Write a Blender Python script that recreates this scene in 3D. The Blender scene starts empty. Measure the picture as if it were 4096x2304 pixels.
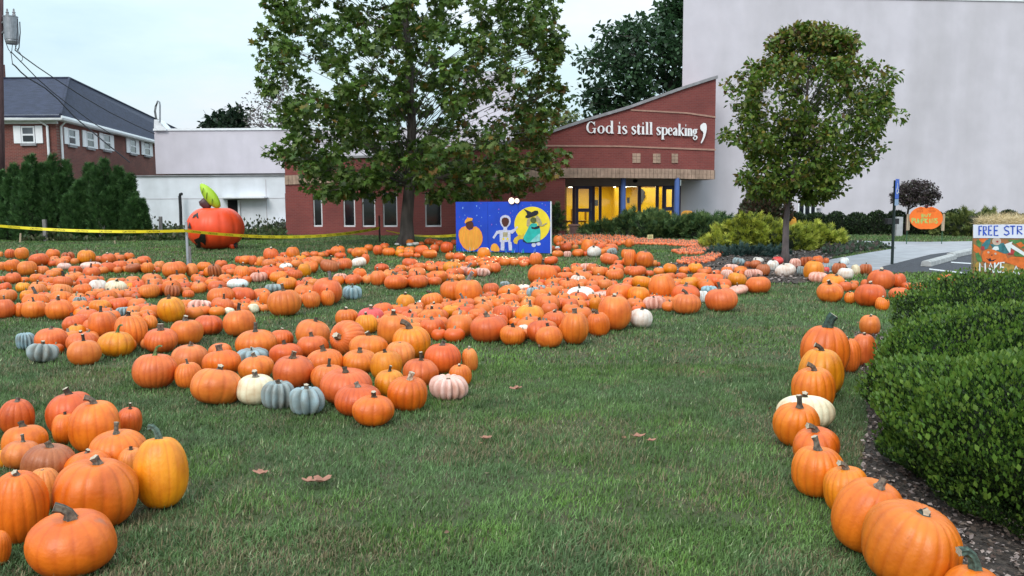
import bpy, bmesh, math, random
import numpy as np
from mathutils import Vector, Matrix, Euler

sc = bpy.context.scene
COL = sc.collection
PI = math.pi

# ------------------------------------------------------------------ camera
F_PX = 3500.0            # focal length in pixels of the 4096 px wide photograph
EYE = 1.55
PITCH = 5.905
ROLL = -0.35
cam_d = bpy.data.cameras.new('camera')
cam_d.sensor_width = 36.0
cam_d.lens = 36.0 * F_PX / 4096.0
cam_d.clip_start = 0.1
cam_d.clip_end = 2000
cam = bpy.data.objects.new('camera', cam_d)
COL.objects.link(cam)
RC = Matrix.Rotation(math.radians(90 - PITCH), 3, 'X') @ Matrix.Rotation(math.radians(ROLL), 3, 'Z')
cam.matrix_world = Matrix.Translation((0, 0, EYE)) @ RC.to_4x4()
sc.camera = cam

# ------------------------------------------------------------------ sky, sun, exposure
SUN_EL, SUN_AZ = 40.0, 200.0      # azimuth clockwise from +Y (the view direction): behind the viewer, a little to the left
world = bpy.data.worlds.new('World')
sc.world = world
world.use_nodes = True
nt = world.node_tree
nt.nodes.clear()
out = nt.nodes.new('ShaderNodeOutputWorld')
sky = nt.nodes.new('ShaderNodeTexSky')
sky.sky_type = 'NISHITA'
sky.sun_disc = False
sky.sun_elevation = math.radians(SUN_EL)
sky.sun_rotation = math.radians(SUN_AZ)
bg1 = nt.nodes.new('ShaderNodeBackground')
bg1.inputs['Strength'].default_value = 0.09
nt.links.new(sky.outputs[0], bg1.inputs['Color'])
tc = nt.nodes.new('ShaderNodeTexCoord')
mp = nt.nodes.new('ShaderNodeMapping')
mp.inputs['Scale'].default_value = (1.0, 1.0, 3.2)
nz = nt.nodes.new('ShaderNodeTexNoise')
nz.inputs['Scale'].default_value = 2.6
nz.inputs['Detail'].default_value = 6
nz.inputs['Roughness'].default_value = 0.55
nt.links.new(tc.outputs['Generated'], mp.inputs['Vector'])
nt.links.new(mp.outputs[0], nz.inputs['Vector'])
cr = nt.nodes.new('ShaderNodeValToRGB')
e = cr.color_ramp.elements
e[0].position = 0.36; e[0].color = (0.60, 0.78, 0.88, 1)
e[1].position = 0.66; e[1].color = (0.86, 0.90, 0.97, 1)
m_ = cr.color_ramp.elements.new(0.5); m_.color = (0.70, 0.87, 0.92, 1)
nt.links.new(nz.outputs['Fac'], cr.inputs[0])
bg2 = nt.nodes.new('ShaderNodeBackground')
bg2.inputs['Strength'].default_value = 1.0
# an overcast sky is smoothly brighter towards the zenith
sx = nt.nodes.new('ShaderNodeSeparateXYZ'); nt.links.new(tc.outputs['Generated'], sx.inputs[0])
mr = nt.nodes.new('ShaderNodeMapRange'); mr.inputs['From Min'].default_value = 0.0; mr.inputs['From Max'].default_value = 1.0
mr.inputs['To Min'].default_value = 0.64; mr.inputs['To Max'].default_value = 1.75
nt.links.new(sx.outputs[2], mr.inputs['Value'])
ml = nt.nodes.new('ShaderNodeVectorMath'); ml.operation = 'SCALE'
nt.links.new(cr.outputs[0], ml.inputs[0]); nt.links.new(mr.outputs[0], ml.inputs['Scale'])
nt.links.new(ml.outputs[0], bg2.inputs['Color'])
mx = nt.nodes.new('ShaderNodeMixShader')
mx.inputs[0].default_value = 0.90
nt.links.new(bg1.outputs[0], mx.inputs[1])
nt.links.new(bg2.outputs[0], mx.inputs[2])
nt.links.new(mx.outputs[0], out.inputs['Surface'])

sun_d = bpy.data.lights.new('sun', 'SUN')
sun_d.energy = 1.35
sun_d.angle = math.radians(28)
sun_d.color = (1.0, 0.95, 0.90)
sun = bpy.data.objects.new('sun', sun_d)
COL.objects.link(sun)
_az, _el = math.radians(SUN_AZ), math.radians(SUN_EL)
_dir = Vector((math.sin(_az) * math.cos(_el), math.cos(_az) * math.cos(_el), math.sin(_el)))
sun.rotation_euler = _dir.to_track_quat('Z', 'Y').to_euler()

sc.view_settings.view_transform = 'Standard'
sc.view_settings.look = 'None'
sc.view_settings.exposure = 0.56
sc.view_settings.gamma = 1.0
sc.view_settings.use_curve_mapping = False
sc.cycles.max_bounces = 6
sc.cycles.diffuse_bounces = 3
sc.cycles.glossy_bounces = 3
sc.cycles.transparent_max_bounces = 8
sc.cycles.transmission_bounces = 4
sc.cycles.use_denoising = True

# ------------------------------------------------------------------ pixel -> place helpers (used only to read the survey)
CE = Vector((0, 0, EYE))
def ray(px, py):
    return RC @ Vector(((px - 2048) / F_PX, -(py - 1152) / F_PX, -1.0))
def at(px, py, Y):
    v = ray(px, py)
    return CE + v * (Y / v.y)
def gnd(px, py, z=0.0):
    v = ray(px, py)
    return CE + v * ((z - EYE) / v.z)
def to_px(p):
    q = RC.transposed() @ (Vector(p) - CE)
    return 2048 + F_PX * q.x / -q.z, 1152 - F_PX * q.y / -q.z

# ------------------------------------------------------------------ mesh helpers
WL = {}
class MB:
    def __init__(s):
        s.v = []; s.f = []
    def add(s, vs, fs):
        b = len(s.v)
        s.v.extend([tuple(p) for p in vs])
        s.f.extend([tuple(b + i for i in f) for f in fs])
        return s
    def box(s, c, size, rz=0.0, rx=0.0, ry=0.0):
        hx, hy, hz = size[0] / 2, size[1] / 2, size[2] / 2
        R = Euler((rx, ry, rz)).to_matrix()
        c = Vector(c)
        vs = [c + R @ Vector((x * hx, y * hy, z * hz)) for z in (-1, 1) for x, y in ((-1, -1), (1, -1), (1, 1), (-1, 1))]
        return s.add(vs, [(3, 2, 1, 0), (4, 5, 6, 7), (0, 1, 5, 4), (1, 2, 6, 5), (2, 3, 7, 6), (3, 0, 4, 7)])
    def bx(s, x0, x1, y0, y1, z0, z1):
        return s.box(((x0 + x1) / 2, (y0 + y1) / 2, (z0 + z1) / 2), (abs(x1 - x0), abs(y1 - y0), abs(z1 - z0)))
    def prism(s, pts, ext):
        """pts: polygon (3-D, planar); ext: vector to the back face."""
        n = len(pts); ext = Vector(ext)
        vs = [Vector(p) for p in pts] + [Vector(p) + ext for p in pts]
        fs = [tuple(range(n)), tuple(reversed(range(n, 2 * n)))]
        fs += [(i, i + n, (i + 1) % n + n, (i + 1) % n) for i in range(n)]
        return s.add(vs, fs)
    def strip(s, L, R, ext):
        """quad ribbon between the lists L and R, thickened by ext."""
        n = len(L); ext = Vector(ext)
        vs = []
        for a, b in zip(L, R):
            a = Vector(a); b = Vector(b)
            vs += [a, b, a + ext, b + ext]
        fs = []
        for i in range(n - 1):
            k = 4 * i; m = k + 4
            fs += [(k, k + 1, m + 1, m), (k + 2, m + 2, m + 3, k + 3), (k, m, m + 2, k + 2), (k + 1, k + 3, m + 3, m + 1)]
        fs += [(0, 2, 3, 1), (4 * n - 4, 4 * n - 3, 4 * n - 1, 4 * n - 2)]
        return s.add(vs, fs)
    def tube(s, pts, rad, n=8, cap=True):
        pts = [Vector(p) for p in pts]
        if not hasattr(rad, '__len__'): rad = [rad] * len(pts)
        m = len(pts); vs = []
        up = Vector((0.13, 0.27, 1)).normalized()
        for i, p in enumerate(pts):
            t = (pts[min(i + 1, m - 1)] - pts[max(i - 1, 0)])
            t = t.normalized() if t.length > 1e-9 else Vector((0, 0, 1))
            a = t.cross(up)
            if a.length < 1e-3: a = t.cross(Vector((1, 0, 0)))
            a.normalize(); b = t.cross(a).normalized()
            for k in range(n):
                th = 2 * PI * k / n
                vs.append(p + (a * math.cos(th) + b * math.sin(th)) * rad[i])
        fs = [(i * n + k, i * n + (k + 1) % n, (i + 1) * n + (k + 1) % n, (i + 1) * n + k) for i in range(m - 1) for k in range(n)]
        if cap:
            fs += [tuple(reversed(range(n))), tuple(range((m - 1) * n, m * n))]
        return s.add(vs, fs)
    def lathe(s, c, prof, n=20, cap=True):
        c = Vector(c); vs = []
        for r, z in prof:
            for k in range(n):
                th = 2 * PI * k / n
                vs.append(c + Vector((r * math.cos(th), r * math.sin(th), z)))
        m = len(prof)
        fs = [(i * n + k, i * n + (k + 1) % n, (i + 1) * n + (k + 1) % n, (i + 1) * n + k) for i in range(m - 1) for k in range(n)]
        if cap: fs += [tuple(reversed(range(n))), tuple(range((m - 1) * n, m * n))]
        return s.add(vs, fs)

def wloc(o):
    return WL[o.name] if o is not None else Vector((0, 0, 0))
def tag(o, label=None, cat=None, group=None, kind=None):
    if label: o['label'] = label
    if cat: o['category'] = cat
    if group: o['group'] = group
    if kind: o['kind'] = kind
    return o
def link(name, me, parent, W):
    o = bpy.data.objects.new(name, me)
    COL.objects.link(o)
    WL[o.name] = Vector(W)
    if parent is not None:
        o.parent = parent
        o.location = Vector(W) - wloc(parent)
    else:
        o.location = W
    return o
def build(name, mb, mat, parent=None, loc=None, smooth=False, bevel=0.0):
    W = Vector(loc) if loc is not None else wloc(parent)
    me = bpy.data.meshes.new(name)
    me.from_pydata([(p[0] - W.x, p[1] - W.y, p[2] - W.z) for p in mb.v], [], mb.f)
    if smooth:
        me.polygons.foreach_set('use_smooth', [True] * len(me.polygons))
    me.materials.append(mat)
    o = link(name, me, parent, W)
    if bevel:
        b = o.modifiers.new('b', 'BEVEL'); b.width = bevel; b.segments = 2; b.limit_method = 'ANGLE'
    return o
def thing(name, label, cat, loc=(0, 0, 0), group=None):
    o = bpy.data.objects.new(name, None)
    COL.objects.link(o)
    o.location = loc
    WL[o.name] = Vector(loc)
    return tag(o, label, cat, group)
def np_mesh(name, V, FA, cols=None, mat=None, parent=None, loc=None, smooth=False):
    """V (n,3), FA (m,3) triangles, cols (n,3) point colours"""
    W = Vector(loc) if loc is not None else wloc(parent)
    V = (np.asarray(V, dtype=np.float32) - np.array(W, dtype=np.float32)).astype(np.float32)
    FA = np.asarray(FA, dtype=np.int32)
    me = bpy.data.meshes.new(name)
    me.vertices.add(len(V)); me.vertices.foreach_set('co', V.ravel())
    me.loops.add(FA.size); me.loops.foreach_set('vertex_index', FA.ravel())
    me.polygons.add(len(FA))
    k = FA.shape[1]
    me.polygons.foreach_set('loop_start', np.arange(0, FA.size, k, dtype=np.int32))
    me.polygons.foreach_set('loop_total', np.full(len(FA), k, dtype=np.int32))
    if smooth:
        me.polygons.foreach_set('use_smooth', np.ones(len(FA), dtype=bool))
    if cols is not None:
        ca = me.color_attributes.new('Col', 'FLOAT_COLOR', 'POINT')
        c4 = np.ones((len(V), 4), dtype=np.float32); c4[:, :3] = cols
        ca.data.foreach_set('color', c4.ravel())
    me.update(calc_edges=True)
    if mat: me.materials.append(mat)
    return link(name, me, parent, W)

# ------------------------------------------------------------------ materials
def lin(r, g, b):
    f = lambda c: (c / 255) / 12.92 if c / 255 <= 0.04045 else ((c / 255 + 0.055) / 1.055) ** 2.4
    return (f(r), f(g), f(b))
def new_mat(name):
    m = bpy.data.materials.new(name); m.use_nodes = True
    n = m.node_tree; b = n.nodes['Principled BSDF']
    return m, n, b
def mat(name, col, rough=0.7, var=0.12, scale=6.0, bump=0.0, bscale=60.0, metal=0.0, col2=None, spec=0.4, emit=None, estr=1.0, stretch=None, dirt=0.0):
    m, n, b = new_mat(name)
    L = n.links
    tc = n.nodes.new('ShaderNodeTexCoord')
    vec = tc.outputs['Object']
    if stretch:
        mp = n.nodes.new('ShaderNodeMapping'); mp.inputs['Scale'].default_value = stretch
        L.new(vec, mp.inputs['Vector']); vec = mp.outputs[0]
    nz = n.nodes.new('ShaderNodeTexNoise'); nz.inputs['Scale'].default_value = scale; nz.inputs['Detail'].default_value = 5
    L.new(vec, nz.inputs['Vector'])
    c2 = col2 or tuple(max(0, c * (1 - 2.2 * var)) for c in col)
    c1 = col if col2 else tuple(min(1, c * (1 + 0.6 * var)) for c in col)
    r = n.nodes.new('ShaderNodeValToRGB')
    r.color_ramp.elements[0].position = 0.3; r.color_ramp.elements[0].color = (*c2, 1)
    r.color_ramp.elements[1].position = 0.68; r.color_ramp.elements[1].color = (*c1, 1)
    L.new(nz.outputs['Fac'], r.inputs[0])
    colo = r.outputs[0]
    if dirt:
        n2 = n.nodes.new('ShaderNodeTexNoise'); n2.inputs['Scale'].default_value = scale * 0.23; n2.inputs['Detail'].default_value = 6
        mp2 = n.nodes.new('ShaderNodeMapping'); mp2.inputs['Scale'].default_value = (2.2, 2.2, 0.35)
        L.new(tc.outputs['Object'], mp2.inputs['Vector']); L.new(mp2.outputs[0], n2.inputs['Vector'])
        r2 = n.nodes.new('ShaderNodeValToRGB')
        r2.color_ramp.elements[0].position = 0.42; r2.color_ramp.elements[0].color = (1, 1, 1, 1)
        r2.color_ramp.elements[1].position = 0.75; r2.color_ramp.elements[1].color = (1 - dirt, 1 - dirt, 1 - dirt * 1.1, 1)
        L.new(n2.outputs['Fac'], r2.inputs[0])
        mm = n.nodes.new('ShaderNodeMixRGB'); mm.blend_type = 'MULTIPLY'; mm.inputs[0].default_value = 1
        L.new(colo, mm.inputs[1]); L.new(r2.outputs[0], mm.inputs[2]); colo = mm.outputs[0]
    L.new(colo, b.inputs['Base Color'])
    b.inputs['Roughness'].default_value = rough
    b.inputs['Metallic'].default_value = metal
    b.inputs['Specular IOR Level'].default_value = spec
    if bump:
        n3 = n.nodes.new('ShaderNodeTexNoise'); n3.inputs['Scale'].default_value = bscale; n3.inputs['Detail'].default_value = 4
        L.new(vec, n3.inputs['Vector'])
        bp = n.nodes.new('ShaderNodeBump'); bp.inputs['Strength'].default_value = bump; bp.inputs['Distance'].default_value = 0.02
        L.new(n3.outputs['Fac'], bp.inputs['Height']); L.new(bp.outputs[0], b.inputs['Normal'])
    if emit:
        b.inputs['Emission Color'].default_value = (*emit, 1); b.inputs['Emission Strength'].default_value = estr
    return m
def brick_mat(name, c1, c2, mortar, axis='XZ', bw=0.203, bh=0.068, ms=0.008):
    m, n, b = new_mat(name); L = n.links
    tc = n.nodes.new('ShaderNodeTexCoord')
    sp = n.nodes.new('ShaderNodeSeparateXYZ'); L.new(tc.outputs['Object'], sp.inputs[0])
    cb = n.nodes.new('ShaderNodeCombineXYZ')
    L.new(sp.outputs[0 if axis == 'XZ' else 1], cb.inputs[0]); L.new(sp.outputs[2], cb.inputs[1])
    br = n.nodes.new('ShaderNodeTexBrick')
    L.new(cb.outputs[0], br.inputs['Vector'])
    br.inputs['Scale'].default_value = 1.0
    br.inputs['Brick Width'].default_value = bw; br.inputs['Row Height'].default_value = bh; br.inputs['Mortar Size'].default_value = ms
    br.inputs['Color1'].default_value = (*c1, 1); br.inputs['Color2'].default_value = (*c2, 1); br.inputs['Mortar'].default_value = (*mortar, 1)
    nz = n.nodes.new('ShaderNodeTexNoise'); nz.inputs['Scale'].default_value = 0.9; nz.inputs['Detail'].default_value = 7
    L.new(tc.outputs['Object'], nz.inputs['Vector'])
    r = n.nodes.new('ShaderNodeValToRGB')
    r.color_ramp.elements[0].position = 0.3; r.color_ramp.elements[0].color = (0.78, 0.76, 0.76, 1)
    r.color_ramp.elements[1].position = 0.7; r.color_ramp.elements[1].color = (1.1, 1.08, 1.06, 1)
    L.new(nz.outputs['Fac'], r.inputs[0])
    mm = n.nodes.new('ShaderNodeMixRGB'); mm.blend_type = 'MULTIPLY'; mm.inputs[0].default_value = 1
    L.new(br.outputs[0], mm.inputs[1]); L.new(r.outputs[0], mm.inputs[2])
    L.new(mm.outputs[0], b.inputs['Base Color'])
    b.inputs['Roughness'].default_value = 0.85
    bp = n.nodes.new('ShaderNodeBump'); bp.inputs['Strength'].default_value = 0.5; bp.inputs['Distance'].default_value = 0.01
    inv = n.nodes.new('ShaderNodeMath'); inv.operation = 'SUBTRACT'; inv.inputs[0].default_value = 1
    L.new(br.outputs['Fac'], inv.inputs[1]); L.new(inv.outputs[0], bp.inputs['Height']); L.new(bp.outputs[0], b.inputs['Normal'])
    return m
def leaf_mat(name, transl=0.25, rough=0.55):
    m, n, b = new_mat(name); L = n.links
    a = n.nodes.new('ShaderNodeAttribute'); a.attribute_name = 'Col'
    L.new(a.outputs['Color'], b.inputs['Base Color'])
    b.inputs['Roughness'].default_value = rough
    b.inputs['Specular IOR Level'].default_value = 0.35
    t = n.nodes.new('ShaderNodeBsdfTranslucent'); L.new(a.outputs['Color'], t.inputs['Color'])
    mx = n.nodes.new('ShaderNodeMixShader'); mx.inputs[0].default_value = transl
    L.new(b.outputs[0], mx.inputs[1]); L.new(t.outputs[0], mx.inputs[2])
    L.new(mx.outputs[0], n.nodes['Material Output'].inputs['Surface'])
    return m
def glass_mat(name, tint=(0.8, 0.85, 0.85), refl=0.12):
    m, n, b = new_mat(name); L = n.links
    n.nodes.remove(b)
    g = n.nodes.new('ShaderNodeBsdfGlossy'); g.inputs['Roughness'].default_value = 0.03
    t = n.nodes.new('ShaderNodeBsdfTransparent'); t.inputs['Color'].default_value = (*tint, 1)
    fr = n.nodes.new('ShaderNodeFresnel'); fr.inputs['IOR'].default_value = 1.45
    ad = n.nodes.new('ShaderNodeMath'); ad.operation = 'ADD'; ad.inputs[1].default_value = refl; ad.use_clamp = True
    L.new(fr.outputs[0], ad.inputs[0])
    mx = n.nodes.new('ShaderNodeMixShader'); L.new(ad.outputs[0], mx.inputs[0])
    L.new(t.outputs[0], mx.inputs[1]); L.new(g.outputs[0], mx.inputs[2])
    L.new(mx.outputs[0], n.nodes['Material Output'].inputs['Surface'])
    return m

rng = np.random.default_rng(7)
random.seed(7)
_grids = {}
def vnoise(x, y, scale, seed=0):
    """smooth value noise 0..1 on numpy arrays"""
    if seed not in _grids: _grids[seed] = np.random.default_rng(100 + seed).random((256, 256))
    g = _grids[seed]
    u = x / scale + 1000.3; v = y / scale + 1000.7
    i = np.floor(u).astype(int); j = np.floor(v).astype(int)
    a = u - i; b = v - j
    a = a * a * (3 - 2 * a); b = b * b * (3 - 2 * b)
    i0, j0, i1, j1 = i % 256, j % 256, (i + 1) % 256, (j + 1) % 256
    return (g[i0, j0] * (1 - a) + g[i1, j0] * a) * (1 - b) + (g[i0, j1] * (1 - a) + g[i1, j1] * a) * b
def in_poly(x, y, poly):
    r = np.zeros(x.shape, dtype=bool)
    n = len(poly); j = n - 1
    for i in range(n):
        xi, yi = poly[i][0], poly[i][1]; xj, yj = poly[j][0], poly[j][1]
        c = ((yi > y) != (yj > y)) & (x < (xj - xi) * (y - yi) / (yj - yi + 1e-12) + xi)
        r ^= c; j = i
    return r

# leaf templates: (verts, tris) lying in XY, tip towards +X, slightly folded
def tmpl_oval():
    v = np.array([(0, 0, 0), (0.35, 0.3, 0.07), (1, 0, 0.02), (0.35, -0.3, 0.07), (0.72, 0.2, 0.05), (0.72, -0.2, 0.05)], float)
    return v, np.array([(0, 2, 4), (0, 4, 1), (0, 3, 5), (0, 5, 2)])
def tmpl_small():
    v = np.array([(0, 0, 0), (0.5, 0.32, 0.1), (1, 0, 0), (0.5, -0.32, 0.1)], float)
    return v, np.array([(0, 2, 1), (0, 3, 2)])
def tmpl_maple():
    pts = [(0, 0)] + [(0.22, -0.18), (0.12, -0.52), (0.42, -0.30), (0.72, -0.48), (0.66, -0.18), (1.0, 0.0), (0.66, 0.18), (0.72, 0.48), (0.42, 0.30), (0.12, 0.52), (0.22, 0.18)]
    v = [(x, y, 0.14 * abs(y) - 0.08 * x * x) for x, y in pts] + [(0.42, 0, -0.02)]
    n = len(pts)
    return np.array(v, float), np.array([(n, i, (i + 1) % n) for i in range(n)])
def tmpl_spray():
    v = []; t = []
    for k, (s, a, z) in enumerate([(0.0, 0.0, 0.0), (0.12, 0.75, 0.08), (0.12, -0.75, 0.06), (0.4, 0.55, 0.14), (0.4, -0.55, -0.04)]):
        ln = 1.0 - s * 0.9 if k == 0 else 0.55
        ca, sa = math.cos(a), math.sin(a); w = 0.085
        b = len(v)
        v += [(s - sa * w, ca * w, z), (s + sa * w, -ca * w, z), (s + ca * ln, sa * ln, z + 0.12)]
        t.append((b, b + 1, b + 2))
    return np.array(v, float), np.array(t)
def scatter(P, D, N, S, tmpl):
    """instances a template at P with x axis D, normal about N, size S -> (V, F, index of instance per vertex)"""
    v, t = tmpl
    n = len(P)
    D = D / (np.linalg.norm(D, axis=1, keepdims=True) + 1e-9)
    Yv = np.cross(N, D); Yv /= (np.linalg.norm(Yv, axis=1, keepdims=True) + 1e-9)
    Z = np.cross(D, Yv)
    V = P[:, None, :] + S[:, None, None] * (v[None, :, 0, None] * D[:, None, :] + v[None, :, 1, None] * Yv[:, None, :] + v[None, :, 2, None] * Z[:, None, :])
    k = len(v)
    Fc = t[None, :, :] + (np.arange(n) * k)[:, None, None]
    return V.reshape(-1, 3), Fc.reshape(-1, 3), np.repeat(np.arange(n), k)
def rnd_dirs(n):
    d = rng.normal(size=(n, 3)); return d / np.linalg.norm(d, axis=1, keepdims=True)
# ================================================================== GROUND
M_soil = mat('lawn_soil', (0.050, 0.082, 0.024), 0.95, 0.25, 5.0, 0.8, 40, col2=(0.060, 0.052, 0.026))
M_conc = mat('concrete', (0.36, 0.36, 0.39), 0.9, 0.10, 3.0, 0.15, 90, dirt=0.15)
M_asph = mat('asphalt', (0.062, 0.064, 0.078), 0.9, 0.16, 8.0, 0.4, 120)
M_mulch = mat('mulch', (0.085, 0.066, 0.055), 0.95, 0.3, 22.0, 1.0, 60, col2=(0.028, 0.022, 0.02))
M_paint = mat('road_paint', (0.62, 0.63, 0.66), 0.7, 0.1, 12)
M_far = mat('far_lawn', (0.055, 0.085, 0.035), 0.95, 0.2, 1.0)

def sheet(name, px, mat_, z, pts=None):
    P = pts or [gnd(*p) for p in px]
    mb = MB(); mb.add([(p[0], p[1], z) for p in P], [tuple(range(len(P)))])
    o = build(name, mb, mat_); o['kind'] = 'structure'; return [(p[0], p[1]) for p in P]
mb = MB(); mb.add([(-700, -60, 0), (700, -60, 0), (700, 1200, 0), (-700, 1200, 0)], [(0, 1, 2, 3)])
build('ground', mb, M_soil)['kind'] = 'structure'

walk_px = [(3270, 957), (3480, 966), (3700, 969), (3905, 966), (4200, 955), (4500, 950), (4500, 985), (4200, 984), (3905, 996), (3720, 1020), (3530, 1068), (3515, 1095), (3300, 1090), (3240, 1062), (3330, 1038), (3480, 1011), (3587, 994), (3480, 984), (3275, 975)]
P_walk = sheet('sidewalk', walk_px, M_conc, 0.012)
asph_px = [(3530, 1068), (3720, 1020), (3905, 996), (4200, 984), (4700, 975), (5200, 1000), (5200, 1130), (4300, 1120), (3893, 1098), (3700, 1090), (3515, 1094)]
P_asph = sheet('parking_lot', asph_px, M_asph, 0.008)
bed_px = [(2615, 1075), (2700, 1052), (2850, 1020), (2900, 960), (3240, 955), (3300, 975), (3440, 990), (3440, 1005), (3330, 1030), (3330, 1075), (3310, 1120), (3190, 1136), (3040, 1130), (2800, 1105), (2640, 1095)]
P_bed = sheet('mulch_bed', bed_px, M_mulch, 0.010)
P_bed2 = sheet('hedge_mulch', None, M_mulch, 0.009, [Vector((x, y, 0)) for x, y in [(1.66, 3.0), (1.5, 3.6), (1.72, 4.3), (2.05, 5.0), (2.45, 5.9), (3.0, 7.4), (3.8, 9.6), (6.5, 10.5), (8.0, 6.0), (5.0, 2.2), (1.9, 2.2)]])
P_ent = sheet('entrance_path', [(2262, 962), (2450, 962), (2700, 955), (2700, 936), (2262, 936)], M_conc, 0.006)
for nm, px in (('line', [(3717, 1076), (3893, 1096), (4100, 1112), (4100, 1118), (3893, 1102), (3717, 1081)]), ('line', [(3804, 1049), (3893, 1055), (4200, 1068), (4200, 1073), (3893, 1059), (3804, 1053)])):
    sheet('painted_bay_line', px, M_paint, 0.013)

# wheel stops
def wheel_stop(p0, p1, label):
    a, b = gnd(*p0), gnd(*p1)
    d = (b - a); Lg = d.length; d.normalize(); s = Vector((-d.y, d.x, 0))
    mb = MB()
    prof = [(-0.11, 0.008), (-0.095, 0.11), (-0.05, 0.135), (0.05, 0.135), (0.095, 0.11), (0.11, 0.008)]
    mb.prism([a + s * x + Vector((0, 0, z)) for x, z in prof], d * Lg)
    t = thing('wheel_stop', label, 'wheel stop', a, 'wheel stops of the parking bays')
    build('bar', mb, mat('stop_concrete', (0.42, 0.42, 0.42), 0.9, 0.15, 9, 0.3, 60), t, bevel=0.012)
wheel_stop((3703, 1068), (3808, 1038), 'weathered concrete wheel stop nearer the blue parking sign post')
wheel_stop((3802, 1033), (3905, 1010), 'weathered concrete wheel stop with its end behind the straw sign')

# grass blades --------------------------------------------------------------
M_blade = leaf_mat('grass_blade', 0.25, 0.6)
def grass_zone(y0, y1, dens, h, w, seed, tris3=False, xm=1.0):
    hw = 0.60 * xm
    A = hw * (y1 ** 2 - y0 ** 2) + 2 * 1.2 * (y1 - y0)
    n = int(A * dens)
    y = np.sqrt(rng.random(n) * (y1 ** 2 - y0 ** 2) + y0 ** 2)
    x = (rng.random(n) * 2 - 1) * (hw * y + 1.2)
    k = ~(in_poly(x, y, P_walk) | in_poly(x, y, P_asph) | in_poly(x, y, P_bed) | in_poly(x, y, P_bed2) | in_poly(x, y, P_ent))
    k &= (rng.random(n) < 0.48 + 0.8 * vnoise(x, y, 0.16, 3)) | (y > 14)
    x, y = x[k], y[k]; n = len(x)
    tuft = vnoise(x, y, 0.12, 1) * 0.6 + vnoise(x, y, 0.5, 2) * 0.4
    H = h * (0.45 + 0.9 * tuft) * (0.6 + 0.8 * rng.random(n))
    W = w * (0.7 + 0.6 * rng.random(n))
    a = rng.random(n) * 2 * PI
    lean = np.clip(rng.normal(0.75, 0.45, n), 0.05, 2.0)
    ux, uy = np.cos(a), np.sin(a)
    lx = ux * lean + 0.15; ly = uy * lean
    px_, py_ = -uy * W, ux * W
    z0 = np.full(n, -0.004)
    b0 = np.stack([x - px_, y - py_, z0], 1); b1 = np.stack([x + px_, y + py_, z0], 1)
    tip = np.stack([x + lx * H, y + ly * H, H / (0.7 + 0.5 * lean)], 1)
    # colour: patches of blue-green, fresh green, straw, bare brown
    big = vnoise(x, y, 1.5, 5) * 0.5 + vnoise(x, y, 0.42, 6) * 0.5
    dry = vnoise(x, y, 0.7, 8) * 0.55 + vnoise(x, y, 0.2, 9) * 0.45
    r = rng.random(n)
    c_blue = np.array([0.070, 0.118, 0.046]); c_green = np.array([0.080, 0.145, 0.030]); c_dry = np.array([0.150, 0.125, 0.070]); c_dk = np.array([0.038, 0.066, 0.020]); c_lt = np.array([0.26, 0.29, 0.16])
    t = np.clip((big - 0.35) * 2.6, 0, 1)[:, None]
    C = c_blue * (1 - t) + c_green * t
    C = C * (0.75 + 0.5 * rng.random(n))[:, None]
    dk = (rng.random(n) < 0.22)[:, None]; C = np.where(dk, c_dk, C)
    pd = np.clip((dry - 0.45) * 1.7, 0.02, 0.55)
    spot = vnoise(x, y, 0.17, 14) * .6 + vnoise(x, y, .45, 15) * .4
    C = C * np.clip(.50 + 1.05 * spot, .5, 1.5)[:, None]
    C = np.where((r < pd)[:, None], c_dry * (0.6 + 0.7 * rng.random(n))[:, None], C)
    C = np.where((r > 0.985)[:, None], c_lt, C) * 1.52
    if tris3:
        mid = 0.55
        m0 = np.stack([x - px_ * 0.75 + lx * H * 0.3, y - py_ * 0.75 + ly * H * 0.3, H * mid / (0.8 + 0.3 * lean)], 1)
        m1 = np.stack([x + px_ * 0.75 + lx * H * 0.3, y + py_ * 0.75 + ly * H * 0.3, H * mid / (0.8 + 0.3 * lean)], 1)
        V = np.stack([b0, b1, m0, m1, tip], 1).reshape(-1, 3)
        t_ = np.array([(0, 1, 3), (0, 3, 2), (2, 3, 4)])
        Fc = (t_[None] + (np.arange(n) * 5)[:, None, None]).reshape(-1, 3)
        kk = 5
    else:
        V = np.stack([b0, b1, tip], 1).reshape(-1, 3)
        Fc = np.arange(n * 3).reshape(-1, 3); kk = 3
    CC = np.repeat(C, kk, axis=0)
    return V, Fc, CC
def join_np(parts):
    Vs, Fs, Cs = [], [], []; b = 0
    for V, Fc, C in parts:
        Vs.append(V); Fs.append(Fc + b); Cs.append(C); b += len(V)
    return np.concatenate(Vs), np.concatenate(Fs), np.concatenate(Cs)
gz = [grass_zone(1.7, 4.0, 11500, 0.030, 0.0027, 1, True), grass_zone(4.0, 8.0, 6800, 0.031, 0.0036, 2), grass_zone(8.0, 15.0, 1600, 0.036, 0.0065, 3), grass_zone(15.0, 41.0, 330, 0.05, 0.014, 4)]
V, Fc, C = join_np(gz)
o = np_mesh('grass', V, Fc, C, M_blade); o['kind'] = 'stuff'; o['label'] = 'short mown lawn with green and dry patches'

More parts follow.
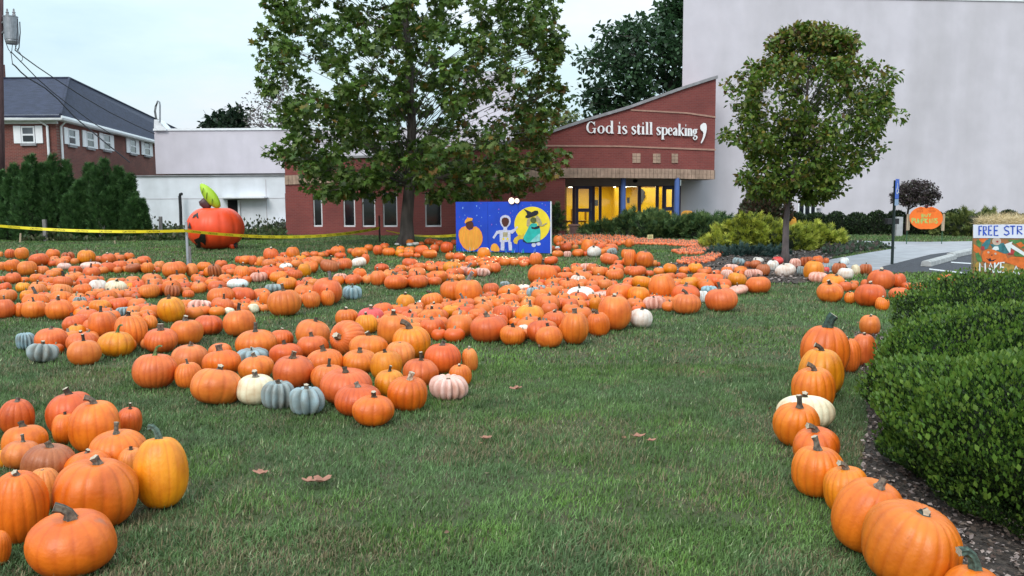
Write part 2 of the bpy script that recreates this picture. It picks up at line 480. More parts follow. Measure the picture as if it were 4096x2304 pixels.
# mulch chips and litter
M_chip = leaf_mat('mulch_chip', 0.0, 0.9)
def chips(poly, n, s):
    xs = [p[0] for p in poly]; ys = [p[1] for p in poly]
    x = rng.uniform(min(xs), max(xs), n); y = rng.uniform(min(ys), max(ys), n)
    k = in_poly(x, y, poly) & ~in_poly(x, y, P_walk); x, y = x[k], y[k]; n = len(x)
    P = np.stack([x, y, 0.014 + 0.03 * rng.random(n)], 1)
    D = rnd_dirs(n); D[:, 2] *= 0.3; N = rnd_dirs(n) * 0.7 + np.array([0, 0, 1.0])
    V, Fc, idx = scatter(P, D, N, s * (0.4 + rng.random(n)), tmpl_small())
    base = np.array([[0.13, 0.095, 0.075], [0.06, 0.042, 0.033], [0.22, 0.175, 0.165], [0.33, 0.26, 0.235], [0.09, 0.06, 0.05]])
    c = base[rng.integers(0, 5, n)]
    return V, Fc, c[idx]
V, Fc, C = join_np([chips(P_bed, 9000, 0.07), chips(P_bed2, 90000, 0.027)])
np_mesh('mulch_litter', V, Fc, C, M_chip)['kind'] = 'stuff'

# ================================================================== BUILDINGS
M_brick = brick_mat('red_brick', (0.240, 0.052, 0.044), (0.195, 0.041, 0.038), (0.22, 0.085, 0.075))
M_brickL = brick_mat('house_brick', (0.205, 0.05, 0.038), (0.125, 0.035, 0.03), (0.20, 0.12, 0.10))
M_brickLy = brick_mat('house_brick_side', (0.205, 0.05, 0.038), (0.125, 0.035, 0.03), (0.20, 0.12, 0.10), 'YZ')
M_cream = mat('cream_block', (0.42, 0.285, 0.215), 0.85, 0.14, 5, 0.2, 60, dirt=0.2)
M_cream2 = mat('cream_stripe', (0.40, 0.23, 0.18), 0.85, 0.1, 5)
M_coping = mat('grey_coping', (0.30, 0.29, 0.31), 0.8, 0.12, 5, 0.2, 30, dirt=0.25)
M_stucco = mat('lilac_stucco', (0.585, 0.545, 0.60), 0.92, 0.035, 1.2, 0.12, 30, dirt=0.16)
M_white = mat('white_render', (0.70, 0.72, 0.77), 0.9, 0.04, 2.0, 0.15, 40, dirt=0.16)
M_wtrim = mat('white_trim', (0.76, 0.77, 0.80), 0.5, 0.05, 6)
M_roof = mat('roof_shingle', (0.031, 0.037, 0.070), 0.9, 0.18, 2.5, 0.4, 60, stretch=(1, 1, 3))
M_glassdk = mat('dark_glass', (0.012, 0.016, 0.02), 0.08, 0.2, 1.2, spec=0.6)
M_blueframe = mat('blue_frame', (0.060, 0.066, 0.155), 0.45, 0.06, 8)
M_bluecol = mat('blue_column_paint', (0.085, 0.155, 0.42), 0.45, 0.08, 3)
M_yellow = mat('yellow_room_paint', (0.72, 0.47, 0.015), 0.8, 0.05, 2)
M_beige = mat('beige_soffit', (0.33, 0.28, 0.25), 0.85, 0.06, 3)
M_black = mat('black_metal', (0.018, 0.018, 0.02), 0.5, 0.1, 6)
M_dark = mat('dark_void', (0.008, 0.008, 0.009), 0.9, 0.1, 2)
M_greymetal = mat('galvanised', (0.30, 0.31, 0.34), 0.45, 0.1, 9, metal=0.6)

# ---- brick entrance building with the curved front
Yc = ([1130, 1450, 1800, 2261, 2600, 2870], [37.6, 36.6, 36.0, 35.6, 35.8, 36.6])
def Yb(px): return float(np.interp(px, *Yc))
T_roof = ([1130, 1500, 1891, 2159, 2334, 2510, 2716, 2866], [634, 624, 598, 543, 484, 432, 358, 309])
T_b0 = ([1130, 1600, 1891, 2100, 2400, 2700, 2866], [703, 686, 676, 673, 673, 676, 682])
T_b1 = ([1130, 1600, 1891, 2100, 2400, 2700, 2866], [738, 722, 713, 711, 710, 713, 717])
ti = lambda T, px: float(np.interp(px, *T))
LB = at(2000, 960, 36.0); LB.z = 0
church = thing('brick_church_entrance', 'low red brick church entrance wing with a rising curved front and cream block band', 'building', LB)
def curved(name, mt, pxs, top, bot, y0, thick, parent=church, backY=None):
    L, R = [], []
    for p in pxs:
        a = at(p, top(p), Yb(p)); b = at(p, bot(p), Yb(p)) if bot else Vector((a.x, Yb(p), -0.1))
        a.y -= y0; b.y -= y0
        L.append(a); R.append(Vector((a.x, b.y, b.z)))
    if backY is None:
        mb = MB().strip(L, R, (0, thick, 0))
    else:
        mb = MB(); n = len(L); vs = []
        for a, b in zip(L, R): vs += [a, b, Vector((a.x, backY, a.z)), Vector((b.x, backY, b.z))]
        fs = []
        for i in range(n - 1):
            k = 4 * i; m = k + 4
            fs += [(k, k + 1, m + 1, m), (k + 2, m + 2, m + 3, k + 3), (k, m, m + 2, k + 2), (k + 1, k + 3, m + 3, m + 1)]
        fs += [(0, 2, 3, 1), (4 * n - 4, 4 * n - 3, 4 * n - 1, 4 * n - 2)]
        mb.add(vs, fs)
    return build(name, mb, mt, parent)
pl = lambda a, b, n: list(np.linspace(a, b, n))
curved('upper_wall', M_brick, pl(1138, 2864, 120), lambda p: ti(T_roof, p) + 6, lambda p: ti(T_b0, p), 0.0, 0, backY=38.55)
curved('coping', M_coping, pl(1134, 2870, 50), lambda p: ti(T_roof, p) - 3 if p < 1900 else ti(T_roof, p) - 7, lambda p: ti(T_roof, p) + 6 if p < 1900 else ti(T_roof, p) + 5, 0.10, 0.7)
curved('cream_course', M_cream2, pl(2522, 2862, 60), lambda p: float(np.interp(p, [2522, 2745, 2862], [437, 449, 465])), lambda p: float(np.interp(p, [2522, 2745, 2862], [443, 455, 472])), 0.03, 0.09)
curved('cream_course', M_cream2, pl(1700, 2862, 120), lambda p: float(np.interp(p, [1700, 2029, 2159, 2481, 2862], [584, 579, 580, 582, 596])), lambda p: float(np.interp(p, [1700, 2029, 2159, 2481, 2862], [590, 585, 586, 588, 603])), 0.03, 0.09)
curved('band_backing', mat('band_mortar', (0.20, 0.15, 0.125), 0.9, 0.1, 8), pl(1140, 2860, 40), lambda p: ti(T_b0, p) - 1, lambda p: ti(T_b1, p) + 0.5, 0.02, 0, backY=36.0 + 2.5)
# soldier blocks of the band, each one a piece
k = 0; p = 1139.0; first = None
while p < 2856:
    w = 15.2
    a0 = at(p + 0.6, ti(T_b0, p), Yb(p)); a1 = at(p + w - 0.6, ti(T_b0, p + w), Yb(p + w))
    for (f0, f1) in ((0.0, 0.52), (0.535, 1.0)):
        zt = [at(q, ti(T_b0, q) * (1 - f0) + ti(T_b1, q) * f0, Yb(q)).z for q in (p, p + w)]
        zb = [at(q, ti(T_b0, q) * (1 - f1) + ti(T_b1, q) * f1, Yb(q)).z for q in (p, p + w)]
        if f0 > 0.1: zb = [z - 0.01 for z in zb]
        y_ = -0.055 - (k % 3) * 0.003
        mb = MB().prism([Vector((a0.x, a0.y + y_, zt[0])), Vector((a0.x, a0.y + y_, zb[0])), Vector((a1.x, a1.y + y_, zb[1])), Vector((a1.x, a1.y + y_, zt[1]))], (0, 0.05, 0))
        build('band_block', mb, M_cream, church)
        k += 1
    p += w
# three square cream tile insets (six tiles each)
for (x0, x1, y0, y1) in ((2529, 2562, 613, 652), (2611, 2642, 614, 653), (2686, 2712, 614, 653)):
    for i in range(2):
        for j in range(3):
            xa = x0 + (x1 - x0) * i / 2 + 0.5; xb = x0 + (x1 - x0) * (i + 1) / 2 - 0.5
            ya = y0 + (y1 - y0) * j / 3 + 0.5; yb = y0 + (y1 - y0) * (j + 1) / 3 - 0.5
            a = at(xa, ya, Yb(xa)); b = at(xb, yb, Yb(xb))
            build('tile', MB().prism([Vector((a.x, a.y - 0.03, a.z)), Vector((a.x, a.y - 0.03, b.z)), Vector((b.x, b.y - 0.03, b.z)), Vector((b.x, b.y - 0.03, a.z))], (0, 0.04, 0)), M_cream, church)
# lower wall with window openings
wins = [(1251, 1288, 777, 908), (1372, 1419, 771, 908), (1447, 1500, 768, 907), (1530, 1588, 768, 908), (1699, 1764, 768, 908)]
edges = [1140]
for w in wins: edges += [w[0], w[1]]
edges += [2261]
mbw = MB()
def wseg(p0, p1, top, bot):
    n = max(2, int((p1 - p0) / 40) + 1)
    L = []; R = []
    for q in pl(p0, p1, n):
        a = at(q, top(q), Yb(q)) if top else None
        zt = a.z; y = Yb(q) + 0.012
        zb = -0.1 if bot is None else at(q, bot(q), Yb(q)).z
        L.append(Vector((a.x, y, zt))); R.append(Vector((a.x, y, zb)))
    mbw.strip(L, R, (0, 0.35, 0))
tb = lambda q: ti(T_b1, q) + 1
zh = [at((w[0] + w[1]) / 2, w[2], Yb((w[0] + w[1]) / 2)).z for w in wins]; zs_ = [at((w[0] + w[1]) / 2, w[3], Yb((w[0] + w[1]) / 2)).z for w in wins]
ZH, ZS = sum(zh) / 5, sum(zs_) / 5
def wz(p0, p1, z1, z0):
    L = []; R = []
    for q in pl(p0, p1, max(2, int((p1 - p0) / 40) + 1)):
        x = at(q, 800, Yb(q)).x; y = Yb(q) + 0.012
        L.append(Vector((x, y, z1))); R.append(Vector((x, y, z0)))
    mbw.strip(L, R, (0, 0.35, 0))
wz(1140, 2261, ZS, -0.1)
for i in range(0, len(edges) - 1, 2): wz(edges[i], edges[i + 1], ZH, ZS)
LL = []; RR = []
for q in pl(1140, 2261, 30):
    x = at(q, tb(q), Yb(q)); y = Yb(q) + 0.012
    LL.append(Vector((x.x, y, x.z))); RR.append(Vector((x.x, y, ZH)))
mbw.strip(LL, RR, (0, 0.35, 0))
# return wall at the porch
c = at(2261, 800, Yb(2261)); zt = at(2261, 711, Yb(2261)).z
mbw.bx(c.x - 0.3, c.x, c.y + 0.37, 38.4, -0.1, zt)
c0 = at(1140, 800, Yb(1140))
mbw.bx(c0.x, c0.x + 0.3, c0.y + 0.37, 46, -0.1, at(1140, 740, Yb(1140)).z)
build('lower_wall', mbw, M_brick, church)
for w in wins:
    y = Yb((w[0] + w[1]) / 2) + 0.14
    a = at(w[0], w[2], y); b = at(w[1], w[3], y); 
    xa, xb, zt, zb = a.x - 0.03, b.x + 0.03, ZH + 0.02, ZS - 0.02
    f = 0.085
    mb = MB().bx(xa, xa + f, y, y + 0.1, zb + f + .002, zt).bx(xb - f * 0.5, xb, y, y + 0.1, zb + f + .002, zt).bx(xa, xb, y - 0.03, y + 0.1, zb, zb + f).bx(xa + f, xb - f * .5, y, y + 0.1, zt - f * 0.5, zt)
    wo = build('window_frame', mb, M_wtrim, church)
    build('pane', MB().bx(xa + f, xb - f * .5, y + 0.05, y + 0.07, zb + f, zt - f * .5), M_glassdk, wo)
# hollow behind stays dark: the pane is opaque tinted glass

# ---- porch glazing
YG = 38.0
def rect(mb, x0, x1, y0, y1, yf=YG, d=0.1, floor=False):
    a = at(x0, y0, yf); b = at(x1, y1, yf)
    return mb.bx(a.x, b.x, yf, yf + d, -0.02 if floor else b.z, a.z)
ztop = at(2500, 742, YG).z; zfl = 0.02
build('porch_fascia', rect(MB(), 2262, 2722, 700, 742, YG - 0.02, 0.3), M_beige, church)
fr = MB()
for x0, x1 in ((2290, 2300), (2369, 2379), (2396, 2406), (2476, 2486), (2552, 2563), (2624, 2634), (2650, 2658), (2694, 2704), (2714, 2721)):
    rect(fr, x0, x1, 742.5, 960, YG + 0.01, 0.12, True)
rect(fr, 2262, 2266, 742.5, 960, YG + 0.01, .12, True)
a = at(2266, 742, YG); b = at(2714, 960, YG)
fr.bx(a.x, b.x, YG + 0.02, YG + 0.11, ztop - 0.05, ztop - 0.002)
build('glazing_frame', fr, mat('plum_frame', (0.055, 0.03, 0.065), 0.5, 0.08, 8), church)
def door(x0, x1, win):
    d = MB()
    yf = YG - 0.01
    A = at(x0, 745, yf); B = at(x1, 960, yf)
    zs = [at(x0, v, yf).z for v in win]     # top of upper pane, bottom, top of lower pane, bottom
    s = (B.x - A.x) * 0.19
    zt = A.z
    d.bx(A.x, A.x + s, yf, yf + 0.09, zfl, zt).bx(B.x - s, B.x, yf, yf + 0.09, zfl, zt)
    d.bx(A.x + s, B.x - s, yf + .002, yf + 0.088, zs[0], zt).bx(A.x + s, B.x - s, yf + .002, yf + 0.088, zs[2], zs[1]).bx(A.x + s, B.x - s, yf + .002, yf + 0.088, zfl, zs[3])
    o = build('door', d, M_blueframe, church)
    build('handle', MB().tube([(B.x - s * .4, yf - .05, 1.3), (B.x - s * .4, yf - .05, 0.95)], 0.015), M_greymetal, o)
    g = MB().bx(A.x + s, B.x - s, yf + .04, yf + .05, zs[1], zs[0]).bx(A.x + s, B.x - s, yf + .04, yf + .05, zs[3], zs[2])
    build('door_pane', g, M_glass, o)
M_glass = glass_mat('clear_glass', refl=0.02)
door(2301, 2368, (756, 834, 848, 910))
door(2659, 2693, (758, 828, 843, 905))
for x0, x1 in ((2266, 2290), (2379, 2396), (2406, 2476), (2486, 2552), (2563, 2624), (2634, 2650), (2704, 2714)):
    a = at(x0, 742, YG); b = at(x1, 742, YG)
    build('pane', MB().bx(a.x, b.x, YG + .06, YG + .07, zfl, ztop - .05), M_glass, church)
# columns
for px in (2494, 2710):
    Yq = 36.05
    a = at(px - 10, 713, Yq); b = at(px + 11, 713, Yq)
    mb = MB().lathe(((a.x + b.x) / 2, Yq + 0.12, 0), [((b.x - a.x) / 2, 0.0), ((b.x - a.x) / 2, a.z + 0.02)], 24)
    build('column', mb, M_bluecol, church, smooth=False)
# porch ceiling lamp (unlit) seen as a small fixture
a = at(2541, 722, 37.2)
build('ceiling_fixture', MB().lathe(a - Vector((0, 0, .05)), [(0.02, 0.1), (0.09, 0.08), (0.11, 0.02), (0.05, -0.04)], 12), M_dark, church)
# room behind the glass
xl = at(2264, 800, YG).x - 0.6; xr = 7.22
room = MB()
room.bx(xl, xr, 43.9, 44.1, 0, ztop)               # back
room.bx(xl - .1, xl, YG + 0.2, 43.9, 0, ztop)
room.bx(xr, xr + 0.08, YG + 0.2, 43.9, 0, ztop)
xq = at(2478, 800, 41).x
room.bx(xq, xq + .15, 41.2, 43.9, 0, ztop - .002)
xq2 = at(2563, 800, 39.8).x
room.bx(xq2 + 0.2, xq2 + 2.4, 41.5, 41.6, 0, ztop - .002)
build('room_wall', room, M_yellow, church)
build('room_floor', MB().bx(xl, xr, YG + .12, 43.9, 0.004, 0.018), mat('room_floor_tile', (0.30, 0.22, 0.12), 0.5, 0.1, 2), church)
build('room_ceiling', MB().bx(xl, xr, YG + .28, 43.9, ztop + .0, ztop + 0.06), mat('room_ceiling_paint', (0.7, 0.68, 0.62), 0.8, 0.04, 2), church)
M_lampem = mat('ceiling_lamp_glow', (1, 1, 1), 0.5, 0, 1, emit=(1.0, 0.93, 0.75), estr=9)
for (px, y) in ((2386, 39.6), (2520, 40.2), (2590, 39.4), (2300, 42), (2480, 42.6)):
    a = at(px, 748, y)
    build('ceiling_lamp', MB().bx(a.x - .3, a.x + .3, y - .15, y + .15, ztop - .03, ztop - .005), M_lampem, church)
ld = bpy.data.lights.new('lobby_light', 'AREA'); ld.energy = 210; ld.size = 5.5; ld.size_y = 4.2; ld.shape = 'RECTANGLE'; ld.color = (1.0, 0.86, 0.62)
lo = bpy.data.objects.new('lobby_light', ld); COL.objects.link(lo); lo.location = ((xl + xr) / 2, 41.0, ztop - 0.06)
# furniture and wall things in the lobby
def wallpic(px0, px1, py0, py1, Y, m, lab, cat, nm):
    a = at(px0, py0, Y); b = at(px1, py1, Y)
    t = thing(nm, lab, cat, ((a.x + b.x) / 2, Y, b.z))
    build('frame', MB().bx(a.x, b.x, Y - .04, Y - .005, b.z, a.z), M_black, t)
    build('picture', MB().bx(a.x + .05, b.x - .05, Y - .046, Y - .041, b.z + .05, a.z - .05), m, t)
wallpic(2508, 2518, 790, 812, 43.9, M_dark, 'dark framed picture on the yellow lobby wall between column and mullion', 'picture', 'wall_picture')
wallpic(2378, 2392, 800, 823, 43.9, M_black, 'black screen on the lobby wall just past the open door frame', 'screen', 'wall_screen')
a = at(2565, 753, 41.4)
pts = [(2562, 752), (2572, 758), (2580, 768), (2579, 778), (2583, 785), (2578, 795), (2573, 803), (2568, 815), (2562, 822)]
mbm = MB().prism([at(x, y, 41.44) for x, y in pts], (0, 0.04, 0))
tag(build('wall_mural', mbm, mat('mural_grey', (0.055, 0.05, 0.06), 0.8, 0.3, 6), loc=at(2570, 822, 41.44)), 'ragged dark grey shape mounted on the yellow lobby wall', 'wall art')
def chair(px, Y, rz, lab, m):
    g = at(px, 900, Y); t = thing('lobby_chair', lab, 'chair', (g.x, Y, 0.02))
    s = Vector((g.x, Y, 0))
    build('seat', MB().box(s + Vector((0, 0, .47)), (.5, .48, .08)), m, t, bevel=.02)
    build('backrest', MB().box(s + Vector((.22, 0, .78)), (.06, .48, .5)), m, t, bevel=.02)
    for dx in (-.2, .2):
        for dy in (-.2, .2):
            build('leg', MB().bx(s.x + dx - .02, s.x + dx + .02, s.y + dy - .02, s.y + dy + .02, 0.02, .44), m, t)
M_ochre = mat('ochre_chair', (0.5, 0.27, 0.02), 0.6, 0.1, 4)
chair(2322, 39.3, 0, 'ochre lobby chair seen through the lower pane of the blue door', M_ochre)
chair(2268, 39.5, 0, 'ochre lobby chair behind the narrow pane beside the brick wall', M_ochre)
# long lobby table with small orange things
a = at(2540, 868, 38.9); b = at(2655, 868, 38.9)
t = thing('lobby_table', 'long narrow lobby table behind the glass with small orange pumpkins on it', 'table', ((a.x + b.x) / 2, 38.9, 0.02))
build('table_top', MB().bx(a.x, b.x, 38.7, 39.2, a.z - .04, a.z), M_wtrim, t)
for x in (a.x + .1, b.x - .1):
    build('leg', MB().bx(x - .03, x + .03, 38.9, 38.96, 0.02, a.z - .042), M_black, t)

# ---- lettering on the brick
M_letter = mat('white_letters', (0.80, 0.78, 0.80), 0.5, 0.02, 5)
def ell(cx, cy, rx, ry, wt, wb, wl, wr, a0=0, a1=2 * PI, n=26):
    r = []
    for i in range(n + 1):
        a = a0 + (a1 - a0) * i / n
        ca, sa = math.cos(a), math.sin(a)
        w = (wr if ca > 0 else wl) * ca * ca + (wt if sa > 0 else wb) * sa * sa
        r.append((cx + rx * ca, cy + ry * sa, w))
    return r
TH, TN = 0.17, 0.055
def serif(x0, x1, y, h=0.05): return [(x0, y, h), (x1, y, h)]
GL = {
 'G': [ell(.50, .5, .36, .46, TN, TN, TH, TH, math.radians(38), math.radians(322)), [(.83, .02, .0), (.83, .05, TH * .8), (.83, .40, TH * .8)], serif(.62, 1.0, .415), [(.84, .62, .03), (.82, .98, .06)]],
 'o': [ell(.5, .33, .36, .30, TN, TN, TH, TH)],
 'd': [ell(.40, .33, .30, .29, TN, TN, TH, TH * .6), [(.76, .0, TH), (.76, 1.02, TH)], serif(.58, .84, 1.0, .05), serif(.76, 1.0, .03)],
 'i': [[(.5, .0, TH), (.5, .66, TH)], serif(.08, .95, .025), serif(.12, .6, .64), [(.42, .90, .17), (.60, .90, .17)]],
 's': [[(.84, .50, .03), (.80, .60, .06), (.55, .64, .07), (.28, .58, .12), (.22, .47, .15), (.45, .36, .16), (.74, .25, .16), (.80, .14, .13), (.58, .03, .08), (.30, .02, .07), (.16, .08, .06), (.12, .2, .03)]],
 't': [[(.42, .84, .03), (.42, .70, TH), (.42, .14, TH), (.52, .03, .11), (.72, .02, .07), (.92, .10, .04)], serif(.08, .90, .63, .06)],
 'l': [[(.5, .0, TH), (.5, 1.02, TH)], serif(.08, .95, .025), serif(.12, .55, 1.0)],
 'p': [ell(.58, .33, .32, .29, TN, TN, TH * .6, TH), [(.24, -.34, TH), (.24, .66, TH)], serif(.0, .52, -.33), serif(.0, .26, .64)],
 'e': [ell(.5, .33, .36, .30, TN, TN, TH, TH * .8, math.radians(0), math.radians(310)), [(.16, .36, .05), (.86, .36, .05)]],
 'a': [[(.16, .50, .10), (.24, .60, .09), (.48, .64, .07), (.66, .58, .12), (.70, .45, TH), (.70, .12, TH), (.80, .03, .08), (.98, .05, .03)], ell(.40, .18, .23, .155, TN, TN, TH, TN)],
 'k': [[(.22, .0, TH), (.22, 1.02, TH)], serif(.0, .45, .025), serif(.0, .24, 1.0), [(.80, .63, .05), (.30, .30, .06)], [(.42, .38, .10), (.88, .02, .16)], serif(.62, .98, .64), serif(.68, 1.04, .025)],
 'n': [[(.22, .0, TH), (.22, .66, TH)], serif(.02, .42, .025), serif(.02, .24, .64), [(.26, .50, .05), (.50, .63, .08), (.70, .56, .14), (.75, .42, TH), (.75, .0, TH)], serif(.56, .96, .025)],
 'g': [ell(.42, .42, .27, .21, TN, TN, TH * .9, TH * .9), serif(.62, .98, .62, .07), [(.30, .22, .05), (.20, .12, .08), (.35, .06, .10), (.70, .02, .12), (.86, -.10, .12), (.70, -.25, .07), (.40, -.29, .06), (.16, -.20, .09), (.18, -.08, .08), (.36, .0, .05)]],
}
def catmull(pts, per=4):
    if len(pts) < 3: return [tuple(p) for p in pts]
    P = [np.array(p, float) for p in pts]; P = [2 * P[0] - P[1]] + P + [2 * P[-1] - P[-2]]
    o = []
    for i in range(1, len(P) - 2):
        for k in range(per):
            t = k / per
            o.append(tuple(0.5 * ((2 * P[i]) + (-P[i - 1] + P[i + 1]) * t + (2 * P[i - 1] - 5 * P[i] + 4 * P[i + 1] - P[i + 2]) * t * t + (-P[i - 1] + 3 * P[i] - 3 * P[i + 1] + P[i + 2]) * t ** 3)))
    o.append(tuple(pts[-1])); return o
def ribbon(pts2):
    """pts2 [(x,y,w)] -> left and right outlines in 2-D"""
    L, R = [], []
    n = len(pts2)
    for i, (x, y, w) in enumerate(pts2):
        x0, y0, _ = pts2[max(i - 1, 0)]; x1, y1, _ = pts2[min(i + 1, n - 1)]
        dx, dy = x1 - x0, y1 - y0; l = math.hypot(dx, dy) or 1
        nx, ny = -dy / l, dx / l; w = max(w, 0.001)
        L.append((x + nx * w / 2, y + ny * w / 2)); R.append((x - nx * w / 2, y - ny * w / 2))
    return L, R
lett = thing('wall_lettering', 'white serif lettering reading God is still speaking with a large comma on brick', 'sign', at(2560, 545, Yb(2560)))
spec = [('G', 305, 418, 250, 128), ('o', 428, 508, 252, 128), ('d', 518, 606, 253, 134), ('i', 642, 687, 255, 130), ('s', 693, 752, 257, 130), ('s', 793, 847, 260, 130), ('t', 850, 897, 261, 130), ('i', 898, 940, 261, 130), ('l', 942, 982, 262, 130), ('l', 984, 1026, 263, 130),
        ('s', 1062, 1112, 268, 130), ('p', 1114, 1182, 270, 128), ('e', 1186, 1236, 272, 128), ('a', 1240, 1292, 274, 126), ('k', 1296, 1360, 276, 126), ('i', 1362, 1394, 278, 126), ('n', 1396, 1452, 280, 124), ('g', 1454, 1504, 283, 122)]
sc3 = 2.684
for g, x0, x1, base, cap in spec:
    mb = MB()
    for si, st in enumerate(GL[g]):
        q = st if len(st) > 14 else catmull(st)
        P2 = []
        for (u, v, w) in q:
            P2.append((x0 + u * (x1 - x0), base - v * cap, w * cap * 1.0))
        L, R = ribbon(P2)
        f = lambda p: at(2230 + p[0] / sc3, 440 + p[1] / sc3, Yb(2230 + p[0] / sc3) - 0.09 - si * 0.0015)
        mb.strip([f(p) for p in L], [f(p) for p in R], (0, 0.06, 0))
    build('letter', mb, M_letter, lett)
cm = [(1550, 150), (1570, 138), (1592, 142), (1602, 170), (1602, 205), (1596, 245), (1582, 290), (1562, 335), (1545, 360), (1538, 350), (1552, 320), (1564, 285), (1568, 252), (1562, 232), (1546, 222), (1534, 200), (1533, 172)]
f = lambda p: at(2230 + p[0] / sc3, 440 + p[1] / sc3, Yb(2800) - 0.09)
build('comma', MB().prism([f(p) for p in reversed(cm)], (0, 0.06, 0)), M_letter, lett)

# ---- tall stucco hall on the right
def Yt(px): return float(np.interp(px, [2722, 5200], [38.6, 41.6]))
TB = at(3400, 900, Yt(3400)); TB.z = 0
hall = thing('stucco_hall', 'tall windowless pale lilac stucco hall behind the small tree', 'building', TB)
def hallwall(name, p0, p1, ztfun, z0, off, th, mt):
    L = []; R = []
    for q in pl(p0, p1, 12):
        a = at(q, 865, Yt(q)); y = Yt(q) - off
        L.append(Vector((a.x, y, ztfun))); R.append(Vector((a.x, y, z0)))
    mb = MB(); n = len(L); vs = []
    for a, b in zip(L, R):
        vs += [a, b, Vector((a.x * (1 + th / 38.0), a.y + th, a.z)), Vector((b.x * (1 + th / 38.0), b.y + th, b.z))]
    fs = []
    for i in range(n - 1):
        k = 4 * i; m = k + 4
        fs += [(k, k + 1, m + 1, m), (k + 2, m + 2, m + 3, k + 3), (k, m, m + 2, k + 2), (k + 1, k + 3, m + 3, m + 1)]
    fs += [(0, 2, 3, 1), (4 * n - 4, 4 * n - 3, 4 * n - 1, 4 * n - 2)]
    mb.add(vs, fs)
    return build(name, mb, mt, hall)
ztop_h = at(3650, 0, Yt(3650)).z
zpl = at(3300, 862, Yt(3300)).z
hallwall('wall', 2722, 5200, ztop_h, zpl, 0.0, 14.0, M_stucco)
hallwall('base_wall', 2722, 5200, zpl - 0.02, -0.1, -0.12, 13.8, mat('base_stucco', (0.56, 0.53, 0.55), 0.9, 0.05, 2, dirt=0.15))
hallwall('parapet_cap', 2718, 5205, ztop_h + 0.12, ztop_h + 0.002, 0.05, 0.5, M_wtrim)
# shallow panel joints in the stucco
M_joint = mat('stucco_joint', (0.48, 0.45, 0.475), 0.95, 0.03, 3)
jm = MB()
for q in (3010, 3290, 3590, 3880, 4160, 4500):
    a = at(q, 400, Yt(q)); jm.bx(a.x - .012, a.x + .012, Yt(q) - .006, Yt(q) + .03, zpl + .1, ztop_h - .1)
build('panel_joint', jm, M_joint, hall)
# dark strip openings low in the wall at the far right
a = at(4010, 866, Yt(4010)); b = at(4500, 890, Yt(4500))
build('basement_window', MB().bx(a.x, b.x, Yt(4010) - .06, Yt(4010) + .3, at(4010, 895, Yt(4010)).z, a.z), M_glassdk, hall)
# louvred window behind the small tree
t = hall
a = at(2985, 715, Yt(3010)); b = at(3052, 830, Yt(3010))
y = Yt(3010) - .05
wo = build('louvre_window', MB().bx(a.x, b.x, y, y + .1, b.z, a.z), M_glassdk, hall)
for i in range(6):
    x = a.x + (b.x - a.x) * (i + .5) / 6
    build('slat', MB().bx(x - .02, x + .02, y - .05, y - .002, b.z, a.z), mat('slat_blue', (0.13, 0.15, 0.22), 0.6, .05, 4) if i == 0 else bpy.data.materials['slat_blue'], wo)
a = at(3190, 800, Yt(3230)); b = at(3262, 858, Yt(3230)); y = Yt(3230) - .05
wo = build('window', MB().bx(a.x, b.x, y, y + .1, b.z, a.z), M_glassdk, hall)
for f0 in (0.0, 0.32, 0.64, 0.93):
    x = a.x + (b.x - a.x) * f0
    build('mullion', MB().bx(x, x + .06, y - .04, y - .002, b.z, a.z), M_wtrim, wo)
a2 = at(3262, 800, Yt(3262)); b2 = at(3280, 833, Yt(3262))
build('electric_box', MB().bx(a2.x, b2.x, Yt(3262) - .15, Yt(3262) - .002, b2.z, a2.z), M_stucco, hall)

# ---- white hall blocks behind (left of and behind the brick wing)
wh = thing('white_hall', 'flat roofed white rendered church hall beyond the inflatable pumpkin', 'building', (at(820, 900, 44).x, 44, 0))
def blk(name, x0, x1, ytop, Y, depth, mt, parent, z0=-0.1):
    a = at(x0, ytop, Y); b = at(x1, ytop, Y)
    zt = at((x0 + x1) / 2, ytop, Y).z
    return build(name, MB().bx(a.x, b.x, Y, Y + depth, z0, zt), mt, parent), a.x, b.x, zt
_, xa, xb, zt = blk('lower_wall', 505, 1148, 704, 44, 5.9, M_white, wh)
build('roof_edge', MB().bx(xa - .1, xb, 43.9, 50, zt + .002, zt + .05), M_coping, wh)
xmid = at(3, 0, 1).x
_, xa2, xb2, zt2 = blk('upper_wall', 616, 2060, 519, 50, 12, M_stucco, wh, 3.0)
build('parapet_cap', MB().bx(xa2 - .03, xb2, 49.93, 50.4, zt2 + .002, zt2 + .12), M_wtrim, wh)
a = at(1850, 285, 52); b = at(2062, 285, 52)
build('roof_block', MB().bx(a.x, b.x, 52, 58, 4, a.z), M_stucco, wh)
# gable end piece with the service mast
pts = [(616, 522), (616, 478), (630, 478), (640, 488), (664, 514), (664, 522)]
build('gable_parapet', MB().prism([at(x, y, 49.8) for x, y in reversed(pts)], (0, 0.9, 0)), M_wtrim, wh)
mast = thing('service_mast', 'thin grey electrical mast with hooked top on the white hall parapet', 'service mast', at(640, 485, 49.6))
build('pole', MB().tube([at(640, 490, 49.6), at(640, 420, 49.6), at(638, 408, 49.6), at(632, 404, 49.6), at(627, 410, 49.6)], 0.045, 8), M_greymetal, mast)
for dx in (0, 3, 6):
    build('cable', MB().tube([at(628 + dx / 2, 410, 49.55), at(620 + dx, 425, 49.55), at(617 + dx, 445, 49.55), at(622 + dx, 478, 49.55)], 0.018, 5), M_black, mast)
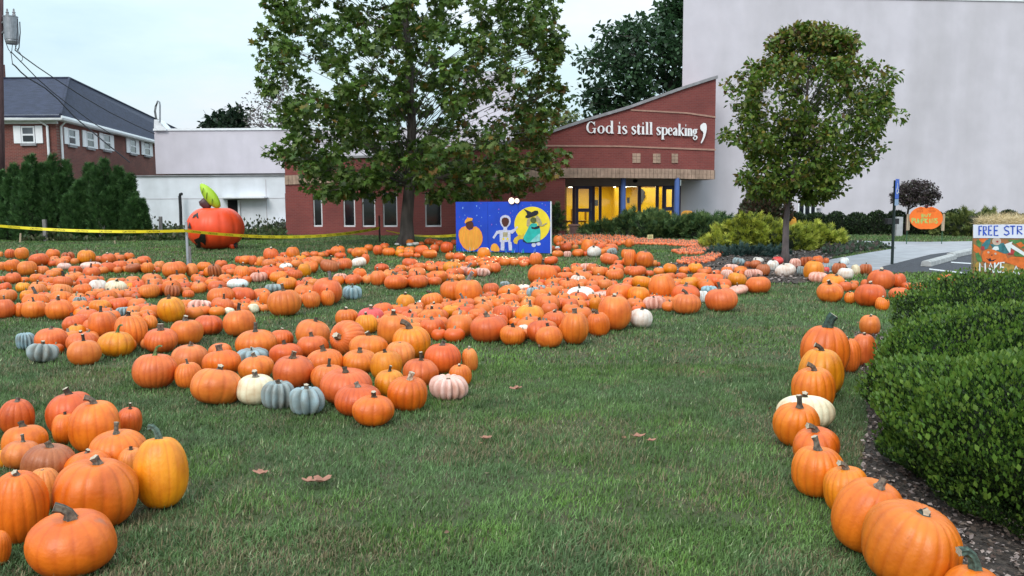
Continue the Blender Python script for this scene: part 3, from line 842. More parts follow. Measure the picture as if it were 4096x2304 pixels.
# doorway, canopy, fittings of the lower wall
a = at(911, 800, 43.95); b = at(955, 895, 43.95)
build('doorway', MB().bx(a.x, b.x, 43.95, 43.985, .3, a.z), M_dark, wh)
build('door_jamb', MB().bx(b.x, b.x + .1, 43.9, 43.99, .3, a.z), M_wtrim, wh)
build('door_jamb', MB().bx(a.x - .1, a.x, 43.9, 43.99, .3, a.z), M_wtrim, wh)
a = at(872, 788, 43.3); b = at(1056, 792, 43.3)
build('door_canopy', MB().bx(a.x, b.x, 43.3, 43.99, a.z - .07, a.z), M_wtrim, wh)
a = at(1090, 885, 43.7); b = at(1150, 892, 43.7)
build('wall_shelf', MB().bx(a.x, b.x, 43.5, 43.99, a.z - .06, a.z), M_white, wh)
for px in (1062,):
    a = at(px, 710, 43.99); build('wall_joint', MB().bx(a.x - .015, a.x + .015, 43.985, 44.0, .1, a.z - .1), M_joint, wh)
a = at(505, 796, 43.99); b = at(1140, 796, 43.99)
build('wall_joint', MB().bx(a.x, b.x, 43.985, 44.0, a.z - .012, a.z + .012), M_joint, wh)
pp = thing('vent_pipe', 'black bent vent pipe standing against the low white wall', 'pipe', (at(720, 900, 43.6).x, 43.6, 0))
build('pipe', MB().tube([at(724, 905, 43.6), at(722, 830, 43.6), at(719, 785, 43.6), at(721, 777, 43.6), at(727, 776, 43.55)], 0.075, 10), M_black, pp)

# ---- two-storey brick house at the left
hs = thing('brick_house', 'red brick house with a dark hipped roof and white shuttered windows', 'building', (-24, 44, 0))
YA = 42.0
A = at(240, 459, YA); ze = A.z
dv = Vector((-0.155, 1.0, 0)).normalized()
sv = Vector((dv.y, -dv.x, 0))                    # outwards, to the right
Aw = Vector((A.x - 0.45, YA + 0.45, 0))           # wall corner under the overhang
zw = ze - 0.24
# walls
Bk = Aw + dv * 45
mbf = MB().prism([Vector((Aw.x, Aw.y, -0.1)), Vector((Aw.x, Aw.y, zw)), Vector((-44, Aw.y, zw)), Vector((-44, Aw.y, -0.1))][::-1], (0, 0.4, 0))
build('front_wall', mbf, M_brickL, hs)
q = Vector((0, 0.4, 0))
s0 = Aw + Vector((0.001, 0.401, 0))
mbs = MB().prism([Vector((s0.x, s0.y, -.1)), Vector((s0.x, s0.y, zw)), Vector((Bk.x, Bk.y, zw)), Vector((Bk.x, Bk.y, -.1))], -sv * 0.4)
build('side_wall', mbs, M_brickLy, hs)
# eaves: soffit + gutter
eo = Vector((A.x, YA, ze)); eb = eo + dv * 46
def slab(P, dz): return MB().prism([Vector(p) for p in P], (0, 0, dz))
build('soffit', slab([(-45, YA + .02, zw + .005), (eo.x - .02, YA + .02, zw + .005), (eb.x - .02, eb.y, zw + .005), (eb.x - 1.2, eb.y, zw + .005), (Aw.x - .3, Aw.y + .3, zw + .005), (-45, Aw.y + .3, zw + .005)], 0.06), M_wtrim, hs)
frz = MB().bx(-44, Aw.x + .03, Aw.y - .035, Aw.y - .003, zw - .14, zw)
a0 = Aw + sv * .035; a1 = Bk + sv * .035
frz.prism([Vector((a0.x, a0.y, zw - .14)), Vector((a0.x, a0.y, zw)), Vector((a1.x, a1.y, zw)), Vector((a1.x, a1.y, zw - .14))], -sv * .03)
build('frieze_board', frz, M_wtrim, hs)
gut = MB().tube([(-45, YA, ze - .13), (eo.x, eo.y, ze - .13), tuple(Vector((eb.x, eb.y, ze - .13)))], 0.13, 8)
build('gutter', gut, M_wtrim, hs)
# roof planes (thickness downwards)
zr = at(277, 314, 51).z
R0 = Vector((at(277, 314, 51).x, 51, zr))
dr = Vector((at(616, 475, 76).x - R0.x, 25, 0)).normalized()
R1 = R0 + dr * 40
rf = MB()
eo2 = Vector((eo.x + .05, YA - .05, ze - .02)); eb2 = Vector((eb.x + .05, eb.y, ze - .02))
rf.prism([Vector((-48, YA - .05, ze - .02)), eo2, R0, Vector((-52, 51, zr))], (0, 0, -.12))
rf.prism([eo2 + Vector((.001, 0, 0)), eb2, R1, R0 + Vector((.001, 0, 0))], (0, 0, -.12))
rf.prism([Vector((-52, 51.01, zr)), R0 + Vector((0, .01, 0)), R1, Vector((R1.x - 8, R1.y, ze)), Vector((-52, 60, ze))], (0, 0, -.12))
build('roof', rf, M_roof, hs)
hr = MB().tube([eo2 + Vector((0, 0, .02)), R0 + Vector((0, 0, .03))], 0.07, 6)
hr.tube([R0 + Vector((0, 0, .03)), R1 + Vector((0, 0, .03))], 0.07, 6).tube([Vector((-50, 51, zr + .03)), R0 + Vector((0, 0, .03))], 0.07, 6)
build('ridge_cap', hr, M_roof, hs)
ch = at(6, 316, 51)
build('chimney', MB().bx(ch.x - 1.2, ch.x + .02, 50.4, 51.4, zr - .6, zr + .85), M_brickL, hs)
# downspouts
def onfront(px, py, off): 
    return at(px, py, Aw.y - off)
dsp = onfront(188, 495, .09)
build('downspout', MB().tube([Vector((dsp.x - .35, YA + .1, ze - .2)), Vector((dsp.x, Aw.y - .09, zw - .25)), Vector((dsp.x, Aw.y - .09, 0.1))], 0.06, 8), M_wtrim, hs)
d0 = Aw + sv * .1 + dv * .35
build('downspout', MB().tube([Vector((d0.x + .3, d0.y, ze - .2)), Vector((d0.x, d0.y, zw - .25)), Vector((d0.x, d0.y, 0.1))], 0.06, 8), M_wtrim, hs)
# windows
def side_t(px):
    """distance along the side wall where the pixel column meets it"""
    v = ray(px, 540); n = sv
    t = (Vector((s0.x, s0.y, 0)) - Vector((0, 0, 0))).dot(n) / Vector((v.x, v.y, 0)).dot(n)
    p = Vector((v.x, v.y, 0)) * t
    return (p - Vector((s0.x, s0.y, 0))).dot(dv), t
def win(origin, ud, nd, u0, u1, z0, z1, sh, tilt=False):
    """origin wall point, ud along, nd outward"""
    def bxx(a, b, za, zb, o0, o1):
        P = [origin + ud * a + nd * o0, origin + ud * b + nd * o0, origin + ud * b + nd * o1, origin + ud * a + nd * o1]
        mb = MB(); vs = [Vector((p.x, p.y, z)) for z in (za, zb) for p in P]
        mb.add(vs, [(3, 2, 1, 0), (4, 5, 6, 7), (0, 1, 5, 4), (1, 2, 6, 5), (2, 3, 7, 6), (3, 0, 4, 7)]); return mb
    def mg(*ms):
        r = MB()
        for m in ms: r.add(m.v, m.f)
        return r
    f = .07; zm = (z0 + z1) / 2
    w = build('window', mg(bxx(u0, u0 + f, z0 + f, z1 - f, .003, .06), bxx(u1 - f, u1, z0 + f, z1 - f, .003, .06), bxx(u0, u1, z0, z0 + f, .003, .08), bxx(u0, u1, z1 - f, z1, .003, .06), bxx(u0 + f, u1 - f, zm - .04, zm + .04, .003, .055)), M_wtrim, hs)
    build('pane', bxx(u0 + f, u1 - f, z0 + f, zm - .04, .01, .03), M_glassdk, w)
    build('pane', bxx(u0 + f, u1 - f, zm + .04, z1 - f, .01, .03), mat_pane2, w)
    build('sill', bxx(u0 - .05, u1 + .05, z0 - .12, z0 - .003, .0, .1), M_coping, w)
    for a, b in ((u0 - sh - .03, u0 - .03), (u1 + .03, u1 + sh + .03)):
        build('shutter', bxx(a, b, z0, z1 + .02, .003, .05), M_shut, hs)
mat_pane2 = mat('pale_glass', (0.10, 0.11, 0.13), 0.1, 0.3, 0.8, spec=0.6)
M_shut = mat('white_shutter', (0.80, 0.80, 0.83), 0.55, 0.03, 8)
for px0, px1, t0, b0 in ((85, 143, 505, 573), (-70, -12, 505, 573)):
    a = onfront(px0, t0, 0.0); b = onfront(px1, b0, 0)
    win(Vector((0, Aw.y, 0)), Vector((1, 0, 0)), Vector((0, -1, 0)), a.x, b.x, b.z, a.z, .34)
for px0, px1, t0, b0 in ((270, 298, 516, 580), (343, 371, 528, 591), (410, 437, 538, 600), (515, 539, 555, 614), (573, 594, 566, 622)):
    u0, ta = side_t(px0); u1, tb_ = side_t(px1)
    v = ray((px0 + px1) / 2, t0); tt = (ta + tb_) / 2
    z1 = EYE + v.z * tt; z0 = EYE + ray((px0 + px1) / 2, b0).z * tt
    win(Vector((s0.x, s0.y, 0)), dv, sv, u0, u1, z0, z1, (u1 - u0) * .52)
# ================================================================== PLANTS
M_leaf = leaf_mat('leaf', 0.30, 0.5)
M_leafb = leaf_mat('boxwood_leaf', 0.15, 0.5)
M_needle = leaf_mat('needle', 0.12, 0.7)
M_bark = mat('grey_bark', (0.115, 0.095, 0.085), 0.95, 0.25, 7, 0.9, 30, stretch=(1, 1, 0.25))
M_bark2 = mat('smooth_bark', (0.14, 0.115, 0.115), 0.9, 0.2, 9, 0.5, 40, stretch=(1, 1, 0.3))
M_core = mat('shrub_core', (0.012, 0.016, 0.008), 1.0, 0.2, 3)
M_twig = mat('twig', (0.05, 0.035, 0.03), 0.9, 0.2, 9)

def pal(cols, n, jit=0.25):
    cols = np.array(cols, float)
    c = cols[rng.integers(0, len(cols), n)]
    return np.clip(c * (1 - jit + 2 * jit * rng.random((n, 1))), 0, 1)

def clump_tree(root, base, r0, top, trunk_pts, clumps, leaves_per, leaf_size, tmpl, colf, crown_mat, bark, flat=0.75, lmul=1.0, twig=0.012, branch_from=0.2, hang=0.3, limb_every=3, limb=1.0):
    """trunk > limbs to every clump; crown = leaves round the clump centres (cx,cy,cz,r)"""
    mb = MB()
    n = len(trunk_pts)
    rad = [r0 * (1 - 0.86 * (i / (n - 1)) ** 0.8) * (1.35 if i == 0 else 1) for i in range(n)]
    mb.tube(trunk_pts, rad, 12)
    T = [Vector(p) for p in trunk_pts]
    for ci, (cx, cy, cz, r) in enumerate(clumps):
        if ci % limb_every: continue
        c = Vector((cx, cy, cz))
        h = math.hypot(cx - T[0].x, cy - T[0].y)
        zs = cz - h * 0.55 - 0.2
        zs = max(T[0].z + (T[-1].z - T[0].z) * branch_from, min(zs, T[-1].z * 0.97))
        j = max(1, min(n - 1, next((k for k in range(n) if T[k].z >= zs), n - 1)))
        f = (zs - T[j - 1].z) / max(1e-3, T[j].z - T[j - 1].z)
        s = T[j - 1].lerp(T[j], min(1, max(0, f)))
        L = (c - s).length
        mid = s.lerp(c, 0.5) + Vector((random.uniform(-.08, .08) * L, random.uniform(-.08, .08) * L, 0.10 * L))
        rr = r0 * (0.07 + 0.03 * min(L, 4) / 2) * limb
        mb.tube([s, s.lerp(mid, .55), mid, mid.lerp(c, .6) + Vector((0, 0, .02 * L)), c], [rr, rr * .8, rr * .6, rr * .4, twig], 5, cap=False)
        for q in range(2):
            e_ = c + Vector((random.gauss(0, r * .6), random.gauss(0, r * .6), random.gauss(0, r * .4)))
            mb.tube([mid.lerp(c, .55 + .1 * q), e_], [twig, twig * .4], 4, cap=False)
    build('trunk', mb, bark, root, smooth=True)
    C = np.array(clumps); idx = np.repeat(np.arange(len(C)), leaves_per)
    N = len(idx)
    d = rnd_dirs(N) * (rng.random((N, 1)) ** 0.45)
    d[:, 2] *= flat
    P = C[idx, :3] + d * C[idx, 3:4]
    D = d / (np.linalg.norm(d, axis=1, keepdims=True) + 1e-6) * 0.7 + rnd_dirs(N) * 0.8; D[:, 2] -= hang
    Nn = rnd_dirs(N) * 0.75 + np.array([0, 0, 0.9])
    S = leaf_size * (0.6 + 0.7 * rng.random(N))
    V, Fc, ix = scatter(P, D, Nn, S, tmpl)
    c = colf(P, idx)
    np_mesh('crown', V, Fc, c[ix], crown_mat, root)

# ---- big sycamore-like tree
def big_tree():
    Y0 = 29.0
    b = gnd(1625, 984); b = Vector((b.x * Y0 / b.y, Y0, 0))
    root = thing('sycamore_tree', 'large leafy sycamore tree with a leaning grey trunk before the brick wing', 'tree', b)
    Z = lambda y: at(1640, y, Y0).z
    X = lambda px: at(px, 600, Y0).x
    tr = [(b.x - .02, Y0, -.05), (b.x + .03, Y0, .35), (X(1622), Y0, Z(880)), (X(1640), Y0, Z(700)), (X(1648), Y0 + .1, Z(500)), (X(1640), Y0 + .1, Z(250)), (X(1630), Y0, Z(0)), (X(1640), Y0, 10.5), (X(1650), Y0, 12.4)]
    prof_y = [820, 780, 740, 700, 640, 560, 450, 300, 100, 0, -150, -300, -420]
    prof_l = [1560, 1330, 1240, 1150, 1130, 1120, 1120, 1085, 1105, 1085, 1180, 1350, 1560]
    prof_r = [1700, 1930, 2130, 2215, 2185, 2210, 2255, 2285, 2262, 2230, 2110, 1960, 1740]
    cl = []
    tries = 0
    while len(cl) < 570 and tries < 20000:
        tries += 1
        py = random.uniform(-420, 792)
        l = np.interp(py, prof_y[::-1], prof_l[::-1]); r = np.interp(py, prof_y[::-1], prof_r[::-1])
        px = random.uniform(l + 14, r - 14)
        xc = X((l + r) / 2); R = (X(r) - X(l)) / 2
        x = X(px)
        dy = math.sqrt(max(0, 1 - ((x - xc) / R) ** 2)) * R * 0.92
        y = Y0 + random.uniform(-1, 1) * dy
        if dy > .5 and abs(y - Y0) < .35 * dy and random.random() < .45: continue
        # gaps seen in the photograph
        if 1890 < px < 2060 and 400 < py < 590 and random.random() < .72: continue
        if 1150 < px < 1420 and 200 < py < 330 and random.random() < .35: continue
        if 1170 < px < 1480 and 500 < py < 640 and random.random() < .45: continue
        if py < 380 and random.random() < .25: continue
        if py > 745 and (random.random() < .45 or abs(px - 1640) < 60): continue
        cl.append((x, y, Z(py), random.uniform(.26, .46)))
    # a few drooping lower sprays
    for px, py in ((1330, 770), (1250, 745), (1290, 700), (2190, 690), (2140, 735), (2080, 760), (1980, 770), (1880, 790), (1820, 775), (1420, 760), (1560, 770), (1760, 770), (1180, 640), (1140, 610), (2240, 640), (2200, 690)):
        cl.append((X(px), Y0 - random.uniform(0, 1.5), Z(py), .34))
    def colf(P, idx):
        n = len(P)
        g = pal([(0.068, 0.132, 0.020), (0.090, 0.168, 0.026), (0.115, 0.185, 0.032), (0.046, 0.092, 0.018), (0.150, 0.205, 0.060)], n, .22)
        w = np.clip((P[:, 0] - b.x) / 5.0, 0, 1) * np.clip((6.5 - P[:, 2]) / 4.5, 0, 1)
        y = (rng.random(n) < 0.03 + 0.42 * w)
        g[y] = pal([(0.16, 0.13, 0.022), (0.20, 0.13, 0.030), (0.12, 0.125, 0.022), (0.15, 0.085, 0.028)], int(y.sum()), .2)
        return g
    clump_tree(root, b, .29, 12.6, tr, cl, 56, .20, tmpl_maple(), colf, M_leaf, M_bark, flat=.7, branch_from=.16, twig=.012, limb=.42, limb_every=3)
big_tree()

# ---- small ornamental tree in the bed
def small_tree():
    b = gnd(3140, 1052); Y0 = b.y
    root = thing('pear_tree', 'small round-headed pear tree growing from the ringed mulch bed', 'tree', b)
    X = lambda px: at(px, 600, Y0).x
    Z = lambda y: at(3200, y, Y0).z
    tr = [(b.x, Y0, -.05), (b.x + .0, Y0, .3), (X(3152), Y0, Z(880)), (X(3160), Y0, Z(790)), (X(3185), Y0, Z(640)), (X(3220), Y0, Z(450)), (X(3225), Y0, Z(280)), (X(3220), Y0, Z(130))]
    py_ = [812, 770, 710, 640, 520, 400, 300, 230, 190, 150, 108]
    l_ = [3130, 2990, 2950, 2945, 2895, 2885, 2915, 2975, 3050, 3100, 3140]
    r_ = [3290, 3330, 3450, 3520, 3575, 3580, 3545, 3450, 3410, 3370, 3330]
    cl = []; t = 0
    while len(cl) < 560 and t < 16000:
        t += 1
        py = random.uniform(118, 800)
        wv = 34 * math.sin(py / 31.0); l = np.interp(py, py_[::-1], l_[::-1]) + 34 + wv; r = np.interp(py, py_[::-1], r_[::-1]) - 34 + 36 * math.sin(py / 24.0 + 1)
        px = random.uniform(l, r)
        xc, R = X((l + r) / 2), (X(r) - X(l)) / 2
        x = X(px); dy = math.sqrt(max(0, 1 - ((x - xc) / R) ** 2)) * R * .9
        y = Y0 + random.uniform(-1, 1) * dy
        if dy > .4 and abs(y - Y0) < .3 * dy and random.random() < .5: continue
        if 3290 < px < 3400 and 480 < py < 600 and random.random() < .5: continue
        cl.append((x, y, Z(py), random.uniform(.12, .22)))
    def colf(P, idx):
        n = len(P)
        g = pal([(0.075, 0.145, 0.016), (0.098, 0.175, 0.020), (0.055, 0.108, 0.016), (0.135, 0.200, 0.028), (0.175, 0.210, 0.040)], n, .2)
        w = np.clip((P[:, 2] - 3.4) / 2.0, 0, 1)
        y = rng.random(n) < .07 + .38 * w
        g[y] = pal([(0.19, 0.165, 0.025), (0.16, 0.125, 0.028), (0.12, 0.07, 0.035), (0.22, 0.17, 0.03)], int(y.sum()), .2)
        return g
    clump_tree(root, b, .098, 5.6, tr, cl, 40, .115, tmpl_oval(), colf, M_leaf, M_bark2, flat=.85, branch_from=.30, twig=.006, hang=.35)
    # reddish thin shoots at the right rim
small_tree()

# ---- distant trees
def far_tree(name, label, px, pyb, Y, outline, ncl, lper, lsize, cols, rt=.3, group=None, crad=(.9, 1.5), bark=M_bark, tm=None, top=None):
    ys = [o[0] for o in outline]; ls = [o[1] for o in outline]; rs = [o[2] for o in outline]
    b = Vector((at(px, 790, Y).x, Y, 0))
    root = thing(name, label, 'tree', b, group)
    X = lambda p: at(p, 600, Y).x
    Z = lambda y: at(px, y, Y).z
    cl = []
    for _ in range(ncl):
        py = random.uniform(min(ys), max(ys))
        l = np.interp(py, ys, ls); r = np.interp(py, ys, rs)
        p = random.uniform(l, r); xc = X((l + r) / 2); R = max(.1, (X(r) - X(l)) / 2)
        dy = math.sqrt(max(0, 1 - ((X(p) - xc) / R) ** 2)) * R
        cl.append((X(p), Y + random.uniform(-1, 1) * dy * .8, Z(py), random.uniform(*crad)))
    tr = [(b.x, Y, -.1), (b.x, Y, 1.5), (b.x + .2, Y, Z(max(ys)) * .8), (X((ls[0] + rs[0]) / 2), Y, Z(min(ys)) * .93)]
    clump_tree(root, b, rt, 0, tr, cl, lper, lsize, tm or tmpl_oval(), lambda P, i: pal(cols, len(P), .25), M_leaf, bark, flat=.8, branch_from=.2, twig=.03)
far_tree('shade_tree', 'tall dark green shade tree rising behind the brick wing roof', 2580, 600, 62,
         [(10, 2690, 2800), (60, 2640, 2850), (120, 2440, 2900), (200, 2340, 2900), (330, 2330, 2900), (440, 2345, 2900), (620, 2360, 2900)], 260, 60, .40,
         [(0.026, 0.062, 0.024), (0.036, 0.080, 0.030), (0.048, 0.100, 0.040), (0.020, 0.045, 0.020)], .45, crad=(.7, 1.2))
far_tree('round_tree', 'dark round tree top showing over the white parapet, nearer the sycamore', 950, 600, 80, [(446, 930, 970), (480, 915, 985), (540, 905, 995), (620, 910, 990)], 60, 50, .5, [(0.018, 0.035, 0.02), (0.025, 0.045, 0.022)], .3, 'dark trees over the white parapet', (.7, 1.1))
far_tree('round_tree', 'dark round tree top showing over the white parapet, nearer the service mast', 880, 600, 82, [(468, 865, 895), (490, 845, 920), (540, 840, 925), (620, 845, 920)], 50, 50, .5, [(0.018, 0.035, 0.02), (0.022, 0.05, 0.024)], .3, 'dark trees over the white parapet', (.7, 1.1))
far_tree('bare_tree', 'thin half bare tree with sparse grey leaves left of the sycamore', 1130, 600, 58, [(310, 1080, 1160), (380, 1030, 1230), (450, 1010, 1250), (540, 1010, 1260), (620, 1030, 1240)], 150, 9, .22, [(0.12, 0.10, 0.11), (0.10, 0.11, 0.07), (0.16, 0.13, 0.13)], .2, crad=(.6, 1.1), tm=tmpl_small())
far_tree('pale_tree', 'pale yellow green tree behind the low end of the brick roof', 2250, 600, 72, [(455, 2230, 2290), (480, 2200, 2330), (540, 2180, 2340), (620, 2180, 2340)], 60, 26, .3, [(0.16, 0.20, 0.07), (0.12, 0.17, 0.06), (0.20, 0.22, 0.10)], .2, crad=(.6, 1.0))

# ---- shrubs as shells of leaves over a dark core
def lumpy(root, c, R, n, size, tmpl, cols, mt, name='foliage', depth=.22, lump=.12, seed=0, up=.4, low=-.25, core=True, coljit=.25, tipcols=None, tipf=.25, nz_scale=2.2, D_out=.6, boxy=1.0, patchy=0.0):
    c = Vector(c); R = np.array(R, float)
    d = rnd_dirs(int(n * 1.5)); d = d[d[:, 2] > low][:n]; n = len(d)
    rs = np.random.default_rng(seed + 50)
    K = rs.normal(size=(7, 3)) * nz_scale; ph = rs.random(7) * 6.28
    f = 1 + lump * np.sin(d @ K.T + ph).sum(1) / 2.2
    inner = rng.random(n) ** 2.2
    rr = f * (1 - depth * inner)
    dq = np.sign(d) * np.abs(d) ** boxy
    P = np.array(c) + dq * R * rr[:, None]
    P[:, 2] = np.maximum(P[:, 2], 0.02)
    D = d * D_out + rnd_dirs(n) * .6; D[:, 2] += up
    N = d * .6 + rnd_dirs(n) * .7 + np.array([0, 0, .3])
    V, Fc, ix = scatter(P, D, N, size * (.6 + .8 * rng.random(n)), tmpl)
    C = pal(cols, n, coljit)
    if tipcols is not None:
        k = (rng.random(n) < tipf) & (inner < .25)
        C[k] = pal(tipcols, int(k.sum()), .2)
    if patchy:
        K2 = rs.normal(size=(9, 3)) * 9.0; p2 = rs.random(9) * 6.28
        C = C * (1 + patchy * np.clip(np.sin(P @ K2.T + p2).sum(1) / 2.6, -1, 1.2))[:, None]
    np_mesh(name, V, Fc, C[ix], mt, root)
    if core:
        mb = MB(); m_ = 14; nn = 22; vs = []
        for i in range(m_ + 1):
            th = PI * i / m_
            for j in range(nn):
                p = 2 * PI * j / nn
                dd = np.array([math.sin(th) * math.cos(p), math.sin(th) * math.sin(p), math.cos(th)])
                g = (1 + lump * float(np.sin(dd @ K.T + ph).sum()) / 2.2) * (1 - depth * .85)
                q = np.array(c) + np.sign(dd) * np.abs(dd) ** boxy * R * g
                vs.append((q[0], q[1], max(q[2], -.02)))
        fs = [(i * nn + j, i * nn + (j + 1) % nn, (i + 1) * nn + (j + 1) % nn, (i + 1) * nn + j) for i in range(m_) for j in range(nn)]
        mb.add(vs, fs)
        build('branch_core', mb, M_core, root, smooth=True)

BOX = [(0.020, 0.048, 0.009), (0.028, 0.064, 0.010), (0.038, 0.084, 0.012), (0.013, 0.030, 0.008)]
BOXT = [(0.080, 0.155, 0.019), (0.110, 0.180, 0.025), (0.060, 0.125, 0.017)]
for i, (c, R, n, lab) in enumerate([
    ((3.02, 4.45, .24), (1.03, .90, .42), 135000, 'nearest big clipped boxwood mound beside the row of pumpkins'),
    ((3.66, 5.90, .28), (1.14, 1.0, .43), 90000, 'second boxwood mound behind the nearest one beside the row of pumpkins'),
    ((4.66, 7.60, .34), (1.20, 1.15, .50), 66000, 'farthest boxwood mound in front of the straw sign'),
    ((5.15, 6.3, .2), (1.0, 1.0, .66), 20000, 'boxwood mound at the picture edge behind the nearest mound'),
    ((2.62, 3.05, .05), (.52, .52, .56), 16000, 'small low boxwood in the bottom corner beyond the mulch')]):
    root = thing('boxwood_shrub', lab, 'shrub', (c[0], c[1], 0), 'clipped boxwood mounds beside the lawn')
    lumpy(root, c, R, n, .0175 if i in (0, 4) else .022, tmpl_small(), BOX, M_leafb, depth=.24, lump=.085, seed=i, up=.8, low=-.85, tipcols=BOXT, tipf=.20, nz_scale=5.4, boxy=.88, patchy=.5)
    # loose new shoots above the clipped face
    lumpy(root, (c[0], c[1], c[2] + .02), (R[0] * 1.03, R[1] * 1.03, R[2] * 1.05), int(n * .10), .03, tmpl_small(), BOXT, M_leafb, name='young_shoots', depth=.12, lump=.085, seed=i, up=1.2, low=-.2, core=False, nz_scale=5.4, boxy=.88)

# ---- junipers
def juniper(root, c, R, n, size, cols, tip, seed, tipf=.5, lump=.22, tufts=None):
    rs = np.random.default_rng(seed)
    M = tufts or int(n / 38)
    d = rs.normal(size=(M, 3)); d /= np.linalg.norm(d, axis=1, keepdims=True); d[:, 2] = np.abs(d[:, 2]) - .08
    f = 1 + lump * (rs.random(M) * 2 - 1)
    T = np.array(c) + d * np.array(R) * f[:, None]          # tuft tips
    k = np.repeat(np.arange(M), 38); N_ = len(k)
    out_ = d * np.array([1, 1, .55]) + np.array([.15, 0, .38]); out_ /= np.linalg.norm(out_, axis=1, keepdims=True)
    s_ = rs.random(N_) ** 1.3
    ln = size * 2.0
    P = T[k] - out_[k] * (s_ * ln)[:, None] + rs.normal(size=(N_, 3)) * (.05 + .20 * s_[:, None]) * size * 2.0
    P[:, 2] = np.maximum(P[:, 2], .02)
    D = out_[k] + rs.normal(size=(N_, 3)) * .38
    Nn = rs.normal(size=(N_, 3)) * .7 + np.array([0, 0, .7])
    V, Fc, ix = scatter(P, D, Nn, size * (.45 + .55 * rs.random(N_)), tmpl_spray())
    C = pal(cols, N_, .25)
    t_ = (rs.random(N_) < tipf * 1.5 * (1 - s_)) 
    C[t_] = pal(tip, int(t_.sum()), .2)
    np_mesh('foliage', V, Fc, C[ix], M_needle, root)
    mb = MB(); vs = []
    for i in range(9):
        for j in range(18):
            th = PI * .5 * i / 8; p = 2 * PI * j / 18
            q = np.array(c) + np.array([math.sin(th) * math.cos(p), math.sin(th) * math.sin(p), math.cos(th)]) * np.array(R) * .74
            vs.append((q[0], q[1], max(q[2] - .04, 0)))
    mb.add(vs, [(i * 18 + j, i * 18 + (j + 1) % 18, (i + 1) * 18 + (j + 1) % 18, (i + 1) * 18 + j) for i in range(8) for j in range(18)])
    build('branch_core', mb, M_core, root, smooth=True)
DG = [(0.022, 0.055, 0.020), (0.032, 0.075, 0.024), (0.042, 0.090, 0.028)]
DT = [(0.090, 0.155, 0.050), (0.115, 0.175, 0.055)]
def grp(px, Y): return at(px, 800, Y).x
for i, (px, Y, rx, ry, rz) in enumerate([(2470, 34.2, 1.35, 1.1, .46), (2580, 33.4, 1.3, 1.2, .84), (2700, 33.0, 1.45, 1.2, .72), (2830, 32.6, 1.35, 1.2, .72)]):
    root = thing('dark_juniper', ['dark spreading juniper nearest the terracotta pot', 'tallest dark juniper in front of the blue column', 'dark juniper below the orange cutout board', 'dark juniper touching the yellow juniper'][i], 'shrub', (grp(px, Y), Y, 0), 'dark junipers in front of the porch')
    juniper(root, (grp(px, Y), Y, .15), (rx, ry, rz), 3600, .34, DG, DT, i, .45, .16)
YG_ = [(0.095, 0.125, 0.020), (0.135, 0.165, 0.026), (0.055, 0.085, 0.018)]
YT_ = [(0.40, 0.43, 0.055), (0.48, 0.49, 0.075), (0.31, 0.36, 0.045)]
for i, (px, Y, rx, ry, rz) in enumerate([(2990, 26.0, 1.05, .95, .88), (3120, 25.6, 1.15, 1.0, .72), (3245, 26.4, 1.0, .9, .60), (2900, 25.6, .62, .7, .32)]):
    root = thing('golden_juniper', ['tallest golden juniper left of the small tree trunk', 'golden juniper directly behind the small tree trunk', 'golden juniper reaching towards the sidewalk', 'low golden juniper spray beside the tiny pumpkins'][i], 'shrub', (grp(px, Y), Y, 0), 'golden junipers behind the small tree')
    juniper(root, (grp(px, Y), Y, .10), (rx, ry, rz), 4200 if i < 3 else 1500, .24, YG_, YT_, 20 + i, .6, .16)
root = thing('blue_juniper', 'low bluish creeping juniper on the mulch below the golden juniper', 'shrub', (grp(2990, 23.2), 23.2, 0))
juniper(root, (grp(2990, 23.2), 23.3, 0.0), (1.05, 1.0, .26), 3600, .15, [(0.025, 0.055, 0.045), (0.035, 0.075, 0.062)], [(0.07, 0.12, 0.105)], 31, .5)
root = thing('golden_juniper', 'pale green juniper rising behind the straw sign', 'shrub', (grp(3905, 33), 33, 0))
juniper(root, (grp(3905, 33), 33.2, .1), (1.25, 1.0, .95), 3600, .28, [(0.05, 0.075, 0.02), (0.06, 0.09, 0.022)], [(0.16, 0.19, 0.05)], 33, .5)
root = thing('dark_shrub', 'narrow dark shrub between the painted board and the porch corner', 'shrub', (grp(2218, 33.5), 33.5, 0))
juniper(root, (grp(2218, 33.5), 33.6, .45), (.42, .5, .85), 1500, .20, DG, DT, 35, .4)
# reddish shrub behind the small tree
root = thing('reddish_shrub', 'loose reddish brown shrub under the louvred window', 'shrub', (grp(3060, 33.5), 33.5, 0))
lumpy(root, (grp(3060, 33.5), 33.6, .65), (.95, .8, 1.0), 5200, .12, tmpl_oval(), [(0.05, 0.035, 0.02), (0.035, 0.05, 0.02), (0.07, 0.04, 0.025)], M_leaf, depth=.5, lump=.15, seed=41, low=-.5)
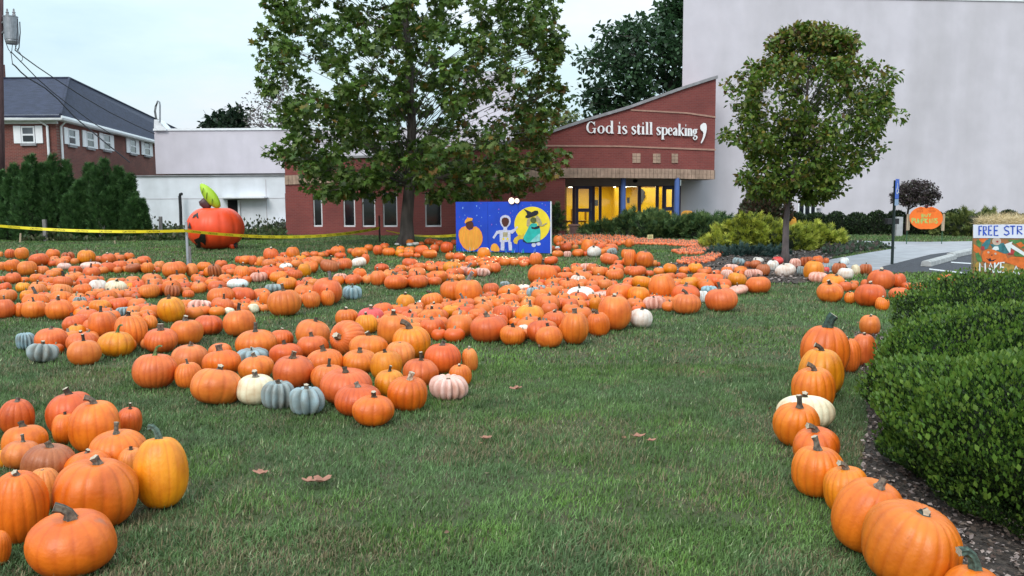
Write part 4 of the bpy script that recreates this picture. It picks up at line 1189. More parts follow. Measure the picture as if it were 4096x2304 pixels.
# clipped hedge behind the sidewalk: rounded bushes one can tell apart
for i, px in enumerate([3190, 3265, 3345, 3430, 3510, 3590, 3665, 3745, 3820, 3885, 3960, 4040, 4125]):
    Y = 35.2 - .12 * i; x = grp(px, Y)
    lab = ['right behind the golden juniper', 'below the small barred window', 'beyond the sidewalk start', 'left of the blue parking sign', 'just left of the sign post', 'behind the black box', 'behind the pumpkin sign left stake', 'behind the round pumpkin sign', 'right of the round pumpkin sign', 'left of the straw sign', 'behind the straw sign corner', 'behind the straw sign', 'at the far end of the row'][i]
    root = thing('hedge_bush', 'dark clipped hedge bush ' + lab, 'hedge bush', (x, Y, 0), 'dark clipped bushes along the stucco hall')
    lumpy(root, (x, Y, .22), (.50, .55, .60 + .06 * (i % 3)), 2600, .075, tmpl_oval(), [(0.014, 0.028, 0.012), (0.022, 0.042, 0.015), (0.010, 0.020, 0.010)], M_leafb, depth=.2, lump=.05, seed=60 + i, low=-.5, tipcols=[(0.04, 0.07, 0.022)], tipf=.35)
# small clipped purple tree
def purple():
    Y0 = 34.0; x = grp(3635, Y0)
    root = thing('purple_tree', 'small umbrella headed tree with purple brown leaves behind the pumpkin sign', 'tree', (x, Y0, 0))
    X = lambda p: at(p, 760, Y0).x
    Z = lambda y: at(3650, y, Y0).z
    tr = [(x - .05, Y0, -.05), (X(3630), Y0, Z(880)), (X(3636), Y0, Z(840)), (X(3640), Y0, Z(815)), (X(3655), Y0, Z(770)), (X(3665), Y0, Z(735))]
    cl = []
    while len(cl) < 170:
        u, v = random.uniform(-1, 1), random.uniform(-.25, 1)
        if u * u + v * v > .92: continue
        px, py = 3662 + u * 86, 796 - v * 74
        dy = math.sqrt(1 - u * u) * .75
        cl.append((X(px), Y0 + random.uniform(-dy, dy), Z(py), random.uniform(.1, .17)))
    clump_tree(root, (x, Y0, 0), .06, 0, tr, cl, 34, .085, tmpl_oval(), lambda P, i: pal([(0.075, 0.05, 0.055), (0.05, 0.035, 0.04), (0.10, 0.075, 0.075), (0.06, 0.06, 0.035)], len(P), .3), M_leaf, M_twig, flat=.8, branch_from=.5, twig=.008)
purple()
# arborvitae screen at the left
AV = [(0.034, 0.088, 0.024), (0.046, 0.112, 0.030), (0.058, 0.138, 0.036), (0.024, 0.060, 0.018)]
AVT = [(0.080, 0.165, 0.048), (0.065, 0.135, 0.042)]
for i, (px, ytop, wpx, Y) in enumerate([(-60, 700, 190, 35.2), (62, 672, 170, 34.6), (132, 632, 165, 34.0), (222, 628, 165, 34.2), (305, 762, 120, 33.8), (365, 668, 160, 34.3), (425, 650, 150, 34.0), (480, 682, 150, 34.2), (535, 790, 110, 33.9)]):
    x = grp(px, Y); zt = at(px, ytop, Y).z; R = wpx / 2 * Y / F_PX * 1.08
    lab = ['at the picture edge', 'left of the tallest pair', 'tall left one of the tallest pair', 'tall right one below the white downspouts', 'short one in the dip of the row', 'middle of the row', 'tall pointed one right of the dip', 'second from the white hall', 'low one nearest the white hall'][i]
    root = thing('arborvitae', 'dark green arborvitae, ' + lab, 'evergreen', (x, Y, 0), 'arborvitae screen below the brick house')
    rs = np.random.default_rng(i + 5)
    Vs = []
    sp = [(0, 0, 1.0, .62)] + [(math.cos(a_) * .5, math.sin(a_) * .5, rs.uniform(.62, .92), .45) for a_ in np.arange(6) * 1.05 + rs.random()]
    for (ox, oy, hf, rf_) in sp:
        n = 1100
        h = rs.random(n) ** .85; th = rs.random(n) * 2 * PI
        H_ = zt * hf; Rr = R * rf_
        prof = np.clip(1 - h, 0, 1) ** .62 * np.clip(.75 + h, 0, 1)
        bump = 1 + .16 * np.sin(th * 3 + h * 14 + rs.random() * 6) + .10 * np.sin(th * 7 - h * 23)
        rr = Rr * prof * bump * (1 - .3 * rs.random(n) ** 2) + .02
        P = np.stack([x + ox * R + rr * np.cos(th), Y + oy * R + rr * np.sin(th), .05 + h * H_], 1)
        D = np.stack([np.cos(th) * .55, np.sin(th) * .55, np.full(n, .95)], 1) + rs.normal(size=(n, 3)) * .28
        N = np.stack([np.cos(th), np.sin(th), np.full(n, .1)], 1) + rs.normal(size=(n, 3)) * .5
        V, Fc, ix = scatter(P, D, N, .22 * (.5 + .8 * rs.random(n)), tmpl_spray())
        C = pal(AV, n, .25); k_ = rs.random(n) < .28; C[k_] = pal(AVT, int(k_.sum()), .2)
        Vs.append((V, Fc, C[ix]))
    V, Fc, C = join_np(Vs)
    np_mesh('foliage', V, Fc, C, M_needle, root)
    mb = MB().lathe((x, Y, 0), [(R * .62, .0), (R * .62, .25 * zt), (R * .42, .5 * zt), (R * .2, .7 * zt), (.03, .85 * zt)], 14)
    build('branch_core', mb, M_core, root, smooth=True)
# weeds along the fence and against the white hall
for nm, x0, x1, Y0, Y1, h, n, cols in (('fence_weeds', 90, 1145, 33.0, 35.0, .40, 7000, [(0.05, 0.085, 0.03), (0.07, 0.10, 0.035), (0.10, 0.10, 0.05)]), ('wall_weeds', 590, 1145, 38, 41, .8, 3200, [(0.045, 0.075, 0.03), (0.08, 0.09, 0.05), (0.05, 0.06, 0.04)])):
    px = rng.uniform(x0, x1, n); Y = rng.uniform(Y0, Y1, n)
    x = (px - 2048) / F_PX * Y
    hh = h * (.05 + 1.6 * np.clip(vnoise(x, Y, .9, 12) - .3, 0, 1)) * (.4 + .8 * rng.random(n))
    z = hh * rng.random(n)
    P = np.stack([x, Y, z], 1); D = rnd_dirs(n) * .7 + np.array([0, 0, .9]); N = rnd_dirs(n)
    V, Fc, ix = scatter(P, D, N, .14 * (.5 + rng.random(n)), tmpl_small())
    np_mesh(nm, V, Fc, pal(cols, n, .3)[ix], M_leaf)['kind'] = 'stuff'
# grey-green ground cover on the island beside the sidewalk
xg = []
isl = [gnd(*p) for p in [(3300, 985), (3440, 985), (3580, 994), (3460, 1008), (3340, 1026), (3300, 1022)]]
n = 3500
x = rng.uniform(min(p.x for p in isl), max(p.x for p in isl), n); y = rng.uniform(min(p.y for p in isl), max(p.y for p in isl), n)
k_ = in_poly(x, y, [(p.x, p.y) for p in isl]); x, y = x[k_], y[k_]; n = len(x)
P = np.stack([x, y, .12 * rng.random(n)], 1)
V, Fc, ix = scatter(P, rnd_dirs(n) + np.array([0, 0, .6]), rnd_dirs(n), .12 * (.5 + rng.random(n)), tmpl_small())
np_mesh('ground_cover', V, Fc, pal([(0.05, 0.09, 0.045), (0.07, 0.10, 0.06), (0.12, 0.09, 0.08)], n, .3)[ix], M_leaf)['kind'] = 'stuff'
# ================================================================== OBJECTS ON THE LAWN
M_ylw = mat('painted_yellow', (0.80, 0.62, 0.03), 0.6, 0.06, 4)
M_obp = mat('painted_orange', (0.80, 0.34, 0.04), 0.6, 0.10, 5, stretch=(3, 3, .6))
M_obp2 = mat('painted_orange_rim', (0.82, 0.24, 0.05), 0.6, 0.05, 5)
M_board = mat('painted_blue', (0.010, 0.060, 0.52), 0.45, 0.10, 1.6)
M_wpaint = mat('painted_white', (0.55, 0.55, 0.70), 0.6, 0.12, 30)
M_teal = mat('painted_teal', (0.02, 0.42, 0.38), 0.6, 0.12, 6)
M_bpaint = mat('painted_black', (0.012, 0.014, 0.028), 0.6, 0.2, 8)
M_brownp = mat('hole_brown', (0.085, 0.028, 0.022), 0.9, 0.1, 5)
M_hair = mat('painted_hair', (0.40, 0.34, 0.20), 0.7, 0.15, 20)
M_green = mat('painted_green', (0.10, 0.12, 0.03), 0.7, 0.2, 9)
M_wood = mat('raw_wood', (0.42, 0.32, 0.22), 0.85, 0.15, 12, stretch=(3, 3, .4))
M_greywood = mat('grey_wood', (0.22, 0.205, 0.20), 0.9, 0.2, 12, 0.3, 40, stretch=(3, 3, .4))
M_ltblue = mat('painted_star', (0.25, 0.45, 0.85), 0.6, 0.1, 9)
M_pink = mat('painted_pink_star', (0.35, 0.12, 0.55), 0.6, 0.1, 9)

# ---- painted photo board
BL, BR = gnd(1825, 1012), gnd(2203, 1022)
BL.z = BR.z = 0
bd = (BR - BL).normalized(); bn = Vector((bd.y, -bd.x, 0))        # towards the viewer
def onb(u, v, off=0.0):
    """crop pixel (1800+u/5.573, 780+v/5.573) on the board plane"""
    r = ray(1800 + u / 5.573, 780 + v / 5.573)
    t = (BL - CE).dot(bn) / r.dot(bn)
    return CE + r * t + bn * off
zb0 = 0.06
ztb = (onb(1200, 150).z)
root = thing('painted_board', 'blue painted photo board with pumpkin, astronaut and witch before a yellow moon', 'painted board', (BL + BR) / 2)
for i, (f0, f1) in enumerate(((0, .348), (.351, .668), (.671, 1.0))):
    a = BL.lerp(BR, f0); b = BL.lerp(BR, f1)
    build('board_panel', MB().prism([Vector((a.x, a.y, zb0)), Vector((b.x, b.y, zb0)), Vector((b.x, b.y, ztb)), Vector((a.x, a.y, ztb))][::-1], -bn * .02), M_board, root)
for f0 in (0.02, .33, .67, .975):
    a = BL.lerp(BR, f0) - bn * .045
    build('batten', MB().box(a + Vector((0, 0, ztb / 2 - .02)), (.05, .04, ztb - .03), rz=math.atan2(bd.y, bd.x)), M_wood, root)
edge = BR + bd * .012
build('edge_strip', MB().box(edge + Vector((0, 0, (ztb + zb0) / 2)), (.02, .05, ztb - zb0 + .01), rz=math.atan2(bd.y, bd.x)), M_wtrim, root)
def art(name, pts, off, m):
    P = [onb(u, v, off) for u, v in pts]
    a = sum((P[i].x * P[(i + 1) % len(P)].z - P[(i + 1) % len(P)].x * P[i].z) for i in range(len(P)))
    if a > 0: P = P[::-1]
    return build(name, MB().prism(P, -bn * .003), m, root)
def circ(cx, cy, rx, ry, n=28, a0=0.0): return [(cx + rx * math.cos(a0 + 2 * PI * i / n), cy + ry * math.sin(a0 + 2 * PI * i / n)) for i in range(n)]
def brush(name, pts, w, off, m):
    L, R = ribbon([(x, y, w if not hasattr(w, '__len__') else w[i]) for i, (x, y) in enumerate(pts)])
    return build(name, MB().strip([onb(*p, off) for p in L], [onb(*p, off) for p in R], -bn * .003), m, root)
art('painted_moon', circ(1835, 655, 400, 395, 40), .0045, M_ylw)
pk = [(380, 1225), (300, 1160), (232, 1050), (198, 900), (210, 800), (262, 730), (340, 700), (370, 700), (375, 755), (440, 790), (520, 755), (530, 712), (585, 705), (650, 755), (700, 835), (725, 930), (722, 1020), (690, 1105), (630, 1180), (545, 1228), (460, 1240)]
art('painted_pumpkin', pk, .0075, M_obp)
brush('painted_outline', pk + pk[:1], 12, .0105, M_obp2)
for x0 in (330, 420, 520, 610):
    brush('painted_rib', [(x0 + (x0 - 460) * .0, 800), (x0 + (x0 - 460) * .35, 960), (x0 + (x0 - 460) * .05, 1160)], 5, .0106, M_obp2)
art('face_hole', [(358, 650), (372, 600), (420, 580), (480, 582), (515, 610), (528, 680), (520, 735), (470, 750), (430, 770), (385, 745), (360, 705)], .013, M_brownp)
art('painted_hat', [(330, 620), (345, 560), (385, 520), (395, 480), (405, 508), (470, 508), (512, 520), (500, 570), (440, 580), (390, 600), (345, 632)], .0145, M_obp)
art('painted_small_pumpkin', [(915, 1240), (905, 1180), (930, 1110), (985, 1075), (1040, 1090), (1085, 1150), (1112, 1210), (1100, 1255), (1010, 1262)], .0075, M_obp)
# astronaut
art('painted_helmet', [(1195, 735), (1140, 670), (1115, 590), (1125, 510), (1165, 465), (1240, 442), (1310, 465), (1350, 520), (1358, 590), (1340, 660), (1270, 740)], .0078, M_wpaint)
art('face_hole', [(1205, 705), (1165, 640), (1152, 580), (1165, 525), (1210, 500), (1270, 503), (1312, 535), (1322, 590), (1305, 650), (1265, 705)], .0125, M_brownp)
art('painted_suit', [(1195, 735), (1190, 780), (1110, 785), (1040, 800), (1000, 870), (950, 945), (985, 980), (1030, 910), (1070, 865), (1108, 860), (1112, 1040), (1135, 1050), (1130, 1230), (1215, 1240), (1218, 1050), (1300, 1040), (1315, 1235), (1395, 1235), (1375, 1050), (1352, 1040), (1352, 850), (1395, 865), (1450, 810), (1525, 715), (1490, 695), (1440, 750), (1360, 785), (1280, 785), (1272, 738)], .0092, M_wpaint)
art('painted_panel', [(1185, 830), (1290, 828), (1285, 930), (1188, 935)], .013, M_hair)
art('painted_button', circ(1195, 978, 24, 28, 14), .013, M_ylw)
art('painted_button', circ(1288, 978, 24, 28, 14), .0134, M_ylw)
# witch
art('painted_dress_rim', [(1640, 940), (1720, 1010), (1900, 1050), (2010, 1035), (1990, 1050), (1860, 1075), (1720, 1075), (1625, 1035)], .0094, M_bpaint)
art('painted_dress', [(1810, 635), (1935, 630), (1955, 690), (2010, 740), (2022, 840), (2010, 1030), (1900, 1050), (1720, 1060), (1650, 1000), (1640, 940), (1720, 790), (1770, 690)], .0110, M_teal)
art('painted_dress_light', [(1830, 1000), (1960, 880), (2016, 850), (2005, 1025), (1900, 1045), (1790, 1050)], .0135, mat('painted_pale_teal', (.22, .55, .55), .6, .15, 9))
art('painted_sash', [(1815, 705), (1880, 720), (1960, 690), (2005, 670), (2000, 740), (1900, 765), (1825, 750)], .0152, M_bpaint)
art('painted_arm', [(1965, 640), (2060, 665), (2160, 612), (2172, 632), (2070, 700), (1990, 690)], .0165, M_hair)
art('painted_hairlock', [(1740, 520), (1800, 500), (1790, 620), (1755, 720), (1712, 680), (1715, 590)], .0142, M_hair)
art('painted_hairlock', [(1900, 480), (1960, 460), (2030, 560), (2060, 650), (1990, 650), (1935, 600)], .0146, M_hair)
art('painted_witch_face', circ(1865, 560, 68, 68, 18), .0162, M_green)
art('painted_witch_hat', [(1645, 305), (1745, 350), (1825, 385), (1900, 345), (1960, 350), (1978, 400), (1940, 445), (1850, 480), (1750, 515), (1690, 505), (1690, 465), (1725, 440), (1712, 390)], .0180, M_bpaint)
art('painted_foot', [(1515 + 95, 900), (1640, 850), (1660, 900), (1650, 985), (1560, 985), (1515, 1020), (1500, 1095), (1440, 1080), (1410, 1030), (1440, 960), (1510, 910), (1540, 880)], .0066, mat('painted_ochre', (.62, .42, .04), .6, .1, 9))
art('painted_shoe', circ(1870, 1115, 50, 48, 12), .0066, M_wpaint); art('painted_shoe', circ(1975, 1090, 50, 38, 12), .0070, M_wpaint)
# stars and grass strokes
for k, (u, v, r, m) in enumerate([(285, 290, 30, 0), (595, 245, 24, 0), (660, 292, 16, 0), (335, 450, 18, 0), (600, 455, 18, 0), (708, 500, 18, 0), (890, 460, 15, 0), (690, 190, 13, 1), (1090, 320, 22, 1), (1085, 395, 14, 0), (1350, 400, 20, 1), (1400, 355, 12, 0), (215, 490, 16, 1), (645, 595, 13, 1), (930, 660, 24, 1), (692, 688, 17, 0), (1035, 655, 14, 0), (295, 540, 12, 0), (1395, 480, 14, 1), (1805, 222, 17, 0), (2055, 192, 17, 0), (2125, 225, 20, 1), (1620, 235, 12, 1), (2180, 370, 14, 0)]):
    pts = [(u + (r if q % 2 == 0 else r * .4) * math.sin(q * PI / 5) * .75, v - (r if q % 2 == 0 else r * .4) * math.cos(q * PI / 5)) for q in range(10)]
    art('painted_star', pts, .0052 + (k % 3) * .0003, M_pink if m else M_ltblue)
rnd = random.Random(3)
for u in (190, 235, 300, 330, 400, 440, 462, 540, 620, 655, 920, 1250, 1260, 1390, 1410, 1440, 1600, 1625, 1650, 1880, 1900):
    h = rnd.uniform(60, 120); d_ = rnd.uniform(-25, 25); v0 = 1285 + (u - 1200) * .02
    brush('painted_grass_stroke', [(u, v0), (u + d_ * .3, v0 - h * .5), (u + d_, v0 - h)], [11, 8, 2], .0100 if 1000 > u > 190 or u > 1395 else .0142, M_teal if u % 4 else M_ltblue)

# ---- the two lit work lamps clipped to the board's top edge
M_lamp = mat('lamp_glow', (1, 1, 1), .5, 0, 1, emit=(1.0, 0.84, 0.50), estr=1.1)
M_refl = mat('reflector_glow', (1, 1, 1), .5, 0, 1, emit=(1.0, 0.50, 0.16), estr=0.75)
lampc = onb(1440, 120, .04)
lt = thing('work_lamp', 'pair of lit work lamps clipped to the top edge of the blue painted board', 'lamp', Vector((lampc.x, lampc.y, ztb)))
build('bracket', MB().box(Vector((lampc.x, lampc.y, ztb + .03)), (.34, .03, .03), rz=math.atan2(bd.y, bd.x)).tube([Vector((lampc.x, lampc.y, ztb - .08)) - bn * .07, Vector((lampc.x, lampc.y, ztb + .03))], .014, 6), M_black, lt)
for du, rr in ((-46, .092), (76, .070)):
    c = onb(1440 + du, 128, .05); ax = (bn + Vector((0.1, 0, -.12))).normalized()
    build('lamp_housing', MB().tube([c - ax * .12, c - ax * .06, c, c + ax * .012], [.03, rr * .85, rr, rr], 16), M_black, lt)
    build('reflector', MB().tube([c + ax * .013, c + ax * .02], [rr * .95, rr * .93], 16), M_refl, lt)
    build('bulb', MB().tube([c + ax * .021, c + ax * .04], [rr * .60, rr * .50], 16), M_lamp, lt)
    l_ = bpy.data.lights.new('work_light', 'SPOT'); l_.energy = 130; l_.color = (1.0, .74, .42); l_.shadow_soft_size = .08; l_.spot_size = math.radians(150); l_.spot_blend = .5
    lo_ = bpy.data.objects.new('work_light', l_); COL.objects.link(lo_); lo_.location = c + ax * .05
    lo_.rotation_euler = (-ax).to_track_quat('Z', 'Y').to_euler()

# ---- inflatable pumpkin
Yi = 27.3
ic = at(862, 908, Yi); ib = Vector((ic.x, Yi, 0))
inf = thing('inflatable_pumpkin', 'big orange inflatable pumpkin with a black jack-o-lantern face and green leaf', 'inflatable', ib)
M_inf = mat('inflatable_nylon', (0.85, 0.075, 0.018), 0.42, 0.08, 1.6)
M_infblk = mat('inflatable_black', (0.015, 0.012, 0.012), 0.5, 0.1, 4)
M_leafg = mat('inflatable_leaf', (0.36, 0.55, 0.03), 0.45, 0.1, 3)
M_stemp = mat('inflatable_stem', (0.09, 0.045, 0.05), 0.5, 0.15, 4)
RX = (975 - 752) / 2 * Yi / F_PX; RZ = (996 - 822) / 2 * Yi / F_PX
def inf_pt(th, ph, s=1.0):
    n = 12
    rib = 1 - .035 * (1 - abs(math.sin(n * th / 2))) ** 2
    r = math.sin(ph) ** .78 * rib * s
    z = -math.cos(ph)
    zz = RZ * (z * (1 if z > 0 else .96)) - (.10 * math.exp(-(math.sin(ph) / .25) ** 2) if z > 0 else 0)
    return Vector((ib.x + RX * r * math.cos(th), Yi + RX * r * math.sin(th), max(RZ * .97 + zz * s, .01)))
vs = []; n1, n2 = 96, 30
for i in range(n2 + 1):
    for j in range(n1): vs.append(inf_pt(2 * PI * j / n1, PI * (0.02 + .96 * i / n2)))
fs = [(i * n1 + j, i * n1 + (j + 1) % n1, (i + 1) * n1 + (j + 1) % n1, (i + 1) * n1 + j) for i in range(n2) for j in range(n1)] + [tuple(reversed(range(n1))), tuple(range(n2 * n1, (n2 + 1) * n1))]
build('body', MB().add(vs, fs), M_inf, inf, smooth=True)
def ihit(px, py):
    """where the survey ray meets the body (front side)"""
    r = ray(px, py); best = None
    C0 = Vector((ib.x, Yi, RZ * .97))
    o = CE - C0; S = Vector((1 / RX, 1 / RX, 1 / RZ))
    a = Vector((r.x * S.x, r.y * S.y, r.z * S.z)); b_ = Vector((o.x * S.x, o.y * S.y, o.z * S.z))
    A_, B_, C_ = a.dot(a), 2 * a.dot(b_), b_.dot(b_) - 1
    D_ = B_ * B_ - 4 * A_ * C_
    t = (-B_ - math.sqrt(max(D_, 0))) / (2 * A_)
    p = CE + r * t
    return p + (p - C0) * .035
def iart(name, pts, rib_=0.02):
    P = []
    # subdivide edges so that the patch follows the curved nylon
    for i in range(len(pts)):
        a, b_ = pts[i], pts[(i + 1) % len(pts)]
        for k in range(3): P.append((a[0] + (b_[0] - a[0]) * k / 3, a[1] + (b_[1] - a[1]) * k / 3))
    cx = sum(p[0] for p in P) / len(P); cy = sum(p[1] for p in P) / len(P)
    vs = [ihit(*p) for p in P] + [ihit((p[0] + cx) / 2, (p[1] + cy) / 2) for p in P] + [ihit(cx, cy)]
    n = len(P)
    fs = [(i, (i + 1) % n, n + (i + 1) % n, n + i) for i in range(n)] + [(n + i, n + (i + 1) % n, 2 * n) for i in range(n)]
    build(name, MB().add(vs, fs), M_infblk, inf)
q = lambda u, v: (700 + u / 3.067, 700 + v / 3.067)
iart('eye', [q(220, 535), q(232, 505), q(262, 462), q(290, 455), q(292, 495), q(297, 538), q(280, 535), q(272, 495), q(250, 500), q(232, 530)])
iart('nose', [q(168, 655), q(186, 575), q(208, 655)])
iart('mouth', [q(240, 790), q(300, 765), q(325, 710), q(345, 690), q(375, 725), q(384, 800), q(378, 855), q(345, 822), q(318, 818), q(295, 850), q(328, 888), q(270, 885), q(255, 850), q(262, 825)])
build('stem', MB().tube([at(840, 828, Yi), at(828, 822, Yi - .05), at(815, 808, Yi - .1), at(806, 798, Yi - .12)], [.13, .14, .16, .11], 14), M_stemp, inf, smooth=True)
# leaf: long flattened lobe
a = at(876, 830, Yi - .1); b = at(803, 736, Yi - .1)
ax = (b - a); Ll = ax.length; ax.normalize(); sd = Vector((ax.z, 0, -ax.x))
vs = []; n1 = 16
for i in range(13):
    t_ = i / 12; w = .205 * math.sin(PI * (t_ * .93 + .05)) ** .6 * (1.0 - .1 * t_)
    for j in range(n1):
        p = 2 * PI * j / n1
        vs.append(a + ax * (Ll * t_) + sd * (w * math.cos(p)) + Vector((0, .16 * w / .2 * math.sin(p), 0)))
fs = [(i * n1 + j, i * n1 + (j + 1) % n1, (i + 1) * n1 + (j + 1) % n1, (i + 1) * n1 + j) for i in range(12) for j in range(n1)] + [tuple(reversed(range(n1))), tuple(range(12 * n1, 13 * n1))]
build('leaf', MB().add(vs, fs), M_leafg, inf, smooth=True)
for px0, py0, px1, py1 in ((814, 752, 809, 774), (828, 770, 825, 798), (849, 795, 848, 822)):
    build('leaf_vein', MB().tube([at(px0, py0, Yi - .27), at(px1, py1, Yi - .27)], .009, 5), M_infblk, inf)
bc = gnd(984, 988)
build('blower_sleeve', MB().tube([Vector((ib.x + RX * .7, Yi - .2, .14)), Vector((bc.x - .12, Yi - .1, .1)), Vector((bc.x - .05, Yi - .1, .1))], [.13, .10, .08], 10), M_inf, inf, smooth=True)
build('blower', MB().tube([Vector((bc.x - .06, Yi - .1, .115)), Vector((bc.x + .1, Yi - .1, .115))], .11, 16), M_black, inf)

# ---- stakes, posts, caution tape
def post(name, lab, cat, px, ytop, ybot, wpx, m, Y=None, group=None, lean=0.0, cap=False):
    g = gnd(px, ybot) if Y is None else Vector((at(px, ybot, Y).x, Y, 0))
    zt = at(px, ytop, g.y).z; w = wpx * g.y / F_PX
    o = build(name, MB().prism([Vector((g.x - w / 2, g.y - w / 2, -.05)), Vector((g.x + w / 2, g.y - w / 2, -.05)), Vector((g.x + w / 2, g.y + w / 2, -.05)), Vector((g.x - w / 2, g.y + w / 2, -.05))][::-1], (lean, 0, zt + .05)), m, loc=(g.x, g.y, 0))
    return tag(o, lab, cat, group), g, zt
post('fence_post', 'grey weathered fence post standing before the tall arborvitae', 'fence post', 183, 878, 965, 13, M_greywood, 33.2, 'old fence posts beyond the tape')
post('fence_post', 'wide grey double fence post before the middle arborvitae', 'fence post', 415, 872, 950, 23, M_greywood, 33.6, 'old fence posts beyond the tape')
post('fence_post', 'thin grey fence post before the low arborvitae', 'fence post', 523, 870, 940, 11, M_greywood, 34.0, 'old fence posts beyond the tape')
post('fence_post', 'grey fence post in the weeds before the low white wall', 'fence post', 645, 866, 935, 11, M_greywood, 34.4, 'old fence posts beyond the tape')
for px, yt, yb, w, ln, lab in ((80, 933, 971, 6, .05, 'leaning pale wooden stake before the evergreens'), (460, 962, 976, 4, 0, 'tiny pale stake between the grey posts and the inflatable'), (700, 918, 962, 6, -.02, 'pale wooden stake just before the inflatable pumpkin'), (1025, 912, 958, 4, 0, 'pale wooden stake right behind the blower'), (1078, 912, 955, 4, 0, 'pale wooden stake at the corner of the brick wing'), (211, 928, 945, 4, 0, 'small yellowish stake beside the first grey post')):
    post('wooden_stake', lab, 'stake', px, yt, yb, w, M_wood, None, 'small wooden stakes on the far lawn', ln)
M_stakeg = mat('pale_grey_stake', (0.34, 0.36, 0.40), .7, .1, 9)
o, gA, zA = post('tape_stake', 'tall grey stake carrying the caution tape left of the inflatable', 'stake', 752, 888, 1053, 8, M_stakeg, 20.4)
post('tape_stake', 'short pale stake driven in beside the tall tape stake', 'stake', 762, 986, 1052, 8, M_greywood, 20.3)
o, gB, zB = post('tape_stake', 'thin dark rusty rod carrying the tape beside the sycamore trunk', 'stake', 1519, 862, 972, 6, M_twig, 30.8)
M_tape = mat('caution_tape', (0.80, 0.66, 0.03), 0.4, 0.03, 4)
M_tapet = mat('tape_print', (0.03, 0.025, 0.01), 0.5, 0.05, 4)
def text_mesh(body, size, ext=0.0):
    cu = bpy.data.curves.new('t', 'FONT'); cu.body = body; cu.size = size; cu.resolution_u = 1; cu.extrude = ext
    ob = bpy.data.objects.new('t', cu); COL.objects.link(ob)
    dg = bpy.context.evaluated_depsgraph_get(); dg.update()
    me = bpy.data.meshes.new_from_object(ob.evaluated_get(dg))
    vs = [tuple(v.co) for v in me.vertices]; fs = [tuple(p.vertices) for p in me.polygons]
    bpy.data.objects.remove(ob); bpy.data.curves.remove(cu); bpy.data.meshes.remove(me)
    return vs, fs
tv, tf = text_mesh('CAUTION', .082)
tw = max(v[0] for v in tv)
def tape(p, q, sag, tw0, tw1, lab, nseg=60):
    """p,q: ends (top line centre); hangs with a sag, slightly twisting"""
    p, q = Vector(p), Vector(q); Lg = (q - p).length; d = (q - p).normalized(); nrm = Vector((d.y, -d.x, 0)).normalized()
    if nrm.y > 0: nrm = -nrm
    def cen(s): return p.lerp(q, s) - Vector((0, 0, 4 * sag * s * (1 - s)))
    def half(s):
        a = .35 * math.sin(s * 7.0 + 1.0); w = (tw0 * (1 - s) + tw1 * s) / 2
        return Vector((0, 0, 1)) * (w * math.cos(a)) + nrm * (w * math.sin(a))
    t = thing('caution_tape', lab, 'caution tape', p)
    L = [cen(i / nseg) + half(i / nseg) for i in range(nseg + 1)]; R = [cen(i / nseg) - half(i / nseg) for i in range(nseg + 1)]
    build('tape', MB().strip(L, R, -nrm * .002), M_tape, t)
    # black print repeated along the strip
    s = .02; k = 0; pitch = tw + .30
    while s * Lg < Lg - tw - .1 and k < 60:
        mb = MB()
        def mp_(v):
            u = s + v[0] / Lg; h = half(u); c = cen(u)
            wv = (v[1] / .06 - .5) * 1.25
            return c + h * max(-.9, min(.9, wv)) + nrm * .004
        mb.add([mp_(v) for v in tv], tf)
        build('print', mb, M_tapet, t)
        s += pitch / Lg; k += 1
    return t
A1 = Vector((gA.x, gA.y - .12, at(752, 922, gA.y).z))
L0 = at(-160, 888, 22.0)
tape(L0, A1, .10, .068, .068, 'yellow caution tape running from the tall grey stake past the evergreens')
B1 = Vector((gB.x, gB.y - .1, at(1519, 912, gB.y).z))
tape(A1 + Vector((.01, 0, 0)), B1, .22, .068, .100, 'yellow caution tape sagging in front of the inflatable pumpkin to the dark rod')
C1 = at(1545, 922, 30.9); D1 = at(1850, 938, 27.2)
tape(C1, D1, .12, .03, .09, 'short yellow caution tape from the sycamore trunk to the painted board', 30)

# ---- utility pole with transformer at the left edge
Yp = 38.0
up = thing('utility_pole', 'brown wooden utility pole at the picture edge with a grey transformer', 'utility pole', (at(-8, 800, Yp).x, Yp, 0))
build('pole', MB().tube([Vector((at(-2, 800, Yp).x, Yp, -.1)), at(-2, 300, Yp), at(0, -200, Yp)], [.17, .15, .13], 14), mat('creosote_wood', (0.11, 0.06, 0.065), 0.9, .2, 6, .4, 30, stretch=(3, 3, .3)), up, smooth=True)
tx = at(45, 120, Yp); rz_ = (at(0, 65, Yp).z - at(0, 178, Yp).z) / 2; rr = 26 * Yp / F_PX
tr_ = build('transformer', MB().lathe((tx.x, Yp, tx.z), [(rr * .8, -rz_), (rr * .95, -rz_ * .8), (rr * .92, -rz_ * .74), (rr, -rz_ * .7), (rr, rz_ * .88), (rr * 1.04, rz_ * .9), (rr * 1.04, rz_ * .96), (rr * .6, rz_)], 24), M_greymetal, up, smooth=False)
for dx in (-15, 11):
    c = at(45 + dx, 62, Yp)
    build('bushing', MB().lathe(c, [(.045, -.05), (.075, .03), (.045, .08), (.075, .12), (.04, .17), (.03, .28)], 10), M_coping, up)
for dy in (92, 133):
    build('bracket', MB().tube([at(4, dy, Yp), at(14, dy - 4, Yp - .1), at(22, dy, Yp)], .05, 6), M_greymetal, up)
M_wire = mat('wire', (0.03, 0.03, 0.04), .7, .05, 3)
